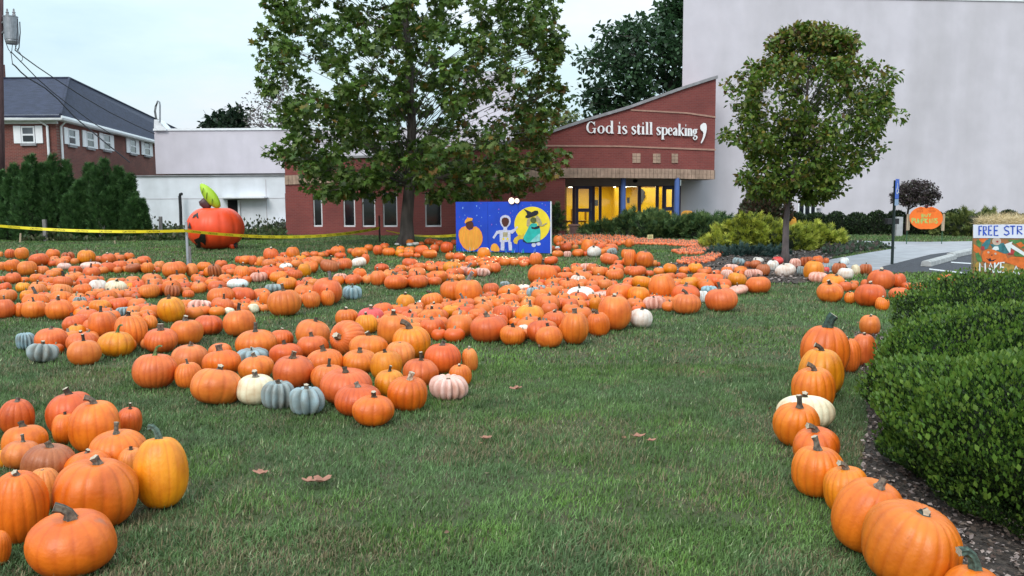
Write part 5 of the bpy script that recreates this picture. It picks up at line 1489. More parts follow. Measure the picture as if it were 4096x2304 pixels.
def wire(name, pts, Y0, Y1, r, parent=None, lab=None):
    n = len(pts); P = [at(px, py, Y0 + (Y1 - Y0) * i / (n - 1)) for i, (px, py) in enumerate(pts)]
    P2 = [P[0]]
    for i in range(1, len(P)):
        P2 += [P[i - 1].lerp(P[i], .5), P[i]]
    mb = MB().tube(P2, r, 5)
    if parent is not None: return build(name, mb, M_wire, parent)
    return tag(build(name, mb, M_wire, loc=P[0]), lab, 'overhead wire', 'service wires from the transformer')
wire('lead', [(70, 75), (70, 120), (67, 165), (64, 185), (60, 200)], Yp - .4, Yp - .4, .018, up)
wire('lead', [(79, 87), (81, 130), (78, 165), (76, 190), (70, 204)], Yp - .4, Yp - .4, .022, up)
wire('lead', [(24, 172), (34, 198), (44, 210), (50, 256)], Yp - .4, Yp - .4, .016, up)
wire('lead', [(50, 176), (47, 205), (40, 212)], Yp - .4, Yp - .4, .014, up)
wire('lead', [(60, 178), (62, 190), (75, 205), (90, 226), (90, 240), (80, 248)], Yp - .4, Yp - .4, .012, up)
wire('service_wire', [(60, 200), (92, 226), (150, 268), (217, 313), (330, 386), (440, 450), (540, 500), (618, 535)], Yp - .4, 49.5, .026, lab='upper service wire crossing the dark roof to the white parapet')
wire('service_wire', [(45, 208), (85, 248), (150, 315), (215, 372), (290, 430), (370, 490), (450, 540)], Yp - .4, 41.6, .022, lab='middle service wire crossing in front of the dark roof')
wire('service_wire', [(50, 256), (62, 265), (85, 290), (112, 312), (180, 352), (230, 395), (300, 470), (420, 570), (520, 650)], Yp - .4, 41.6, .030, lab='lowest and thickest service wire crossing in front of the shuttered windows')

# ---- terracotta pot, orange cutout boards
pg = Vector((at(2296, 940, 35.0).x, 35.0, 0))
pot = thing('planter_pot', 'large dusty terracotta planter pot at the porch corner', 'planter', pg)
build('pot', MB().lathe(pg, [(.14, 0), (.15, .02), (.20, .40), (.235, .41), (.235, .47), (.20, .47), (.18, .40)], 20), mat('terracotta', (.32, .17, .145), .85, .12, 5), pot)
build('pot_soil', MB().lathe(pg, [(.18, .36), (.18, .41)], 16), M_mulch, pot)
M_cut = mat('cutout_orange', (.80, .36, .05), .6, .08, 3)
def cutout(name, lab, x0, x1, y0, y1, Y, kind=0):
    n = 22; pts = []
    for i in range(n):
        a = 2 * PI * i / n; s = lambda v: math.copysign(abs(v) ** .6, v)
        pts.append(((x0 + x1) / 2 + (x1 - x0) / 2 * s(math.cos(a)), (y0 + y1) / 2 - (y1 - y0) / 2 * s(math.sin(a))))
    g = at((x0 + x1) / 2, y1, Y)
    t = thing(name, lab, 'cutout sign', (g.x, Y, 0))
    build('board', MB().prism([at(x, y, Y) for x, y in pts][::-1], (0, .02, 0)), M_cut, t)
    build('stake', MB().bx(g.x - .02, g.x + .02, Y + .021, Y + .05, -.05, g.z + .4), M_wood, t)
    return t
t = cutout('pumpkin_cutout', 'plain orange pumpkin shaped board behind the dark junipers beside the column', 2724, 2776, 842, 905, 35.2)
for yy in (858, 866):
    build('painted_mark', MB().tube([at(2752, yy + 14, 35.18), at(2758, yy + 22, 35.18), at(2762, yy + 32, 35.18)], .012, 5), M_black, t)
cutout('pumpkin_cutout', 'yellow orange board half hidden behind the small tree trunk', 3128, 3186, 866, 915, 34.4)

# ---- tiny sign in the mini pumpkin patch
g = gnd(2594, 968)
t = thing('price_sign', 'tiny pale yellow price sign on a stake over the mini pumpkins', 'sign', Vector((g.x, g.y, 0)))
a = at(2590, 939, g.y); b = at(2612, 955, g.y)
build('sign_board', MB().bx(a.x, b.x, g.y - .015, g.y, b.z, a.z), mat('pale_sign', (.70, .68, .34), .6, .1, 9), t)
build('stake', MB().bx(g.x - .02, g.x + .02, g.y + .001, g.y + .03, -.04, b.z + .05), M_wtrim, t)
for k_ in range(3):
    z_ = a.z - (a.z - b.z) * (.25 + .25 * k_)
    build('printed_line', MB().bx(a.x + .03, b.x - .03, g.y - .018, g.y - .0155, z_ - .008, z_ + .008), M_green, t)

# ---- hand painted caps
CAP = {'A': [[(0, 0), (.5, 1), (1, 0)], [(.2, .38), (.8, .38)]], 'B': [[(0, 0), (0, 1), (.7, .95), (.75, .6), (0, .52)], [(0, .52), (.85, .42), (.85, .06), (0, 0)]],
 'E': [[(.9, 1), (0, 1), (0, 0), (.95, 0)], [(0, .52), (.75, .52)]], 'F': [[(.9, 1), (0, 1), (0, 0)], [(0, .52), (.7, .52)]], 'G': [[(.9, .85), (.5, 1), (.05, .6), (.1, .2), (.5, 0), (.9, .15), (.9, .45), (.55, .45)]],
 'I': [[(.5, 0), (.5, 1)]], 'K': [[(0, 0), (0, 1)], [(.85, 1), (.02, .48), (.95, 0)]], 'M': [[(0, 0), (.05, 1), (.5, .4), (.95, 1), (1, 0)]], 'N': [[(0, 0), (0, 1), (.95, 0), (.95, 1)]],
 'P': [[(0, 0), (0, 1), (.8, .95), (.85, .6), (0, .48)]], 'R': [[(0, 0), (0, 1), (.8, .95), (.8, .6), (0, .5), (.9, 0)]], 'S': [[(.9, .88), (.5, 1), (.08, .8), (.25, .56), (.75, .42), (.9, .18), (.45, 0), (.02, .14)]],
 'T': [[(0, 1), (1, 1)], [(.5, 1), (.5, 0)]], 'U': [[(0, 1), (.02, .25), (.5, 0), (.95, .25), (1, 1)]], 'Y': [[(0, 1), (.5, .5), (1, 1)], [(.5, .5), (.5, 0)]], 'W': [[(0, 1), (.25, 0), (.5, .7), (.75, 0), (1, 1)]]}
def caps(text, boxes, w, Y, off, m, parent, name='letter'):
    """boxes: list of (x0,x1,ytop,ybot) px"""
    for ch, (x0, x1, yt, yb) in zip(text, boxes):
        mb = MB()
        for si, st in enumerate(CAP[ch]):
            L, R = ribbon([(x0 + u * (x1 - x0), yb - v * (yb - yt), w) for u, v in st])
            f = lambda p: at(p[0], p[1], Y - off - si * .0006)
            mb.strip([f(p) for p in L], [f(p) for p in R], (0, .002, 0))
        build(name, mb, m, parent)

# ---- orange "BUY PUMPKINS" sign
Ys = 27.5
gs = at(3705, 940, Ys)
ps = thing('pumpkin_sign', 'orange pumpkin shaped sign lettered BUY PUMPKINS in green between two pale stakes', 'sign', (gs.x, Ys, 0))
s4 = 10.35
op = []
for i in range(40):
    a = 2 * PI * i / 40
    x = 1085 + 690 * math.cos(a); y = 745 - 500 * math.sin(a) * (1 + .03 * math.cos(2 * a))
    if abs(x - 1085) < 120: y += 40 if y < 745 else -25
    op.append((3600 + x / s4, 800 + y / s4))
M_so = mat('sign_orange', (.85, .17, .02), .5, .06, 5)
M_sg = mat('sign_green', (.42, .52, .13), .6, .1, 20)
M_sr = mat('sign_brown', (.42, .06, .01), .6, .2, 20)
build('board', MB().prism([at(x, y, Ys) for x, y in op][::-1], (0, .02, 0)), M_so, ps)
build('painted_stem', MB().prism([at(3600 + x / s4, 800 + y / s4, Ys - .004) for x, y in ((1030, 200), (1190, 200), (1170, 310), (1090, 350), (1030, 310))][::-1], (0, .003, 0)), mat('stem_maroon', (.06, .008, .008), .7, .1, 4), ps)
bx_ = lambda x0, x1, y0, y1: (3600 + x0 / s4, 3600 + x1 / s4, 800 + y0 / s4, 800 + y1 / s4)
caps('BUY', [bx_(900, 985, 580, 700), bx_(1030, 1130, 590, 700), bx_(1175, 1280, 560, 700)], 3.8, Ys, .006, M_sg, ps)
caps('PUMPKINS', [bx_(500 + i * 137, 600 + i * 137 + (8 if i in (2,) else 0), 750 + (i % 3) * 15, 950 + (i % 3) * 12) for i in range(8)], 4.6, Ys, .006, M_sg, ps)
for row, (x0, x1, yy) in enumerate(((790, 1000, 350), (1200, 1460, 340), (700, 970, 460), (1190, 1530, 450))):
    n_ = int((x1 - x0) / 45)
    for k_ in range(n_):
        x = x0 + k_ * 45; h_ = 30 + 12 * ((k_ * 7 + row) % 3)
        build('brush_mark', MB().prism([at(3600 + (x + a_) / s4, 800 + (yy + b_) / s4, Ys - .006) for a_, b_ in ((0, -h_), (10, -h_), (24, h_), (12, h_))][::-1], (0, .002, 0)), M_sr, ps)
for x0, x1, yt, yb in ((310, 355, 590, 1260), (372, 400, 580, 1250), (1745, 1775, 860, 1270), (1805, 1850, 570, 1280)):
    a = at(3600 + x0 / s4, 800 + yt / s4, Ys); b = at(3600 + x1 / s4, 800 + yb / s4, Ys)
    build('stake', MB().bx(a.x, b.x, Ys + .022, Ys + .05, b.z, a.z), M_wood, ps)
for x0 in (330, 1790):
    a = at(3600 + x0 / s4, 915, Ys)
    build('metal_foot', MB().tube([Vector((a.x, Ys + .06, at(0, 915, Ys).z + .1)), Vector((a.x, Ys + .06, -.03))], .013, 6), mat('green_steel', (.03, .10, .05), .5, .1, 4), ps)

# ---- blue accessible parking sign, seen nearly edge on
g = gnd(3568, 1058)
hp = thing('parking_sign', 'blue accessible parking sign seen edge on, on a tall dark steel post', 'sign', Vector((g.x, g.y, 0)))
zt_ = at(3568, 716, g.y).z
build('post', MB().box(Vector((g.x, g.y, zt_ / 2 - .03)), (.045, .045, zt_), rz=.3), mat('post_green', (.018, .03, .028), .5, .1, 4), hp)
al = math.radians(52); dh = Vector((math.cos(al), math.sin(al), 0)); nh = Vector((-dh.y, dh.x, 0)) * -1
zc = at(3568, 795, g.y).z
M_sb = mat('sign_blue', (.02, .12, .62), .4, .05, 3); M_sb2 = mat('sign_pale_blue', (.30, .42, .62), .4, .05, 3)
nv = Vector((-math.sin(al), math.cos(al), 0)); nv = -nv if nv.y > 0 else nv
c0 = Vector((g.x + .015, g.y, 0)) + nv * .035
def pan(name, z0, z1, w, m, off): 
    c = c0 + nv * off
    P = [c - dh * w / 2, c + dh * w / 2]
    return build(name, MB().prism([Vector((P[0].x, P[0].y, z0)), Vector((P[1].x, P[1].y, z0)), Vector((P[1].x, P[1].y, z1)), Vector((P[0].x, P[0].y, z1))][::-1], -nv * .003), m, hp)
pan('sign_panel', zc, zt_, .30, M_sb, 0)
pan('sign_plate', at(3568, 822, g.y).z, zc - .01, .30, M_sb2, 0)
# wheelchair symbol
sy = [[(-.01, .36), (.0, .26), (.0, .19), (.07, .19), (.10, .09), (.13, .10)], [(.0, .25), (.06, .25)]]
wc = [(-.01 + .075 * math.cos(a), .14 + .075 * math.sin(a)) for a in np.linspace(math.radians(120), math.radians(370), 16)]
zz0 = zc + .06
for st in sy + [wc, [(-.012, .385), (-.005, .395)]]:
    L, R = ribbon([(x, y, .026) for x, y in st])
    f = lambda p: c0 + nv * .005 + dh * p[0] * 1.1 + Vector((0, 0, zz0 + p[1] * .8))
    build('wheelchair_symbol', MB().strip([f(p) for p in L], [f(p) for p in R], -nv * .002), M_wtrim, hp)
# black box on a thin post by the hedge
Yk = 30.0
kb = thing('black_box', 'black box on a thin leaning post beside the blue parking sign', 'post box', (at(3566, 930, Yk).x, Yk, 0))
a = at(3545, 874, Yk); b = at(3590, 896, Yk)
build('box', MB().bx(a.x, b.x, Yk - .12, Yk + .12, b.z, a.z), M_black, kb)
build('post', MB().tube([at(3582, 808, Yk + .14), at(3572, 930, Yk + .14)], .02, 6), M_black, kb)
a = at(3588, 868, 33); b = at(3612, 890, 33)
tag(build('utility_cabinet', MB().bx(a.x, b.x, 33, 33.3, 0, a.z), mat('cabinet_grey', (.40, .40, .42), .7, .1, 5), loc=(a.x, 33, 0)), 'small pale utility cabinet in the hedge beside the black box', 'utility cabinet')

# ---- straw bale with the hand painted sign
Yf = 15.8
gs = at(4000, 1100, Yf)
sb = thing('straw_sign', 'hand painted sign lettered FREE STR and MAKE A with scarecrow and pumpkin picture', 'sign', (gs.x, Yf, 0))
s5 = 5.572
P5_ = lambda u, v, off=0.0: at(3860 + u / s5, 860 + v / s5, Yf - off)
M_banner = mat('banner_white', (.66, .68, .80), .6, .05, 3)
M_blue_l = mat('marker_blue', (.02, .08, .50), .6, .12, 12)
M_bgp = mat('mural_ground', (.42, .12, .05), .7, .3, 5, col2=(.13, .16, .06))
def flat(name, pts, off, m, th=.002):
    P = [P5_(u, v, off) for u, v in pts]
    a = sum((P[i].x * P[(i + 1) % len(P)].z - P[(i + 1) % len(P)].x * P[i].z) for i in range(len(P)))
    if a > 0: P = P[::-1]
    return build(name, MB().prism(P, (0, th, 0)), m, sb)
flat('picture_board', [(188, 515), (1750, 515), (1750, 1480), (188, 1480)], 0.0, M_bgp, .02)
flat('banner_strip', [(186, 215), (1750, 205), (1750, 520), (188, 512)], .012, M_banner, .01)
bxs = lambda x0, x1, y0, y1: (3860 + x0 / s5, 3860 + x1 / s5, 860 + y0 / s5, 860 + y1 / s5)
caps('FREESTR', [bxs(315, 390, 250, 450), bxs(412, 488, 252, 455), bxs(530, 610, 245, 445), bxs(655, 750, 245, 455), bxs(865, 1000, 245, 450), bxs(1010, 1120, 250, 435), bxs(1170, 1290, 248, 430)], 5.2, Yf, .018, M_blue_l, sb)
M_po = mat('mural_orange', (.72, .16, .03), .7, .15, 12); M_pg = mat('mural_green', (.08, .22, .07), .7, .2, 12); M_pt = mat('mural_teal', (.05, .20, .23), .7, .2, 12)
M_ps = mat('mural_skin', (.55, .42, .34), .7, .1, 12); M_pr = mat('mural_red', (.42, .04, .05), .7, .1, 12); M_pw = mat('mural_white', (.70, .75, .78), .6, .05, 12); M_py = mat('mural_ochre', (.40, .25, .05), .7, .2, 12)
flat('painted_patch', circ(420, 560, 120, 50, 14), .003, M_po); flat('painted_leaf', [(250, 580), (300, 540), (370, 620), (350, 720), (280, 690)], .004, M_pg)
flat('painted_patch', [(190, 640), (300, 720), (360, 800), (340, 900), (190, 800)], .0035, M_po)
flat('painted_sleeve', [(370, 680), (470, 560), (570, 520), (560, 640), (500, 750), (430, 770)], .005, M_pt)
flat('painted_patch', circ(400, 740, 38, 50, 12), .0062, M_pr)
flat('painted_leaf', [(230, 860), (300, 830), (350, 920), (380, 1020), (330, 1090), (260, 1000)], .004, M_pg)
flat('painted_sleeve', [(560, 650), (720, 640), (860, 620), (990, 850), (860, 860), (740, 800), (640, 760)], .0045, M_pt)
flat('painted_face', circ(705, 585, 100, 90, 18), .0075, M_ps); flat('painted_mouth', circ(722, 592, 26, 22, 10), .0095, M_pr)
flat('painted_collar', [(600, 760), (660, 700), (740, 700), (760, 770), (690, 790)], .0072, M_pw)
flat('painted_jack_o_lantern', [(370, 900), (410, 810), (500, 765), (620, 770), (760, 830), (900, 870), (940, 950), (920, 1050), (780, 1100), (520, 1080), (400, 1030)], .0085, M_po)
for c_ in ((522, 832), (680, 862)): flat('painted_eye', circ(*c_, 26, 24, 10), .0105, M_ps)
flat('painted_nose', [(580, 900), (610, 870), (610, 915)], .0105, M_bpaint)
flat('painted_grin', [(470, 950), (530, 990), (560, 950), (590, 1010), (700, 980), (640, 1030), (540, 1035)], .0107, M_bpaint)
flat('painted_patch', [(900, 980), (1050, 930), (1400, 940), (1750, 960), (1750, 1200), (1300, 1210), (1100, 1120), (930, 1060)], .0055, M_po)
flat('painted_leaf', [(1080, 860), (1130, 800), (1330, 900), (1600, 930), (1300, 930), (1120, 920)], .0088, M_pg)
flat('painted_patch', [(1000, 800), (1060, 760), (1100, 830), (1080, 880), (960, 880)], .0092, M_pr)
flat('painted_patch', [(850, 1080), (1100, 1110), (1120, 1260), (900, 1300), (780, 1200)], .004, M_py)
flat('painted_patch', circ(300, 1150, 80, 110, 14), .0042, M_py)
flat('painted_leaf', [(950, 560), (1300, 540), (1700, 560), (1700, 760), (1300, 740), (1100, 640)], .0036, M_pg)
flat('painted_patch', [(1130, 640), (1250, 600), (1330, 680), (1240, 730)], .0058, M_po)
flat('painted_arrow', [(880, 655), (1060, 590), (1040, 650), (1600, 1010), (1560, 1060), (1020, 730), (1010, 850), (960, 800)], .0125, M_pw)
caps('MAKEA', [bxs(325, 455, 1060, 1260), bxs(500, 640, 1070, 1290), bxs(665, 780, 1060, 1290), bxs(795, 890, 1060, 1280), bxs(1040, 1240, 1140, 1380)], 6.2, Yf, .016, M_pw, sb)
# the bale behind and its loose straw
bt = P5_(240, 190).z
M_straw = leaf_mat('straw', .1, .8)
bl = thing('straw_bale', 'pale straw heaped on a bale behind the FREE STR banner', 'straw bale', (gs.x + .3, Yf + .5, 0))
x0_ = P5_(330, 0).x + .32; x1_ = x0_ + 1.6
build('bale', MB().bx(x0_, x1_, Yf + .06, Yf + .85, 0, bt - .04), mat('bale_straw', (.42, .32, .17), .95, .2, 14, .8, 60), bl, bevel=.03)
n = 5200
P = np.stack([rng.uniform(x0_, x1_, n), rng.uniform(Yf + .05, Yf + .85, n), np.full(n, bt - .05)], 1); P[:, 2] += .17 * rng.random(n) * (.4 + .8 * vnoise(P[:, 0], P[:, 1], .3, 20))
D = rnd_dirs(n); D[:, 2] = np.abs(D[:, 2]) * .8
tv_ = np.array([(0, -.02, 0), (0, .02, 0), (1, 0, .0)], float)
V, Fc, ix = scatter(P, D, rnd_dirs(n), .16 * (.4 + rng.random(n)), (tv_, np.array([(0, 1, 2)])))
so = np_mesh('loose_straw', V, Fc, pal([(.66, .52, .30), (.75, .62, .40), (.5, .38, .2)], n, .2)[ix], M_straw, bl)

# ---- fallen leaves on the near lawn
M_dry = leaf_mat('dry_leaf', .15, .8)
for px, py, s, lab in ((1285, 1925, .095, 'largest curled tan leaf on the open lawn'), (1040, 1893, .07, 'small tan leaf lying left of the largest one'), (2062, 1556, .08, 'small tan leaf level with the pale pink pumpkin'), (2555, 1746, .07, 'brown leaf left in the pair near the pumpkin line'), (2605, 1762, .05, 'tiny pale leaf right in the pair near the pumpkin line'), (1945, 1752, .06, 'rusty leaf fragment in the middle of the lawn'), (1235, 1925, .07, 'narrow tan leaf touching the largest leaf')):
    g = gnd(px, py, .035)
    nn = 15; v = [(0, 0, 0)]
    for q in range(nn):
        a_ = 2 * PI * q / nn; rr_ = .50 * (1 + .30 * math.cos(5 * a_ + px) * (.4 + .6 * random.random())) 
        v.append((rr_ * math.cos(a_) * 1.25, rr_ * math.sin(a_) * .8, 0))
    for q in range(nn):
        v.append((v[1 + q][0] * .55, v[1 + q][1] * .55, 0))
    v = np.array(v); t_ = [(0, 1 + nn + q, 1 + nn + (q + 1) % nn) for q in range(nn)] + [(1 + nn + q, 1 + q, 1 + (q + 1) % nn) for q in range(nn)] + [(1 + nn + q, 1 + (q + 1) % nn, 1 + nn + (q + 1) % nn) for q in range(nn)]
    th = random.uniform(-.5, .5); c_, s_ = math.cos(th), math.sin(th)
    Pv = np.stack([g.x + s * (v[:, 0] * c_ - v[:, 1] * s_), g.y + s * (v[:, 0] * s_ + v[:, 1] * c_), .030 + s * (1.1 * v[:, 1] ** 2 + .35 * np.abs(v[:, 0]) ** 1.5 + .10 * rng.random(len(v)))], 1)
    o = np_mesh('fallen_leaf', Pv, np.array(t_), np.tile([.36, .17, .12], (len(v), 1)) * (.75 + .5 * rng.random((len(v), 1))), M_dry, loc=(g.x, g.y, 0))
    tag(o, lab, 'fallen leaf', 'fallen leaves on the lawn')

# scattered bits of leaf and thatch on the lawn
n = 900
y = np.sqrt(rng.random(n) * (26 ** 2 - 2 ** 2) + 4); x = (rng.random(n) * 2 - 1) * (.6 * y + .8)
k_ = ~(in_poly(x, y, P_walk) | in_poly(x, y, P_asph)); x, y = x[k_], y[k_]; n = len(x)
V, Fc, ix = scatter(np.stack([x, y, .022 + .012 * rng.random(n)], 1), rnd_dirs(n) * np.array([1, 1, .35]), rnd_dirs(n) * .6 + np.array([0, 0, 1.]), .016 + .035 * rng.random(n) ** 2, tmpl_oval())
np_mesh('leaf_litter', V, Fc, pal([(.30, .17, .11), (.22, .12, .07), (.20, .14, .09), (.16, .09, .06)], n, .3)[ix], M_dry)['kind'] = 'stuff'
# ================================================================== PUMPKINS
CROPS = {'P1': (0, 970, 5.152), 'P2': (500, 970, 5.152), 'P3': (1000, 970, 5.152), 'P4': (1500, 930, 5.152), 'P5': (2000, 930, 5.152), 'P6': (2500, 930, 5.152), 'P7': (3000, 990, 5.152), 'P8': (1700, 1130, 5.152), 'P9': (2200, 1130, 5.152),
         'A': (0, 950, 2.576), 'B': (900, 950, 2.342), 'D': (2900, 950, 2.154), 'E': (0, 1450, 1.697), 'F': (500, 1200, 1.717), 'G': (2900, 1150, 1.256)}
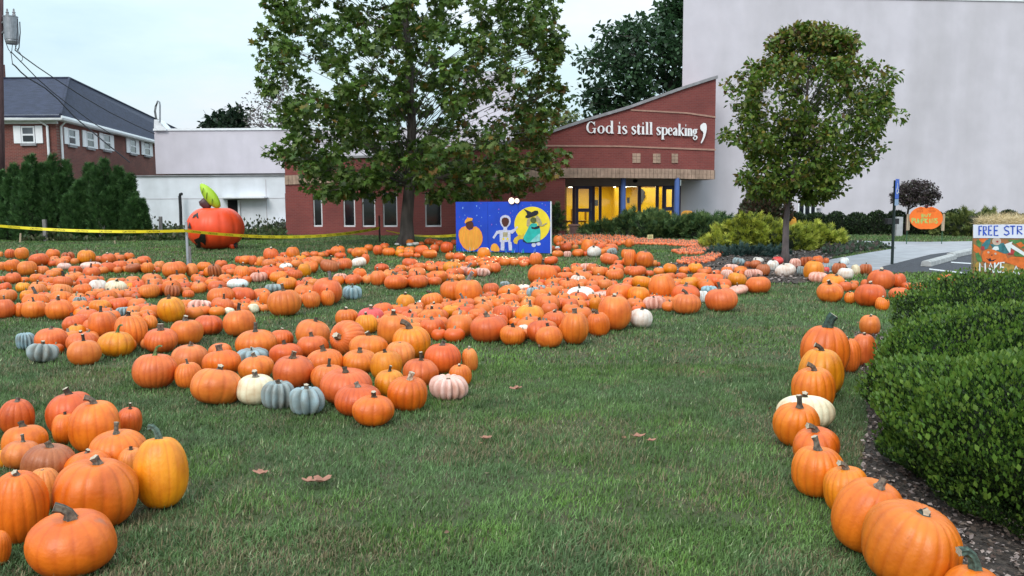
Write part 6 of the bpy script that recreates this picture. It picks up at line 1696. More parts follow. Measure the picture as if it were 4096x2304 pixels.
# x centre, top, width, height (crop pixels), colour, stem
DATA = {
'P1': """20 180 110 130 k n|215 135 240 210 d s|450 105 310 260 o s|260 350 360 270 o s|800 230 420 230 d u|1090 135 320 260 o s|1130 280 220 190 k n|1270 330 270 200 k n|1400 210 310 220 t s|1780 155 380 300 y s|2030 265 150 150 d u|2230 230 320 230 d s|2420 200 150 180 o n|570 380 430 320 o s|60 400 200 200 k s|860 480 300 200 k s|1330 420 320 160 p u|1870 400 460 190 p u|1560 480 300 200 d n|2240 410 330 220 d s|2450 380 340 240 d s|1090 560 340 220 o n|1880 500 380 240 d u|270 620 330 240 d u|60 680 230 170 d n|500 700 220 140 o u|760 640 320 210 o u|1010 715 320 200 o s|1300 690 430 210 d l|1540 600 380 230 o u|1730 730 330 160 d s|2040 690 270 160 d s|2480 730 260 150 d s|100 830 300 200 d u|480 820 330 220 y u|2020 770 400 300 w s|2130 840 200 200 b n|2400 790 480 300 c s|1270 860 520 200 k n|770 850 420 260 k u|1710 850 450 300 o u|150 960 420 250 k s|570 980 330 250 y u|730 1050 580 220 o l|1260 1000 500 230 o s|2230 990 430 230 o s|1850 1090 270 170 d c|140 1170 480 400 d u|340 1250 260 310 o u|700 1200 560 340 o u|1230 1180 640 400 o u|1650 1130 360 330 b u|2060 1180 480 250 y n|2440 1140 480 300 d n""",
'P2': """80 210 230 190 o s|180 330 320 200 o s|170 430 320 210 t s|390 280 350 220 d s|480 410 290 240 o u|640 500 180 140 d n|720 380 250 200 k s|1020 390 520 340 o s|1380 430 260 290 k n|1640 400 310 180 o s|1980 360 270 200 d u|1840 470 300 270 t s|2150 450 330 200 d n|2350 270 180 170 d s|2500 270 300 200 o s|2420 480 370 320 o u|1600 580 200 120 d n|1470 650 230 190 o s|2070 650 290 220 o s|1900 790 400 220 d n|1570 700 330 200 d s|1520 830 330 240 o u|2320 750 430 210 w s|1300 980 270 130 d n|2000 920 580 420 o s|2440 920 560 360 d s|560 640 430 230 k u|200 740 220 170 d s|290 770 300 320 d u|620 740 380 300 k s|500 860 450 310 o u|110 830 200 200 y n|1090 650 500 270 o u|1200 760 320 260 d s|950 780 400 350 o u|980 880 340 260 t u|90 1020 200 100 d n|60 1120 320 260 o n|950 1130 590 540 y s|1560 1200 560 280 p n|2010 1140 480 340 d u|2480 1150 270 200 d s""",
'P3': """60 270 190 220 d s|200 280 140 260 o s|430 120 350 290 d s|400 340 300 200 k s|700 190 190 160 d n|700 300 230 180 k s|880 90 290 300 o s|420 480 440 260 d s|60 500 240 180 d s|1050 260 260 160 y s|1150 180 200 120 k s|960 360 260 170 k s|1350 170 200 150 d s|1450 190 170 130 k s|1620 140 180 150 d n|1240 380 380 230 o n|1380 280 300 200 k n|1820 70 330 200 o s|2080 110 150 130 k s|2260 100 350 200 o n|2450 30 200 160 o s|2240 310 300 210 w s|2380 230 180 230 d u|1640 350 410 270 t u|1950 320 340 260 d s|1750 300 200 150 k s|1860 200 250 180 d s|730 430 270 150 w s|190 620 390 210 p u|590 590 370 250 o s|930 550 350 180 d s|1130 430 260 290 y n|700 540 150 130 d n|780 710 430 270 y s|1200 710 300 200 d s|480 860 420 180 b s|1000 780 220 220 d u|1870 650 290 220 p n|2130 650 350 240 d s|1610 750 600 520 d l|1150 860 500 220 o u|2110 910 430 270 b u|2250 530 280 300 o s|170 950 400 330 o s|320 1010 260 340 o s|210 1110 140 220 b n|720 980 760 550 o u|1270 1010 370 370 o s|1590 980 300 350 o u|70 1260 260 210 c n|1980 1375 520 370 o s""",
'P4': """60 260 210 220 d u|200 210 200 120 d s|290 310 280 190 o s|210 250 130 110 o n|530 270 190 150 o n|510 330 190 180 y s|720 290 250 150 o s|690 380 230 160 o s|960 260 280 240 d n|850 420 170 110 d n|1130 350 300 180 o s|930 190 120 90 d s|1110 110 190 150 d u|1230 230 200 200 d u|1330 150 180 150 d s|1480 190 260 250 d s|1630 140 130 130 d s|860 200 180 80 w n|480 215 150 60 w n|720 215 150 70 w n|1550 400 210 180 o s|1730 420 270 150 d s|1980 480 260 150 d n|2240 310 280 310 y n|2480 480 220 150 d s|2250 570 240 150 o u|2440 620 330 230 d s|1660 540 180 120 k s|1600 600 400 240 y s|1820 590 220 170 o s|730 530 330 200 d s|1130 570 200 170 d u|1000 620 220 180 d L|1180 650 260 150 k s|1340 590 230 180 d u|650 690 150 130 k s|130 640 290 170 d s|470 720 220 120 d s|300 760 290 260 k s|60 780 320 330 k u|560 780 230 150 d s|430 870 470 250 d c|870 720 380 200 k n|880 870 440 270 d u|1290 780 420 170 o u|1240 910 290 190 d u|1540 830 240 140 d s|1740 850 240 130 k s|2020 610 220 110 p s|1900 720 380 190 p L|2210 740 320 180 p n|1430 930 160 110 b n|1600 990 520 470 o s|1920 970 600 540 o L|2380 1040 370 290 d u|1180 1250 480 260 o c|620 1280 400 380 y s""",
'P5': """1200 60 200 220 o s|80 500 230 180 d s|260 500 170 190 o n|460 490 210 160 d s|500 600 180 120 d u|740 420 290 290 o s|1050 490 280 190 d n|1360 210 250 200 d s|1180 280 110 110 w n|1090 260 100 150 d n|1190 360 240 160 o s|1390 390 180 130 p s|1610 340 240 170 o s|1820 140 300 340 o s|1940 290 290 220 w s|2060 220 230 220 d s|2280 230 300 150 d n|2310 330 230 150 b n|1550 240 140 120 k n|2260 430 380 220 d s|2440 560 220 160 d n|880 660 560 440 o u|1120 680 280 220 d u|1370 700 180 200 d u|1590 630 270 180 d s|1790 640 320 190 p u|1350 810 380 230 o s|1700 790 460 280 o s|2050 700 280 230 o s|2400 650 300 190 d s|2380 740 380 200 o s|1110 920 300 170 o c|1610 890 330 240 w c|2020 880 400 220 o s|1430 970 440 260 o s|1110 1090 380 170 o s|100 1010 200 120 b n|480 1070 310 150 w s|200 1080 440 240 o n|540 1130 200 240 d n|870 1060 200 150 d s|680 1140 290 300 b s|860 1100 220 220 b s|1880 1080 380 280 d s|2160 960 340 230 k s|1650 1130 580 320 w u|1600 1230 430 200 d u|1260 1220 240 140 b n""",
'P8': """1710 220 480 260 o u|790 330 420 260 d l|550 460 400 260 y n|200 430 400 200 o s|150 540 540 260 o s|150 740 550 400 d s|1250 390 380 230 o c|1080 530 400 220 o n|1600 470 460 400 d n|1830 380 300 200 k s|1870 540 170 160 r n|2170 470 640 420 y u|720 660 600 490 o w|1300 670 820 570 d s|1560 660 330 300 d s|1800 890 550 420 o s|2030 870 260 260 w n|2520 240 560 420 o s|2390 780 600 480 d s|2560 900 560 460 o s""",
'P9': """290 350 330 230 d s|580 350 370 200 o s|650 510 400 220 o s|100 600 500 400 d s|510 620 610 670 o r|1000 620 480 500 o c|1320 280 700 720 o s|940 290 280 310 y u|1200 200 520 220 p n|860 340 130 170 w n|1400 20 600 280 o n|1760 80 460 380 y s|2150 300 520 270 p s|2190 200 270 130 d u|1700 350 230 140 r n|1790 470 240 160 d u|1880 550 480 390 w s""",
'P6': """80 110 160 210 o n|110 340 270 400 o s|400 390 380 350 o s|0 330 170 230 o s|620 560 100 130 y n|690 600 90 110 d n|250 690 360 200 d u|930 640 290 230 y s|1450 630 340 230 y s|720 710 150 110 b n|1160 830 260 160 d n|1560 830 420 220 o n|1650 740 230 150 k n|1880 760 200 160 d s|930 830 250 190 d n|350 900 420 230 y s|1350 920 400 250 y n|1050 1000 170 130 k s|1850 850 480 310 d s|2310 830 420 290 y s|1740 1110 370 170 b n|2330 1090 450 200 p u|1240 1080 600 370 d s|1260 1260 640 370 k c|1610 1210 210 240 w n|1980 1150 650 490 d u|2340 530 300 150 b n|2200 660 320 160 p n|2380 700 300 170 o n|2100 780 260 180 p n|2530 590 150 150 t n|2550 780 150 170 p n|725 850 570 570 o n""",
'P7': """120 260 240 190 t u|280 340 290 260 t u|170 200 230 130 w n|60 460 370 170 p s|172 600 515 360 o s|470 260 270 230 w s|560 190 240 180 r s|730 340 450 270 w s|930 240 260 200 p n|1040 390 170 180 b n|1160 200 300 200 t n|1390 170 250 200 d n|1570 200 130 140 d n|1310 280 430 410 y B|1570 400 140 130 r n|1400 520 420 210 p n|1660 330 220 160 b n|1840 330 320 240 t s|1970 420 340 250 w s|1940 200 220 170 w s|2180 350 180 230 c s|2390 350 280 220 t u|1740 570 480 300 y s|1940 700 280 220 d s|1650 730 550 410 o s|2060 920 260 250 o s|2150 670 200 150 o n""",
'D': """1250 400 285 205 d s|1345 280 240 180 d s|1500 310 130 135 d s|1500 430 180 115 d n|1355 515 135 120 o s|1655 400 100 70 o s|1905 315 185 120 o u|1250 670 195 180 o s""",
'G': """503 195 248 270 o G|620 235 130 220 o s|698 235 130 165 d s|480 310 240 245 y c|450 405 245 230 o c|400 540 290 180 c s|365 585 240 220 o u|458 705 250 195 o c|460 800 295 258 o u|610 900 262 242 y c|720 965 372 375 o s|935 1085 530 440 o star|1250 1400 330 280 o C""",
'E': """120 250 250 260 d s|490 205 360 290 d s|440 350 200 210 o s|650 265 370 350 o c|880 305 190 195 d u|800 465 400 235 o u|165 425 340 190 o s|150 530 290 190 k u|350 555 400 250 t s|890 570 190 200 k s|1090 515 375 480 y C|580 600 330 210 o s|300 700 230 330 k n|655 655 575 480 o s|130 680 400 620 o s|495 1010 635 435 o c|-25 1030 205 480 o n|15 590 110 130 y n""",
'A': """260 990 220 175 b n|440 1100 365 195 b s|530 935 350 250 d s|868 1060 358 262 o u|840 980 330 210 d s|1205 970 395 262 y g|790 900 210 170 y s|770 800 270 175 d s|910 740 250 160 d s|1060 760 330 295 o u|1340 800 370 340 o s|1520 745 200 135 o n|1545 800 150 155 o u|1660 940 372 255 d r|1920 850 350 265 o s|2150 800 310 210 d n|1280 720 200 95 b n|1880 810 60 50 w n""",
'F': """205 370 305 245 d g|450 310 265 165 k s|440 430 195 185 o u|660 345 270 155 o r|660 300 180 110 o n|890 215 280 165 o u|885 325 240 100 b u|1075 205 160 125 d s|1290 140 240 190 o s|1285 245 235 140 d s|900 385 245 170 o s|640 470 375 218 o s|890 515 275 205 c s|1055 565 255 190 b s|1250 605 260 190 b s|1100 300 220 130 d s|1155 385 300 225 d s|1370 340 270 130 o s|1530 145 270 235 d F|1670 240 270 135 o s|1960 185 270 225 y c|1845 95 240 215 o s|1500 60 175 130 o s|1660 100 155 135 y s|1690 55 200 140 r s|1770 20 150 110 d s|1615 345 240 165 o s|1795 350 220 205 y s|1890 285 210 180 k n|1400 445 260 175 o u|1520 475 365 228 d s|1820 480 225 190 y u|2030 405 255 195 d u|2185 300 250 212 d s|2370 330 115 168 k w|2300 445 165 155 o s|1600 580 330 212 d s|1950 530 280 237 o w|2220 525 265 165 p n|1705 655 280 213 o s""",
'B': """140 680 310 250 o u|40 655 110 80 c n|1845 590 90 60 w s|1720 690 190 165 d s|1480 610 210 135 d s|1780 620 180 130 k s""",
}
COLS = {'o': (0.76, 0.158, 0.006), 'd': (0.69, 0.104, 0.009), 'y': (0.80, 0.232, 0.004), 'k': (0.73, 0.182, 0.028), 'p': (0.78, 0.42, 0.33), 'w': (0.78, 0.74, 0.68), 'c': (0.78, 0.66, 0.44), 'b': (0.27, 0.36, 0.38), 'r': (0.68, 0.07, 0.06), 't': (0.44, 0.105, 0.028)}
CNAME = {'o': 'orange', 'd': 'deep orange', 'y': 'golden orange', 'k': 'pale orange', 'p': 'pale pink', 'w': 'white', 'c': 'cream', 'b': 'blue grey', 'r': 'red', 't': 'rust brown'}
ONAME = {'o': 'orange_pumpkin', 'd': 'orange_pumpkin', 'y': 'orange_pumpkin', 'k': 'orange_pumpkin', 'p': 'pink_pumpkin', 'w': 'white_pumpkin', 'c': 'cream_pumpkin', 'b': 'blue_pumpkin', 'r': 'red_pumpkin', 't': 'rust_pumpkin'}

def cam_elev(px, py):
    return ray(px, py).normalized()
recs = []
for key, txt in DATA.items():
    ox, oy, s = CROPS[key]
    for r in txt.split('|'):
        f = r.split()
        cx, top, w, h = [float(v) / s for v in f[:4]]
        cx += ox; top += oy
        if f[4] in 'odykt': h = max(h, .68 * w)
        cy = top + h / 2
        v = ray(cx, cy); vn = v.normalized()
        cw = math.cos(math.atan((cx - 2048) / F_PX)); chh = math.cos(math.atan((cy - 1152) / F_PX))
        phi = math.asin(-vn.z)
        Dd = (EYE - .1) / math.sin(phi)
        for _ in range(12):
            cosax = vn.dot((RC @ Vector((0, 0, -1))))
            sc_ = Dd * cosax / F_PX
            a = w / 2 * sc_ * cw; sv_ = h / 2 * sc_ * chh
            c2 = max(sv_ ** 2 - (a * math.sin(phi)) ** 2, (sv_ * .55) ** 2)
            c = math.sqrt(c2) / math.cos(phi)
            c = min(c, a * 1.45)
            Dd = (EYE - (c - .010)) / math.sin(phi)
        p = CE + vn * Dd
        recs.append(dict(px=cx, py=cy, x=p.x, y=p.y, a=a * 1.0, c=c, col=f[4], stem=f[5], w=w, h=h, base=cy + h / 2, key=key))
# drop double readings of one pumpkin taken from overlapping crops
keep = []
for r in recs:
    dup = False
    for q in keep:
        if q['key'] != r['key'] and abs(q['px'] - r['px']) < .28 * min(q['w'], r['w']) and abs(q['py'] - r['py']) < .28 * min(q['h'], r['h']) and .6 < q['w'] / r['w'] < 1.6:
            dup = True; break
    if not dup: keep.append(r)
recs = keep
# nobody can stand inside a neighbour: ease overlapping ones apart
for it in range(14):
    for i in range(len(recs)):
        A_ = recs[i]
        for j in range(i + 1, len(recs)):
            B_ = recs[j]
            dx = B_['x'] - A_['x']; dy = B_['y'] - A_['y']
            m_ = (A_['a'] + B_['a']) * .86
            if abs(dx) > m_ or abs(dy) > m_: continue
            d_ = math.hypot(dx, dy)
            if d_ < m_:
                if d_ < 1e-4: dx, dy, d_ = .01, .01, .014
                k_ = (m_ - d_) / d_ * .35
                # the depth is the less certain reading, so it gives way first
                sx_, sy_ = .45, 1.0
                tA, tB = B_['a'] / (A_['a'] + B_['a']), A_['a'] / (A_['a'] + B_['a'])
                A_['x'] -= dx * k_ * sx_ * tA; A_['y'] -= dy * k_ * sy_ * tA
                B_['x'] += dx * k_ * sx_ * tB; B_['y'] += dy * k_ * sy_ * tB

# ---- prototype meshes
def body_mesh(name, n, depth, seed, dim=.16, sq=.9, N=64, M=24, sharp=1.6):
    rs = np.random.default_rng(seed)
    j = np.arange(N) * 2 * PI / N
    jit = rs.normal(size=3) * .25
    thr = j + .10 * np.sin(j + jit[0]) + .05 * np.sin(2 * j + jit[1])
    ph = PI * (np.arange(M + 1) / M)
    ph = PI * (.5 - .5 * np.cos(ph)) * .35 + ph * .65
    vs = []; gr = []
    K = rs.normal(size=(4, 3)) * 1.6; P_ = rs.random(4) * 6.28
    for p in ph:
        s, c = math.sin(p), math.cos(p)
        crease = (1 - np.abs(np.sin(n * thr / 2))) ** sharp
        rib = 1 - depth * 1.5 * crease * min(1, s * 1.4) - depth * .45 * (1 - np.abs(np.sin(n * thr / 2)))
        lump = 1 + .030 * sum(np.sin(K[k, 0] * np.cos(j) * s + K[k, 1] * np.sin(j) * s + K[k, 2] * c + P_[k]) for k in range(4))
        r = abs(s) ** sq * rib * lump
        z = c
        zt = np.sign(z) * abs(z) ** .92 * (1 - depth * .35 * crease)
        rho = abs(s)
        zt = zt - (dim * math.exp(-(rho / .30) ** 2) if c > 0 else -dim * .6 * math.exp(-(rho / .35) ** 2))
        for k in range(N):
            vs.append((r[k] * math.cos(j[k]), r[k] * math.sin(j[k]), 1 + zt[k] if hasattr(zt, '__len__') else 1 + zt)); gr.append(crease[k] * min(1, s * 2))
    fs = [(i * N + k, (i + 1) * N + k, (i + 1) * N + (k + 1) % N, i * N + (k + 1) % N) for i in range(M) for k in range(N)]
    me = bpy.data.meshes.new(name); me.from_pydata(vs, [], fs)
    me.polygons.foreach_set('use_smooth', [True] * len(me.polygons))
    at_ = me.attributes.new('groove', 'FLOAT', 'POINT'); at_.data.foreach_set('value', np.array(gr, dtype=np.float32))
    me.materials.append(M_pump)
    return me

def pump_mat(name, usecol=False):
    m, n, b = new_mat(name); L = n.links
    if usecol:
        oi = n.nodes.new('ShaderNodeAttribute'); oi.attribute_name = 'Col'; base = oi.outputs['Color']; rnd_ = None
    else:
        oi = n.nodes.new('ShaderNodeObjectInfo'); base = oi.outputs['Color']; rnd_ = oi.outputs['Random']
    tc = n.nodes.new('ShaderNodeTexCoord')
    ad = n.nodes.new('ShaderNodeVectorMath'); ad.operation = 'ADD'
    L.new(tc.outputs['Object'], ad.inputs[0])
    if rnd_ is not None:
        mu = n.nodes.new('ShaderNodeMath'); mu.operation = 'MULTIPLY'; mu.inputs[1].default_value = 37.0
        L.new(rnd_, mu.inputs[0]); L.new(mu.outputs[0], ad.inputs[1])
    nz = n.nodes.new('ShaderNodeTexNoise'); nz.inputs['Scale'].default_value = 1.3; nz.inputs['Detail'].default_value = 6; L.new(ad.outputs[0], nz.inputs['Vector'])
    r = n.nodes.new('ShaderNodeValToRGB'); r.color_ramp.elements[0].position = .32; r.color_ramp.elements[0].color = (.76, .66, .60, 1); r.color_ramp.elements[1].position = .66; r.color_ramp.elements[1].color = (1.04, 1.12, 1.2, 1)
    L.new(nz.outputs['Fac'], r.inputs[0])
    m1 = n.nodes.new('ShaderNodeMixRGB'); m1.blend_type = 'MULTIPLY'; m1.inputs[0].default_value = 1; L.new(base, m1.inputs[1]); L.new(r.outputs[0], m1.inputs[2])
    # creases a little deeper in colour
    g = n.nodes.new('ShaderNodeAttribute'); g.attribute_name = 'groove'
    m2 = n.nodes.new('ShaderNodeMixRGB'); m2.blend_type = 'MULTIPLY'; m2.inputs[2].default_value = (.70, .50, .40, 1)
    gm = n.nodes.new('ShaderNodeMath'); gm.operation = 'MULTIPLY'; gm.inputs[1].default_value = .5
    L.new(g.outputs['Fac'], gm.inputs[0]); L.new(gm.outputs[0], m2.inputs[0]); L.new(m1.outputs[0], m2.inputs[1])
    # dried brown scars on some of them
    n2 = n.nodes.new('ShaderNodeTexNoise'); n2.inputs['Scale'].default_value = .9; n2.inputs['Detail'].default_value = 3
    ad2 = n.nodes.new('ShaderNodeVectorMath'); ad2.operation = 'ADD'; ad2.inputs[1].default_value = (11, 5, 3); L.new(ad.outputs[0], ad2.inputs[0]); L.new(ad2.outputs[0], n2.inputs['Vector'])
    r2 = n.nodes.new('ShaderNodeValToRGB'); r2.color_ramp.elements[0].position = .72; r2.color_ramp.elements[0].color = (0, 0, 0, 1); r2.color_ramp.elements[1].position = .80; r2.color_ramp.elements[1].color = (.6, .6, .6, 1)
    L.new(n2.outputs['Fac'], r2.inputs[0])
    m3 = n.nodes.new('ShaderNodeMixRGB'); m3.inputs[2].default_value = (.30, .15, .10, 1); L.new(r2.outputs[0], m3.inputs[0]); L.new(m2.outputs[0], m3.inputs[1])
    # soil specks
    n3 = n.nodes.new('ShaderNodeTexNoise'); n3.inputs['Scale'].default_value = 26; n3.inputs['Detail'].default_value = 2; L.new(ad.outputs[0], n3.inputs['Vector'])
    r3 = n.nodes.new('ShaderNodeValToRGB'); r3.color_ramp.elements[0].position = .70; r3.color_ramp.elements[0].color = (0, 0, 0, 1); r3.color_ramp.elements[1].position = .76; r3.color_ramp.elements[1].color = (.45, .45, .45, 1)
    L.new(n3.outputs['Fac'], r3.inputs[0])
    m4 = n.nodes.new('ShaderNodeMixRGB'); m4.inputs[2].default_value = (.16, .075, .04, 1); L.new(r3.outputs[0], m4.inputs[0]); L.new(m3.outputs[0], m4.inputs[1])
    L.new(m4.outputs[0], b.inputs['Base Color'])
    b.inputs['Roughness'].default_value = .44; b.inputs['Specular IOR Level'].default_value = .5
    bp = n.nodes.new('ShaderNodeBump'); bp.inputs['Strength'].default_value = .12; bp.inputs['Distance'].default_value = .02
    n5 = n.nodes.new('ShaderNodeTexNoise'); n5.inputs['Scale'].default_value = 9; n5.inputs['Detail'].default_value = 5; L.new(ad.outputs[0], n5.inputs['Vector'])
    L.new(n5.outputs['Fac'], bp.inputs['Height']); L.new(bp.outputs[0], b.inputs['Normal'])
    return m
M_pump = pump_mat('pumpkin_skin')
M_pump2 = pump_mat('pumpkin_skin_far', True)
def stem_material():
    m, n, b = new_mat('pumpkin_stem'); L = n.links
    oi = n.nodes.new('ShaderNodeObjectInfo')
    tc = n.nodes.new('ShaderNodeTexCoord'); nz = n.nodes.new('ShaderNodeTexNoise'); nz.inputs['Scale'].default_value = 9; nz.inputs['Detail'].default_value = 4
    L.new(tc.outputs['Object'], nz.inputs['Vector'])
    r = n.nodes.new('ShaderNodeValToRGB'); r.color_ramp.elements[0].position = .35; r.color_ramp.elements[0].color = (.45, .42, .4, 1); r.color_ramp.elements[1].position = .65; r.color_ramp.elements[1].color = (1.5, 1.45, 1.35, 1)
    L.new(nz.outputs['Fac'], r.inputs[0])
    m1 = n.nodes.new('ShaderNodeMixRGB'); m1.blend_type = 'MULTIPLY'; m1.inputs[0].default_value = 1; L.new(oi.outputs['Color'], m1.inputs[1]); L.new(r.outputs[0], m1.inputs[2])
    L.new(m1.outputs[0], b.inputs['Base Color']); b.inputs['Roughness'].default_value = .85
    return m
M_stem = stem_material()
M_cutend = mat('stem_cut', (.50, .42, .32), .9, .15, 20)
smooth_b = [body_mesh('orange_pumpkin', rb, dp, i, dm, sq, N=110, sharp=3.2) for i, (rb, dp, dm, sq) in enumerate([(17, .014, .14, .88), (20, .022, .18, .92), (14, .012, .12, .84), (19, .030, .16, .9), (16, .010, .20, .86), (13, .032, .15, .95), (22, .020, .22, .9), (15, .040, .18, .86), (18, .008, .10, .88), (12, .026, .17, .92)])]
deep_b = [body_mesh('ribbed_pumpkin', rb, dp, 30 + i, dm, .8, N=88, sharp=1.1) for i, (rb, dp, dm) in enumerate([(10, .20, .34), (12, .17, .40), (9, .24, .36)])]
def stem_mesh(name, pts, rad, n=7, star=0.0):
    pts = [Vector(p) for p in pts]; m = len(pts); vs = []
    for i, p in enumerate(pts):
        t = (pts[min(i + 1, m - 1)] - pts[max(i - 1, 0)]).normalized()
        a = t.cross(Vector((0, 1, .01))); a = a.normalized() if a.length > .1 else Vector((1, 0, 0)); b_ = t.cross(a).normalized()
        for k in range(n * 2):
            th = PI * k / n; rr = rad[i] * (1.0 if k % 2 == 0 else .72 if i > 0 else .55)
            vs.append(p + (a * math.cos(th) + b_ * math.sin(th)) * rr)
    N = n * 2
    fs = [(i * N + k, i * N + (k + 1) % N, (i + 1) * N + (k + 1) % N, (i + 1) * N + k) for i in range(m - 1) for k in range(N)]
    fs.append(tuple(range((m - 1) * N, m * N)))
    me = bpy.data.meshes.new(name); me.from_pydata([tuple(v) for v in vs], [], fs)
    me.materials.append(M_stem); me.materials.append(M_cutend)
    me.polygons[len(fs) - 1].material_index = 1
    return me
# unit: body radius = 1
STEMS = {
 's': [stem_mesh('stem', [(0, 0, -.08), (0, 0, 0), (.02, 0, .08), (.05, 0, .20), (.07, .01, .26)], [.24, .17, .11, .10, .12], 5), stem_mesh('stem', [(0, 0, -.08), (0, 0, 0), (-.03, 0, .09), (-.09, .02, .19)], [.22, .15, .10, .12], 5)],
 'n': [stem_mesh('stem', [(0, 0, -.08), (0, 0, .0), (0, 0, .05)], [.16, .10, .07], 5)],
 'u': [stem_mesh('stem', [(0, 0, -.08), (0, 0, .0), (.01, 0, .12), (.03, 0, .28), (.06, 0, .42)], [.22, .14, .085, .08, .095], 5), stem_mesh('stem', [(0, 0, -.08), (0, 0, .0), (-.03, 0, .12), (-.05, .02, .26), (-.10, .04, .38)], [.22, .14, .09, .08, .10], 5)],
 'l': [stem_mesh('stem', [(0, 0, -.08), (-.01, 0, .02), (-.06, 0, .2), (-.15, 0, .38), (-.26, 0, .56)], [.24, .15, .12, .11, .12], 5)],
 'L': [stem_mesh('stem', [(0, 0, -.08), (.01, 0, .02), (.07, 0, .22), (.18, 0, .42), (.30, 0, .56)], [.24, .16, .12, .12, .15], 5)],
 'c': [stem_mesh('stem', [(0, 0, -.08), (0, 0, .02), (-.03, 0, .14), (-.14, 0, .24), (-.30, 0, .30)], [.24, .15, .11, .10, .12], 5)],
 'r': [stem_mesh('stem', [(0, 0, -.10), (0, 0, .0), (0, 0, .14), (.02, 0, .36)], [.28, .20, .17, .19], 6)],
 'w': [stem_mesh('stem', [(0, 0, -.08), (0, 0, .02), (.02, 0, .16), (.08, 0, .34)], [.22, .13, .11, .14], 5)],
 'g': [stem_mesh('stem', [(0, 0, -.08), (0, 0, .02), (.04, 0, .2), (.1, 0, .36), (.24, 0, .45), (.36, 0, .44)], [.2, .12, .07, .06, .05, .05], 5), ],
 'G': [stem_mesh('stem', [(0, 0, -.12), (0, 0, .0), (.03, 0, .2), (.10, 0, .42), (.20, 0, .58)], [.34, .24, .19, .19, .21], 6)],
 'C': [stem_mesh('stem', [(0, 0, -.10), (.0, 0, .03), (-.03, 0, .22), (-.10, 0, .40), (-.24, 0, .52), (-.40, 0, .50)], [.27, .17, .13, .12, .12, .14], 6)],
 'B': [stem_mesh('stem', [(0, 0, -.05), (.02, 0, .06), (-.05, 0, .12), (-.25, 0, .08), (-.40, 0, .05)], [.2, .12, .09, .08, .09], 5)],
 'star': [stem_mesh('stem', [(0, 0, -.03), (0, 0, .03), (.01, 0, .06), (.06, 0, .08)], [.34, .12, .08, .09], 5)],
 'F': [stem_mesh('stem', [(0, 0, -.10), (0, 0, .0), (.0, 0, .14), (-.08, 0, .26)], [.28, .20, .16, .18], 6)],
}
SCOL = {'s': [(.09, .062, .04), (.13, .105, .08), (.05, .033, .022), (.16, .14, .12)], 'n': [(.13, .09, .06)], 'u': [(.075, .055, .036), (.10, .095, .08), (.045, .032, .024)], 'l': [(.030, .022, .016), (.10, .10, .10)], 'L': [(.16, .16, .17)], 'c': [(.12, .10, .08), (.08, .06, .045)], 'r': [(.11, .085, .07)], 'w': [(.36, .30, .24)], 'g': [(.09, .15, .05)], 'G': [(.035, .07, .06)], 'C': [(.075, .12, .10)], 'B': [(.07, .05, .03)], 'star': [(.03, .055, .055)], 'F': [(.20, .15, .10)]}
SPH = {'s': 'short stem', 'n': 'stub stem', 'u': 'upright stem', 'l': 'tall dark stem', 'L': 'tall grey stem', 'c': 'crooked stem', 'r': 'thick ridged stem', 'w': 'pale dry stem', 'g': 'green stem', 'G': 'thick dark green stem', 'C': 'big curved green stem', 'B': 'long brown stem', 'star': 'star shaped stem base', 'F': 'stem facing the viewer'}

# ---- which drift each one lies in
def patch(r):
    x, b = r['px'], r['base']
    if r['key'] == 'E': return 'near corner heap'
    if x > 3050 and b > 1290: return 'line beside the boxwood'
    if r['key'] == 'D' or (x > 3270 and b > 1105): return 'group beyond the boxwood'
    if r['key'] == 'P7': return 'ring round the small tree'
    if r['key'] == 'P6' and x > 2860 and b < 1085: return 'ring round the small tree'
    if r['key'] == 'F' and not (x > 1300 and b < 1340): return 'central heap'
    if x > 2190 and b < 1078: return 'patch right of the blue board'
    if 1440 < x and b < 1082: return 'row before the blue board'
    if x < 900 and b > 1255: return 'drift behind the corner heap'
    if x > 1600 and b > 1250: return 'drift behind the central heap'
    if x > 2090: return 'drift before the small tree'
    if x < 560: return 'dense drift at the lawn edge'
    if x > 1380: return 'drift below the blue board'
    return 'drift before the inflatable'
for r in recs: r['patch'] = patch(r)
ORD = ['first', 'second', 'third', 'fourth', 'fifth', 'sixth', 'seventh', 'eighth', 'ninth', 'tenth', 'eleventh', 'twelfth', 'thirteenth', 'fourteenth']
ROW = ['front row', 'second row', 'third row', 'fourth row', 'fifth row', 'sixth row', 'seventh row', 'eighth row', 'ninth row', 'tenth row', 'eleventh row', 'twelfth row']
orange = [r for r in recs if r['col'] in 'odyk']
orange.sort(key=lambda r: -r['w'] * r['h'])
for i, r in enumerate(orange): r['single'] = i < 300
for r in recs:
    if r['col'] not in 'odyk': r['single'] = True
def look(r):
    q = r['c'] / r['a']
    shp = 'flat' if q < .60 else 'squat' if q < .80 else 'round' if q < 1.02 else 'tall'
    sz = 'big ' if r['a'] > .215 else 'small ' if r['a'] < .105 else ''
    return '%s%s %s pumpkin with %s' % (sz if len(CNAME[r['col']].split()) < 2 or len(SPH[r['stem']].split()) < 3 else '', shp, CNAME[r['col']], SPH[r['stem']])
used = {}
groups = {}
for r in recs:
    if r['single']: groups.setdefault(r['patch'], []).append(r)
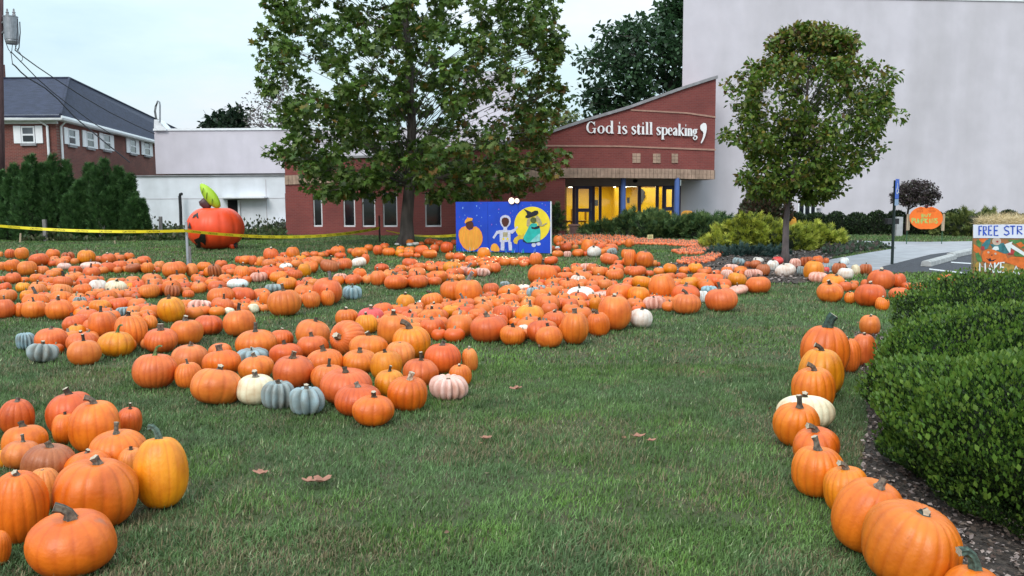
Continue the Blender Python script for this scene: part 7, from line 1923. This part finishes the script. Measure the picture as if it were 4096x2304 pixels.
for pn, L_ in groups.items():
    looks = {}
    for r in L_: looks[look(r)] = looks.get(look(r), 0) + 1
    L_.sort(key=lambda r: -r['y'] * -1)
    rows = [L_[i:i + 10] for i in range(0, len(L_), 10)]
    for ri, row in enumerate(rows):
        row.sort(key=lambda r: r['x'])
        for ci, r in enumerate(row):
            if looks[look(r)] == 1:
                r['label'] = 'only %s in the %s' % (look(r), pn)
                if len(r['label'].split()) > 16: r['label'] = r['label'].replace(' pumpkin with', ' pumpkin,').replace(' in the', ', in')
            else:
                lk = look(r)
                r['label'] = '%s, %s from left, %s, %s' % (lk.replace(' pumpkin with', ' pumpkin,'), ORD[ci], ROW[ri], pn)
                if len(r['label'].split()) > 16: r['label'] = '%s pumpkin, %s from left, %s, %s' % (lk.split(' pumpkin')[0], ORD[ci], ROW[ri], pn)
rr_ = random.Random(11)
def jitcol(c, r_=rr_):
    k = r_.uniform(.88, 1.08); h = r_.uniform(-.14, .16)
    return (min(1, c[0] * k), min(1, c[1] * k * (1 + h)), min(1, c[2] * k * (1 + h * 1.5)), 1)
SUNK = .012
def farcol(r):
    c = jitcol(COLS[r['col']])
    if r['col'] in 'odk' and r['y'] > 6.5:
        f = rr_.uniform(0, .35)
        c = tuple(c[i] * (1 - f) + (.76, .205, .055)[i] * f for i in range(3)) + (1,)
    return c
placed = 0
for r in recs:
    if not r['single']: continue
    deep = r['col'] == 'b' or (r['col'] == 'p' and rr_.random() < .6) or (r['col'] in 'wc' and rr_.random() < .2) or (r['col'] == 't' and rr_.random() < .5)
    me = rr_.choice(deep_b if deep else smooth_b)
    o = bpy.data.objects.new(ONAME[r['col']], me); COL.objects.link(o)
    a, c = r['a'] * .99, r['c'] * (1.12 if deep else 1.05)
    o.scale = (a, a * rr_.uniform(.94, 1.06), c)
    tilt = 0.07 if r['w'] > 120 else .10
    o.rotation_euler = (rr_.gauss(0, tilt), rr_.gauss(0, tilt), rr_.uniform(0, 6.28))
    if r['key'] == 'G' and r['stem'] in ('star', 's') and r['base'] > 2000: o.rotation_euler = (.24, .16, 0.4)
    if r['key'] == 'E': o.rotation_euler.z = rr_.uniform(0, 6.28)
    z0 = -SUNK
    if r['stem'] == 'F':
        # lying on its side, stem towards the viewer
        o.scale = (c * .98, c * .98, a * .92); o.rotation_euler = (math.radians(78), 0, math.radians(-28))
        fw = Matrix.Rotation(math.radians(-28), 3, 'Z') @ Matrix.Rotation(math.radians(78), 3, 'X') @ Vector((0, 0, 1))
        o.location = Vector((r['x'], r['y'], c * .98 - .01)) - fw * (a * .92)
    else:
        R_ = Euler(o.rotation_euler).to_matrix()
        # keep the body's centre over its place after the tilt
        o.location = Vector((r['x'], r['y'], c + z0)) - R_ @ Vector((0, 0, c))
    o.color = farcol(r)
    tag(o, r['label'], 'pumpkin', 'pumpkins in the ' + r['patch'])
    r['obj'] = o
    st = rr_.choice(STEMS[r['stem']])
    s = bpy.data.objects.new('stem', st); COL.objects.link(s)
    s.parent = o
    sx_, sy_, sz_ = o.scale
    u_ = min(a, c * 1.25) * rr_.uniform(1.0, 1.38)
    if r['stem'] in ('G', 'C', 'star', 'F', 'r', 'g', 'l', 'L'): u_ = a * 1.08
    s.scale = (u_ / sx_, u_ / sy_, u_ / sz_)
    s.location = (0, 0, 1.84 if not deep else 1.70)
    s.rotation_euler = (0, 0, (-o.rotation_euler.z + rr_.gauss(0, .25)) if r['stem'] in ('l', 'L', 'C', 'G', 'g', 'B', 'c', 'w') else rr_.uniform(0, 6.28))
    if r['key'] == 'G' and r['stem'] == 'C': s.scale = (1.5 * u_ / sx_, 1.5 * u_ / sy_, 1.25 * u_ / sz_)
    cc = rr_.choice(SCOL[r['stem']]); k_ = rr_.uniform(.7, 1.3)
    s.color = (cc[0] * k_, cc[1] * k_, cc[2] * k_, 1)
    placed += 1

# ---- the rest: past the 300 largest, and the mass of pie pumpkins, joined
def lowpump(n=20, m=9, ribs=10):
    vs = []; 
    for i in range(m + 1):
        p = PI * i / m; s, c = math.sin(p), math.cos(p)
        for j in range(n):
            th = 2 * PI * j / n; rb = 1 - .07 * (j % 2)
            z = c - (.2 * math.exp(-(s / .3) ** 2) if c > 0 else 0)
            vs.append((s ** .85 * rb * math.cos(th) if s > 0 else 0, s ** .85 * rb * math.sin(th) if s > 0 else 0, 1 + z))
    fs = []
    for i in range(m):
        for j in range(n):
            a, b_, c_, d_ = i * n + j, (i + 1) * n + j, (i + 1) * n + (j + 1) % n, i * n + (j + 1) % n
            fs += [(a, b_, c_), (a, c_, d_)]
    return np.array(vs), np.array(fs)
def lowstem():
    vs = []; 
    for (z, r, dx) in ((-.1, .2, 0), (.12, .11, .02), (.55, .10, .1)):
        for j in range(5): vs.append((dx + r * math.cos(j * 1.257), r * math.sin(j * 1.257), 1.78 + z))
    fs = []
    for i in range(2):
        for j in range(5):
            a, b_, c_, d_ = i * 5 + j, i * 5 + (j + 1) % 5, (i + 1) * 5 + (j + 1) % 5, (i + 1) * 5 + j
            fs += [(a, b_, c_), (a, c_, d_)]
    fs += [(10, 11, 12), (10, 12, 13), (10, 13, 14)]
    return np.array(vs), np.array(fs)
def mass(name, lab, items, hi=False, stemh=1.0):
    bv, bf = lowpump(26, 12) if hi else lowpump(12, 6)
    sv_, sf = lowstem()
    n = len(items)
    X = np.array([[i[0], i[1], i[2]] for i in items]); A_ = np.array([i[3] for i in items]); C_ = np.array([i[4] for i in items]); col = np.array([i[5] for i in items])
    th = rng.random(n) * 6.28; c, s = np.cos(th), np.sin(th)
    def inst(v, f):
        vx = (v[None, :, 0] * c[:, None] - v[None, :, 1] * s[:, None]) * A_[:, None] + X[:, 0, None]
        vy = (v[None, :, 0] * s[:, None] + v[None, :, 1] * c[:, None]) * A_[:, None] + X[:, 1, None]
        vz = v[None, :, 2] * C_[:, None] + X[:, 2, None]
        return np.stack([vx, vy, vz], 2).reshape(-1, 3), (f[None] + (np.arange(n) * len(v))[:, None, None]).reshape(-1, 3)
    V1, F1 = inst(bv, bf)
    v2 = sv_.copy(); v2[:, 2] = 1.78 + (v2[:, 2] - 1.78) * stemh
    V2, F2 = inst(v2, sf)
    C1 = np.repeat(col, len(bv), 0); sc_ = np.array([[.16, .13, .09], [.10, .075, .05], [.26, .22, .15], [.12, .14, .07]])[rng.integers(0, 4, n)]
    C2 = np.repeat(sc_, len(sv_), 0)
    V = np.concatenate([V1, V2]); Fc = np.concatenate([F1, F2 + len(V1)]); C = np.concatenate([C1, C2])
    o = np_mesh(name, V, Fc, C, M_pump2, smooth=True); o['kind'] = 'stuff'; o['label'] = lab
    return o
items = [(r['x'], r['y'], -SUNK, r['a'], r['c'], farcol(r)[:3]) for r in recs if not r['single']]
# small ones tucked into the holes inside the drifts
RX_ = np.array([[r['x'], r['y'], r['a']] for r in recs]); far_ = [r for r in recs if r['y'] > 5.5 and r['patch'] not in ('ring round the small tree', 'line beside the boxwood', 'central heap')]
nf = 0
for _ in range(9000):
    q = rr_.choice(far_); an = rr_.uniform(.075, .135)
    th_ = rr_.uniform(0, 6.28); d_ = (q['a'] + an) * rr_.uniform(.88, 1.15)
    x, y = q['x'] + d_ * math.cos(th_), q['y'] + d_ * math.sin(th_)
    dx = RX_[:, 0] - x; dy = RX_[:, 1] - y; dd = np.hypot(dx, dy)
    if (dd < .84 * (RX_[:, 2] + an)).any(): continue
    nb = dd < .62 + an
    if nb.sum() < 4: continue
    if math.hypot((dx[nb] / dd[nb]).mean(), (dy[nb] / dd[nb]).mean()) > .42: continue
    # close in front and behind
    if not ((dy[nb] < -.05).any() and (dy[nb] > .05).any() and (dx[nb] < -.05).any() and (dx[nb] > .05).any()): continue
    RX_ = np.vstack([RX_, [x, y, an]]); nf += 1
    items.append((x, y, -SUNK, an, an * rr_.uniform(.66, .9), farcol(dict(col=rr_.choice('oddko'), y=y))[:3]))
print('FILL', nf)
mass('small_orange_pumpkins', 'smaller orange pumpkins filling the drifts between the large ones', items, True, .8)
# strips of tiny pie pumpkins (outlines surveyed on the ground)
pie = []
def fillpoly(px, step, a0, col, jit=.35):
    P = [gnd(*p) for p in px]; poly = [(p.x, p.y) for p in P]
    x0, x1 = min(p[0] for p in poly), max(p[0] for p in poly); y0, y1 = min(p[1] for p in poly), max(p[1] for p in poly)
    xs = np.arange(x0, x1, step); ys = np.arange(y0, y1, step)
    gx, gy = np.meshgrid(xs, ys); gx = gx.ravel() + rng.normal(size=gx.size) * step * .16; gy = gy.ravel() + rng.normal(size=gy.size) * step * .16
    k = in_poly(gx, gy, poly)
    for x, y in zip(gx[k], gy[k]):
        a = a0 * rr_.uniform(.78, 1.12)
        if any(abs(x - r['x']) < r['a'] + a and abs(y - r['y']) < r['a'] + a for r in recs): continue
        cc = rr_.choice(col)
        pie.append((x, y, -.006, a, a * rr_.uniform(.75, .95), jitcol(cc)[:3]))
PK = [(.78, .17, .05), (.80, .20, .065), (.74, .13, .035)]
fillpoly([(2520, 958), (2620, 963), (2740, 969), (2850, 974), (2868, 985), (2830, 991), (2740, 989), (2640, 982), (2520, 980)], .125, .060, PK)
fillpoly([(2682, 1012), (2725, 1003), (2790, 990), (2830, 988), (2868, 990), (2862, 1004), (2800, 1022), (2720, 1021)], .125, .060, PK)
fillpoly([(2704, 1055), (2740, 1040), (2800, 1036), (2850, 1018), (2892, 1012), (2893, 1022), (2845, 1050), (2790, 1058), (2712, 1060)], .125, .060, PK)
fillpoly([(2225, 955), (2300, 950), (2420, 950), (2530, 955), (2530, 985), (2440, 985), (2360, 980), (2300, 985), (2230, 990)], .20, .090, [(.78, .155, .03), (.80, .18, .04)])
mass('pie_pumpkins', 'mass of tiny pie pumpkins laid out in curving strips', pie, False, 1.5)
print('PUMPKINS', len(recs), 'single', placed, 'stuff', len(items), 'pie', len(pie))
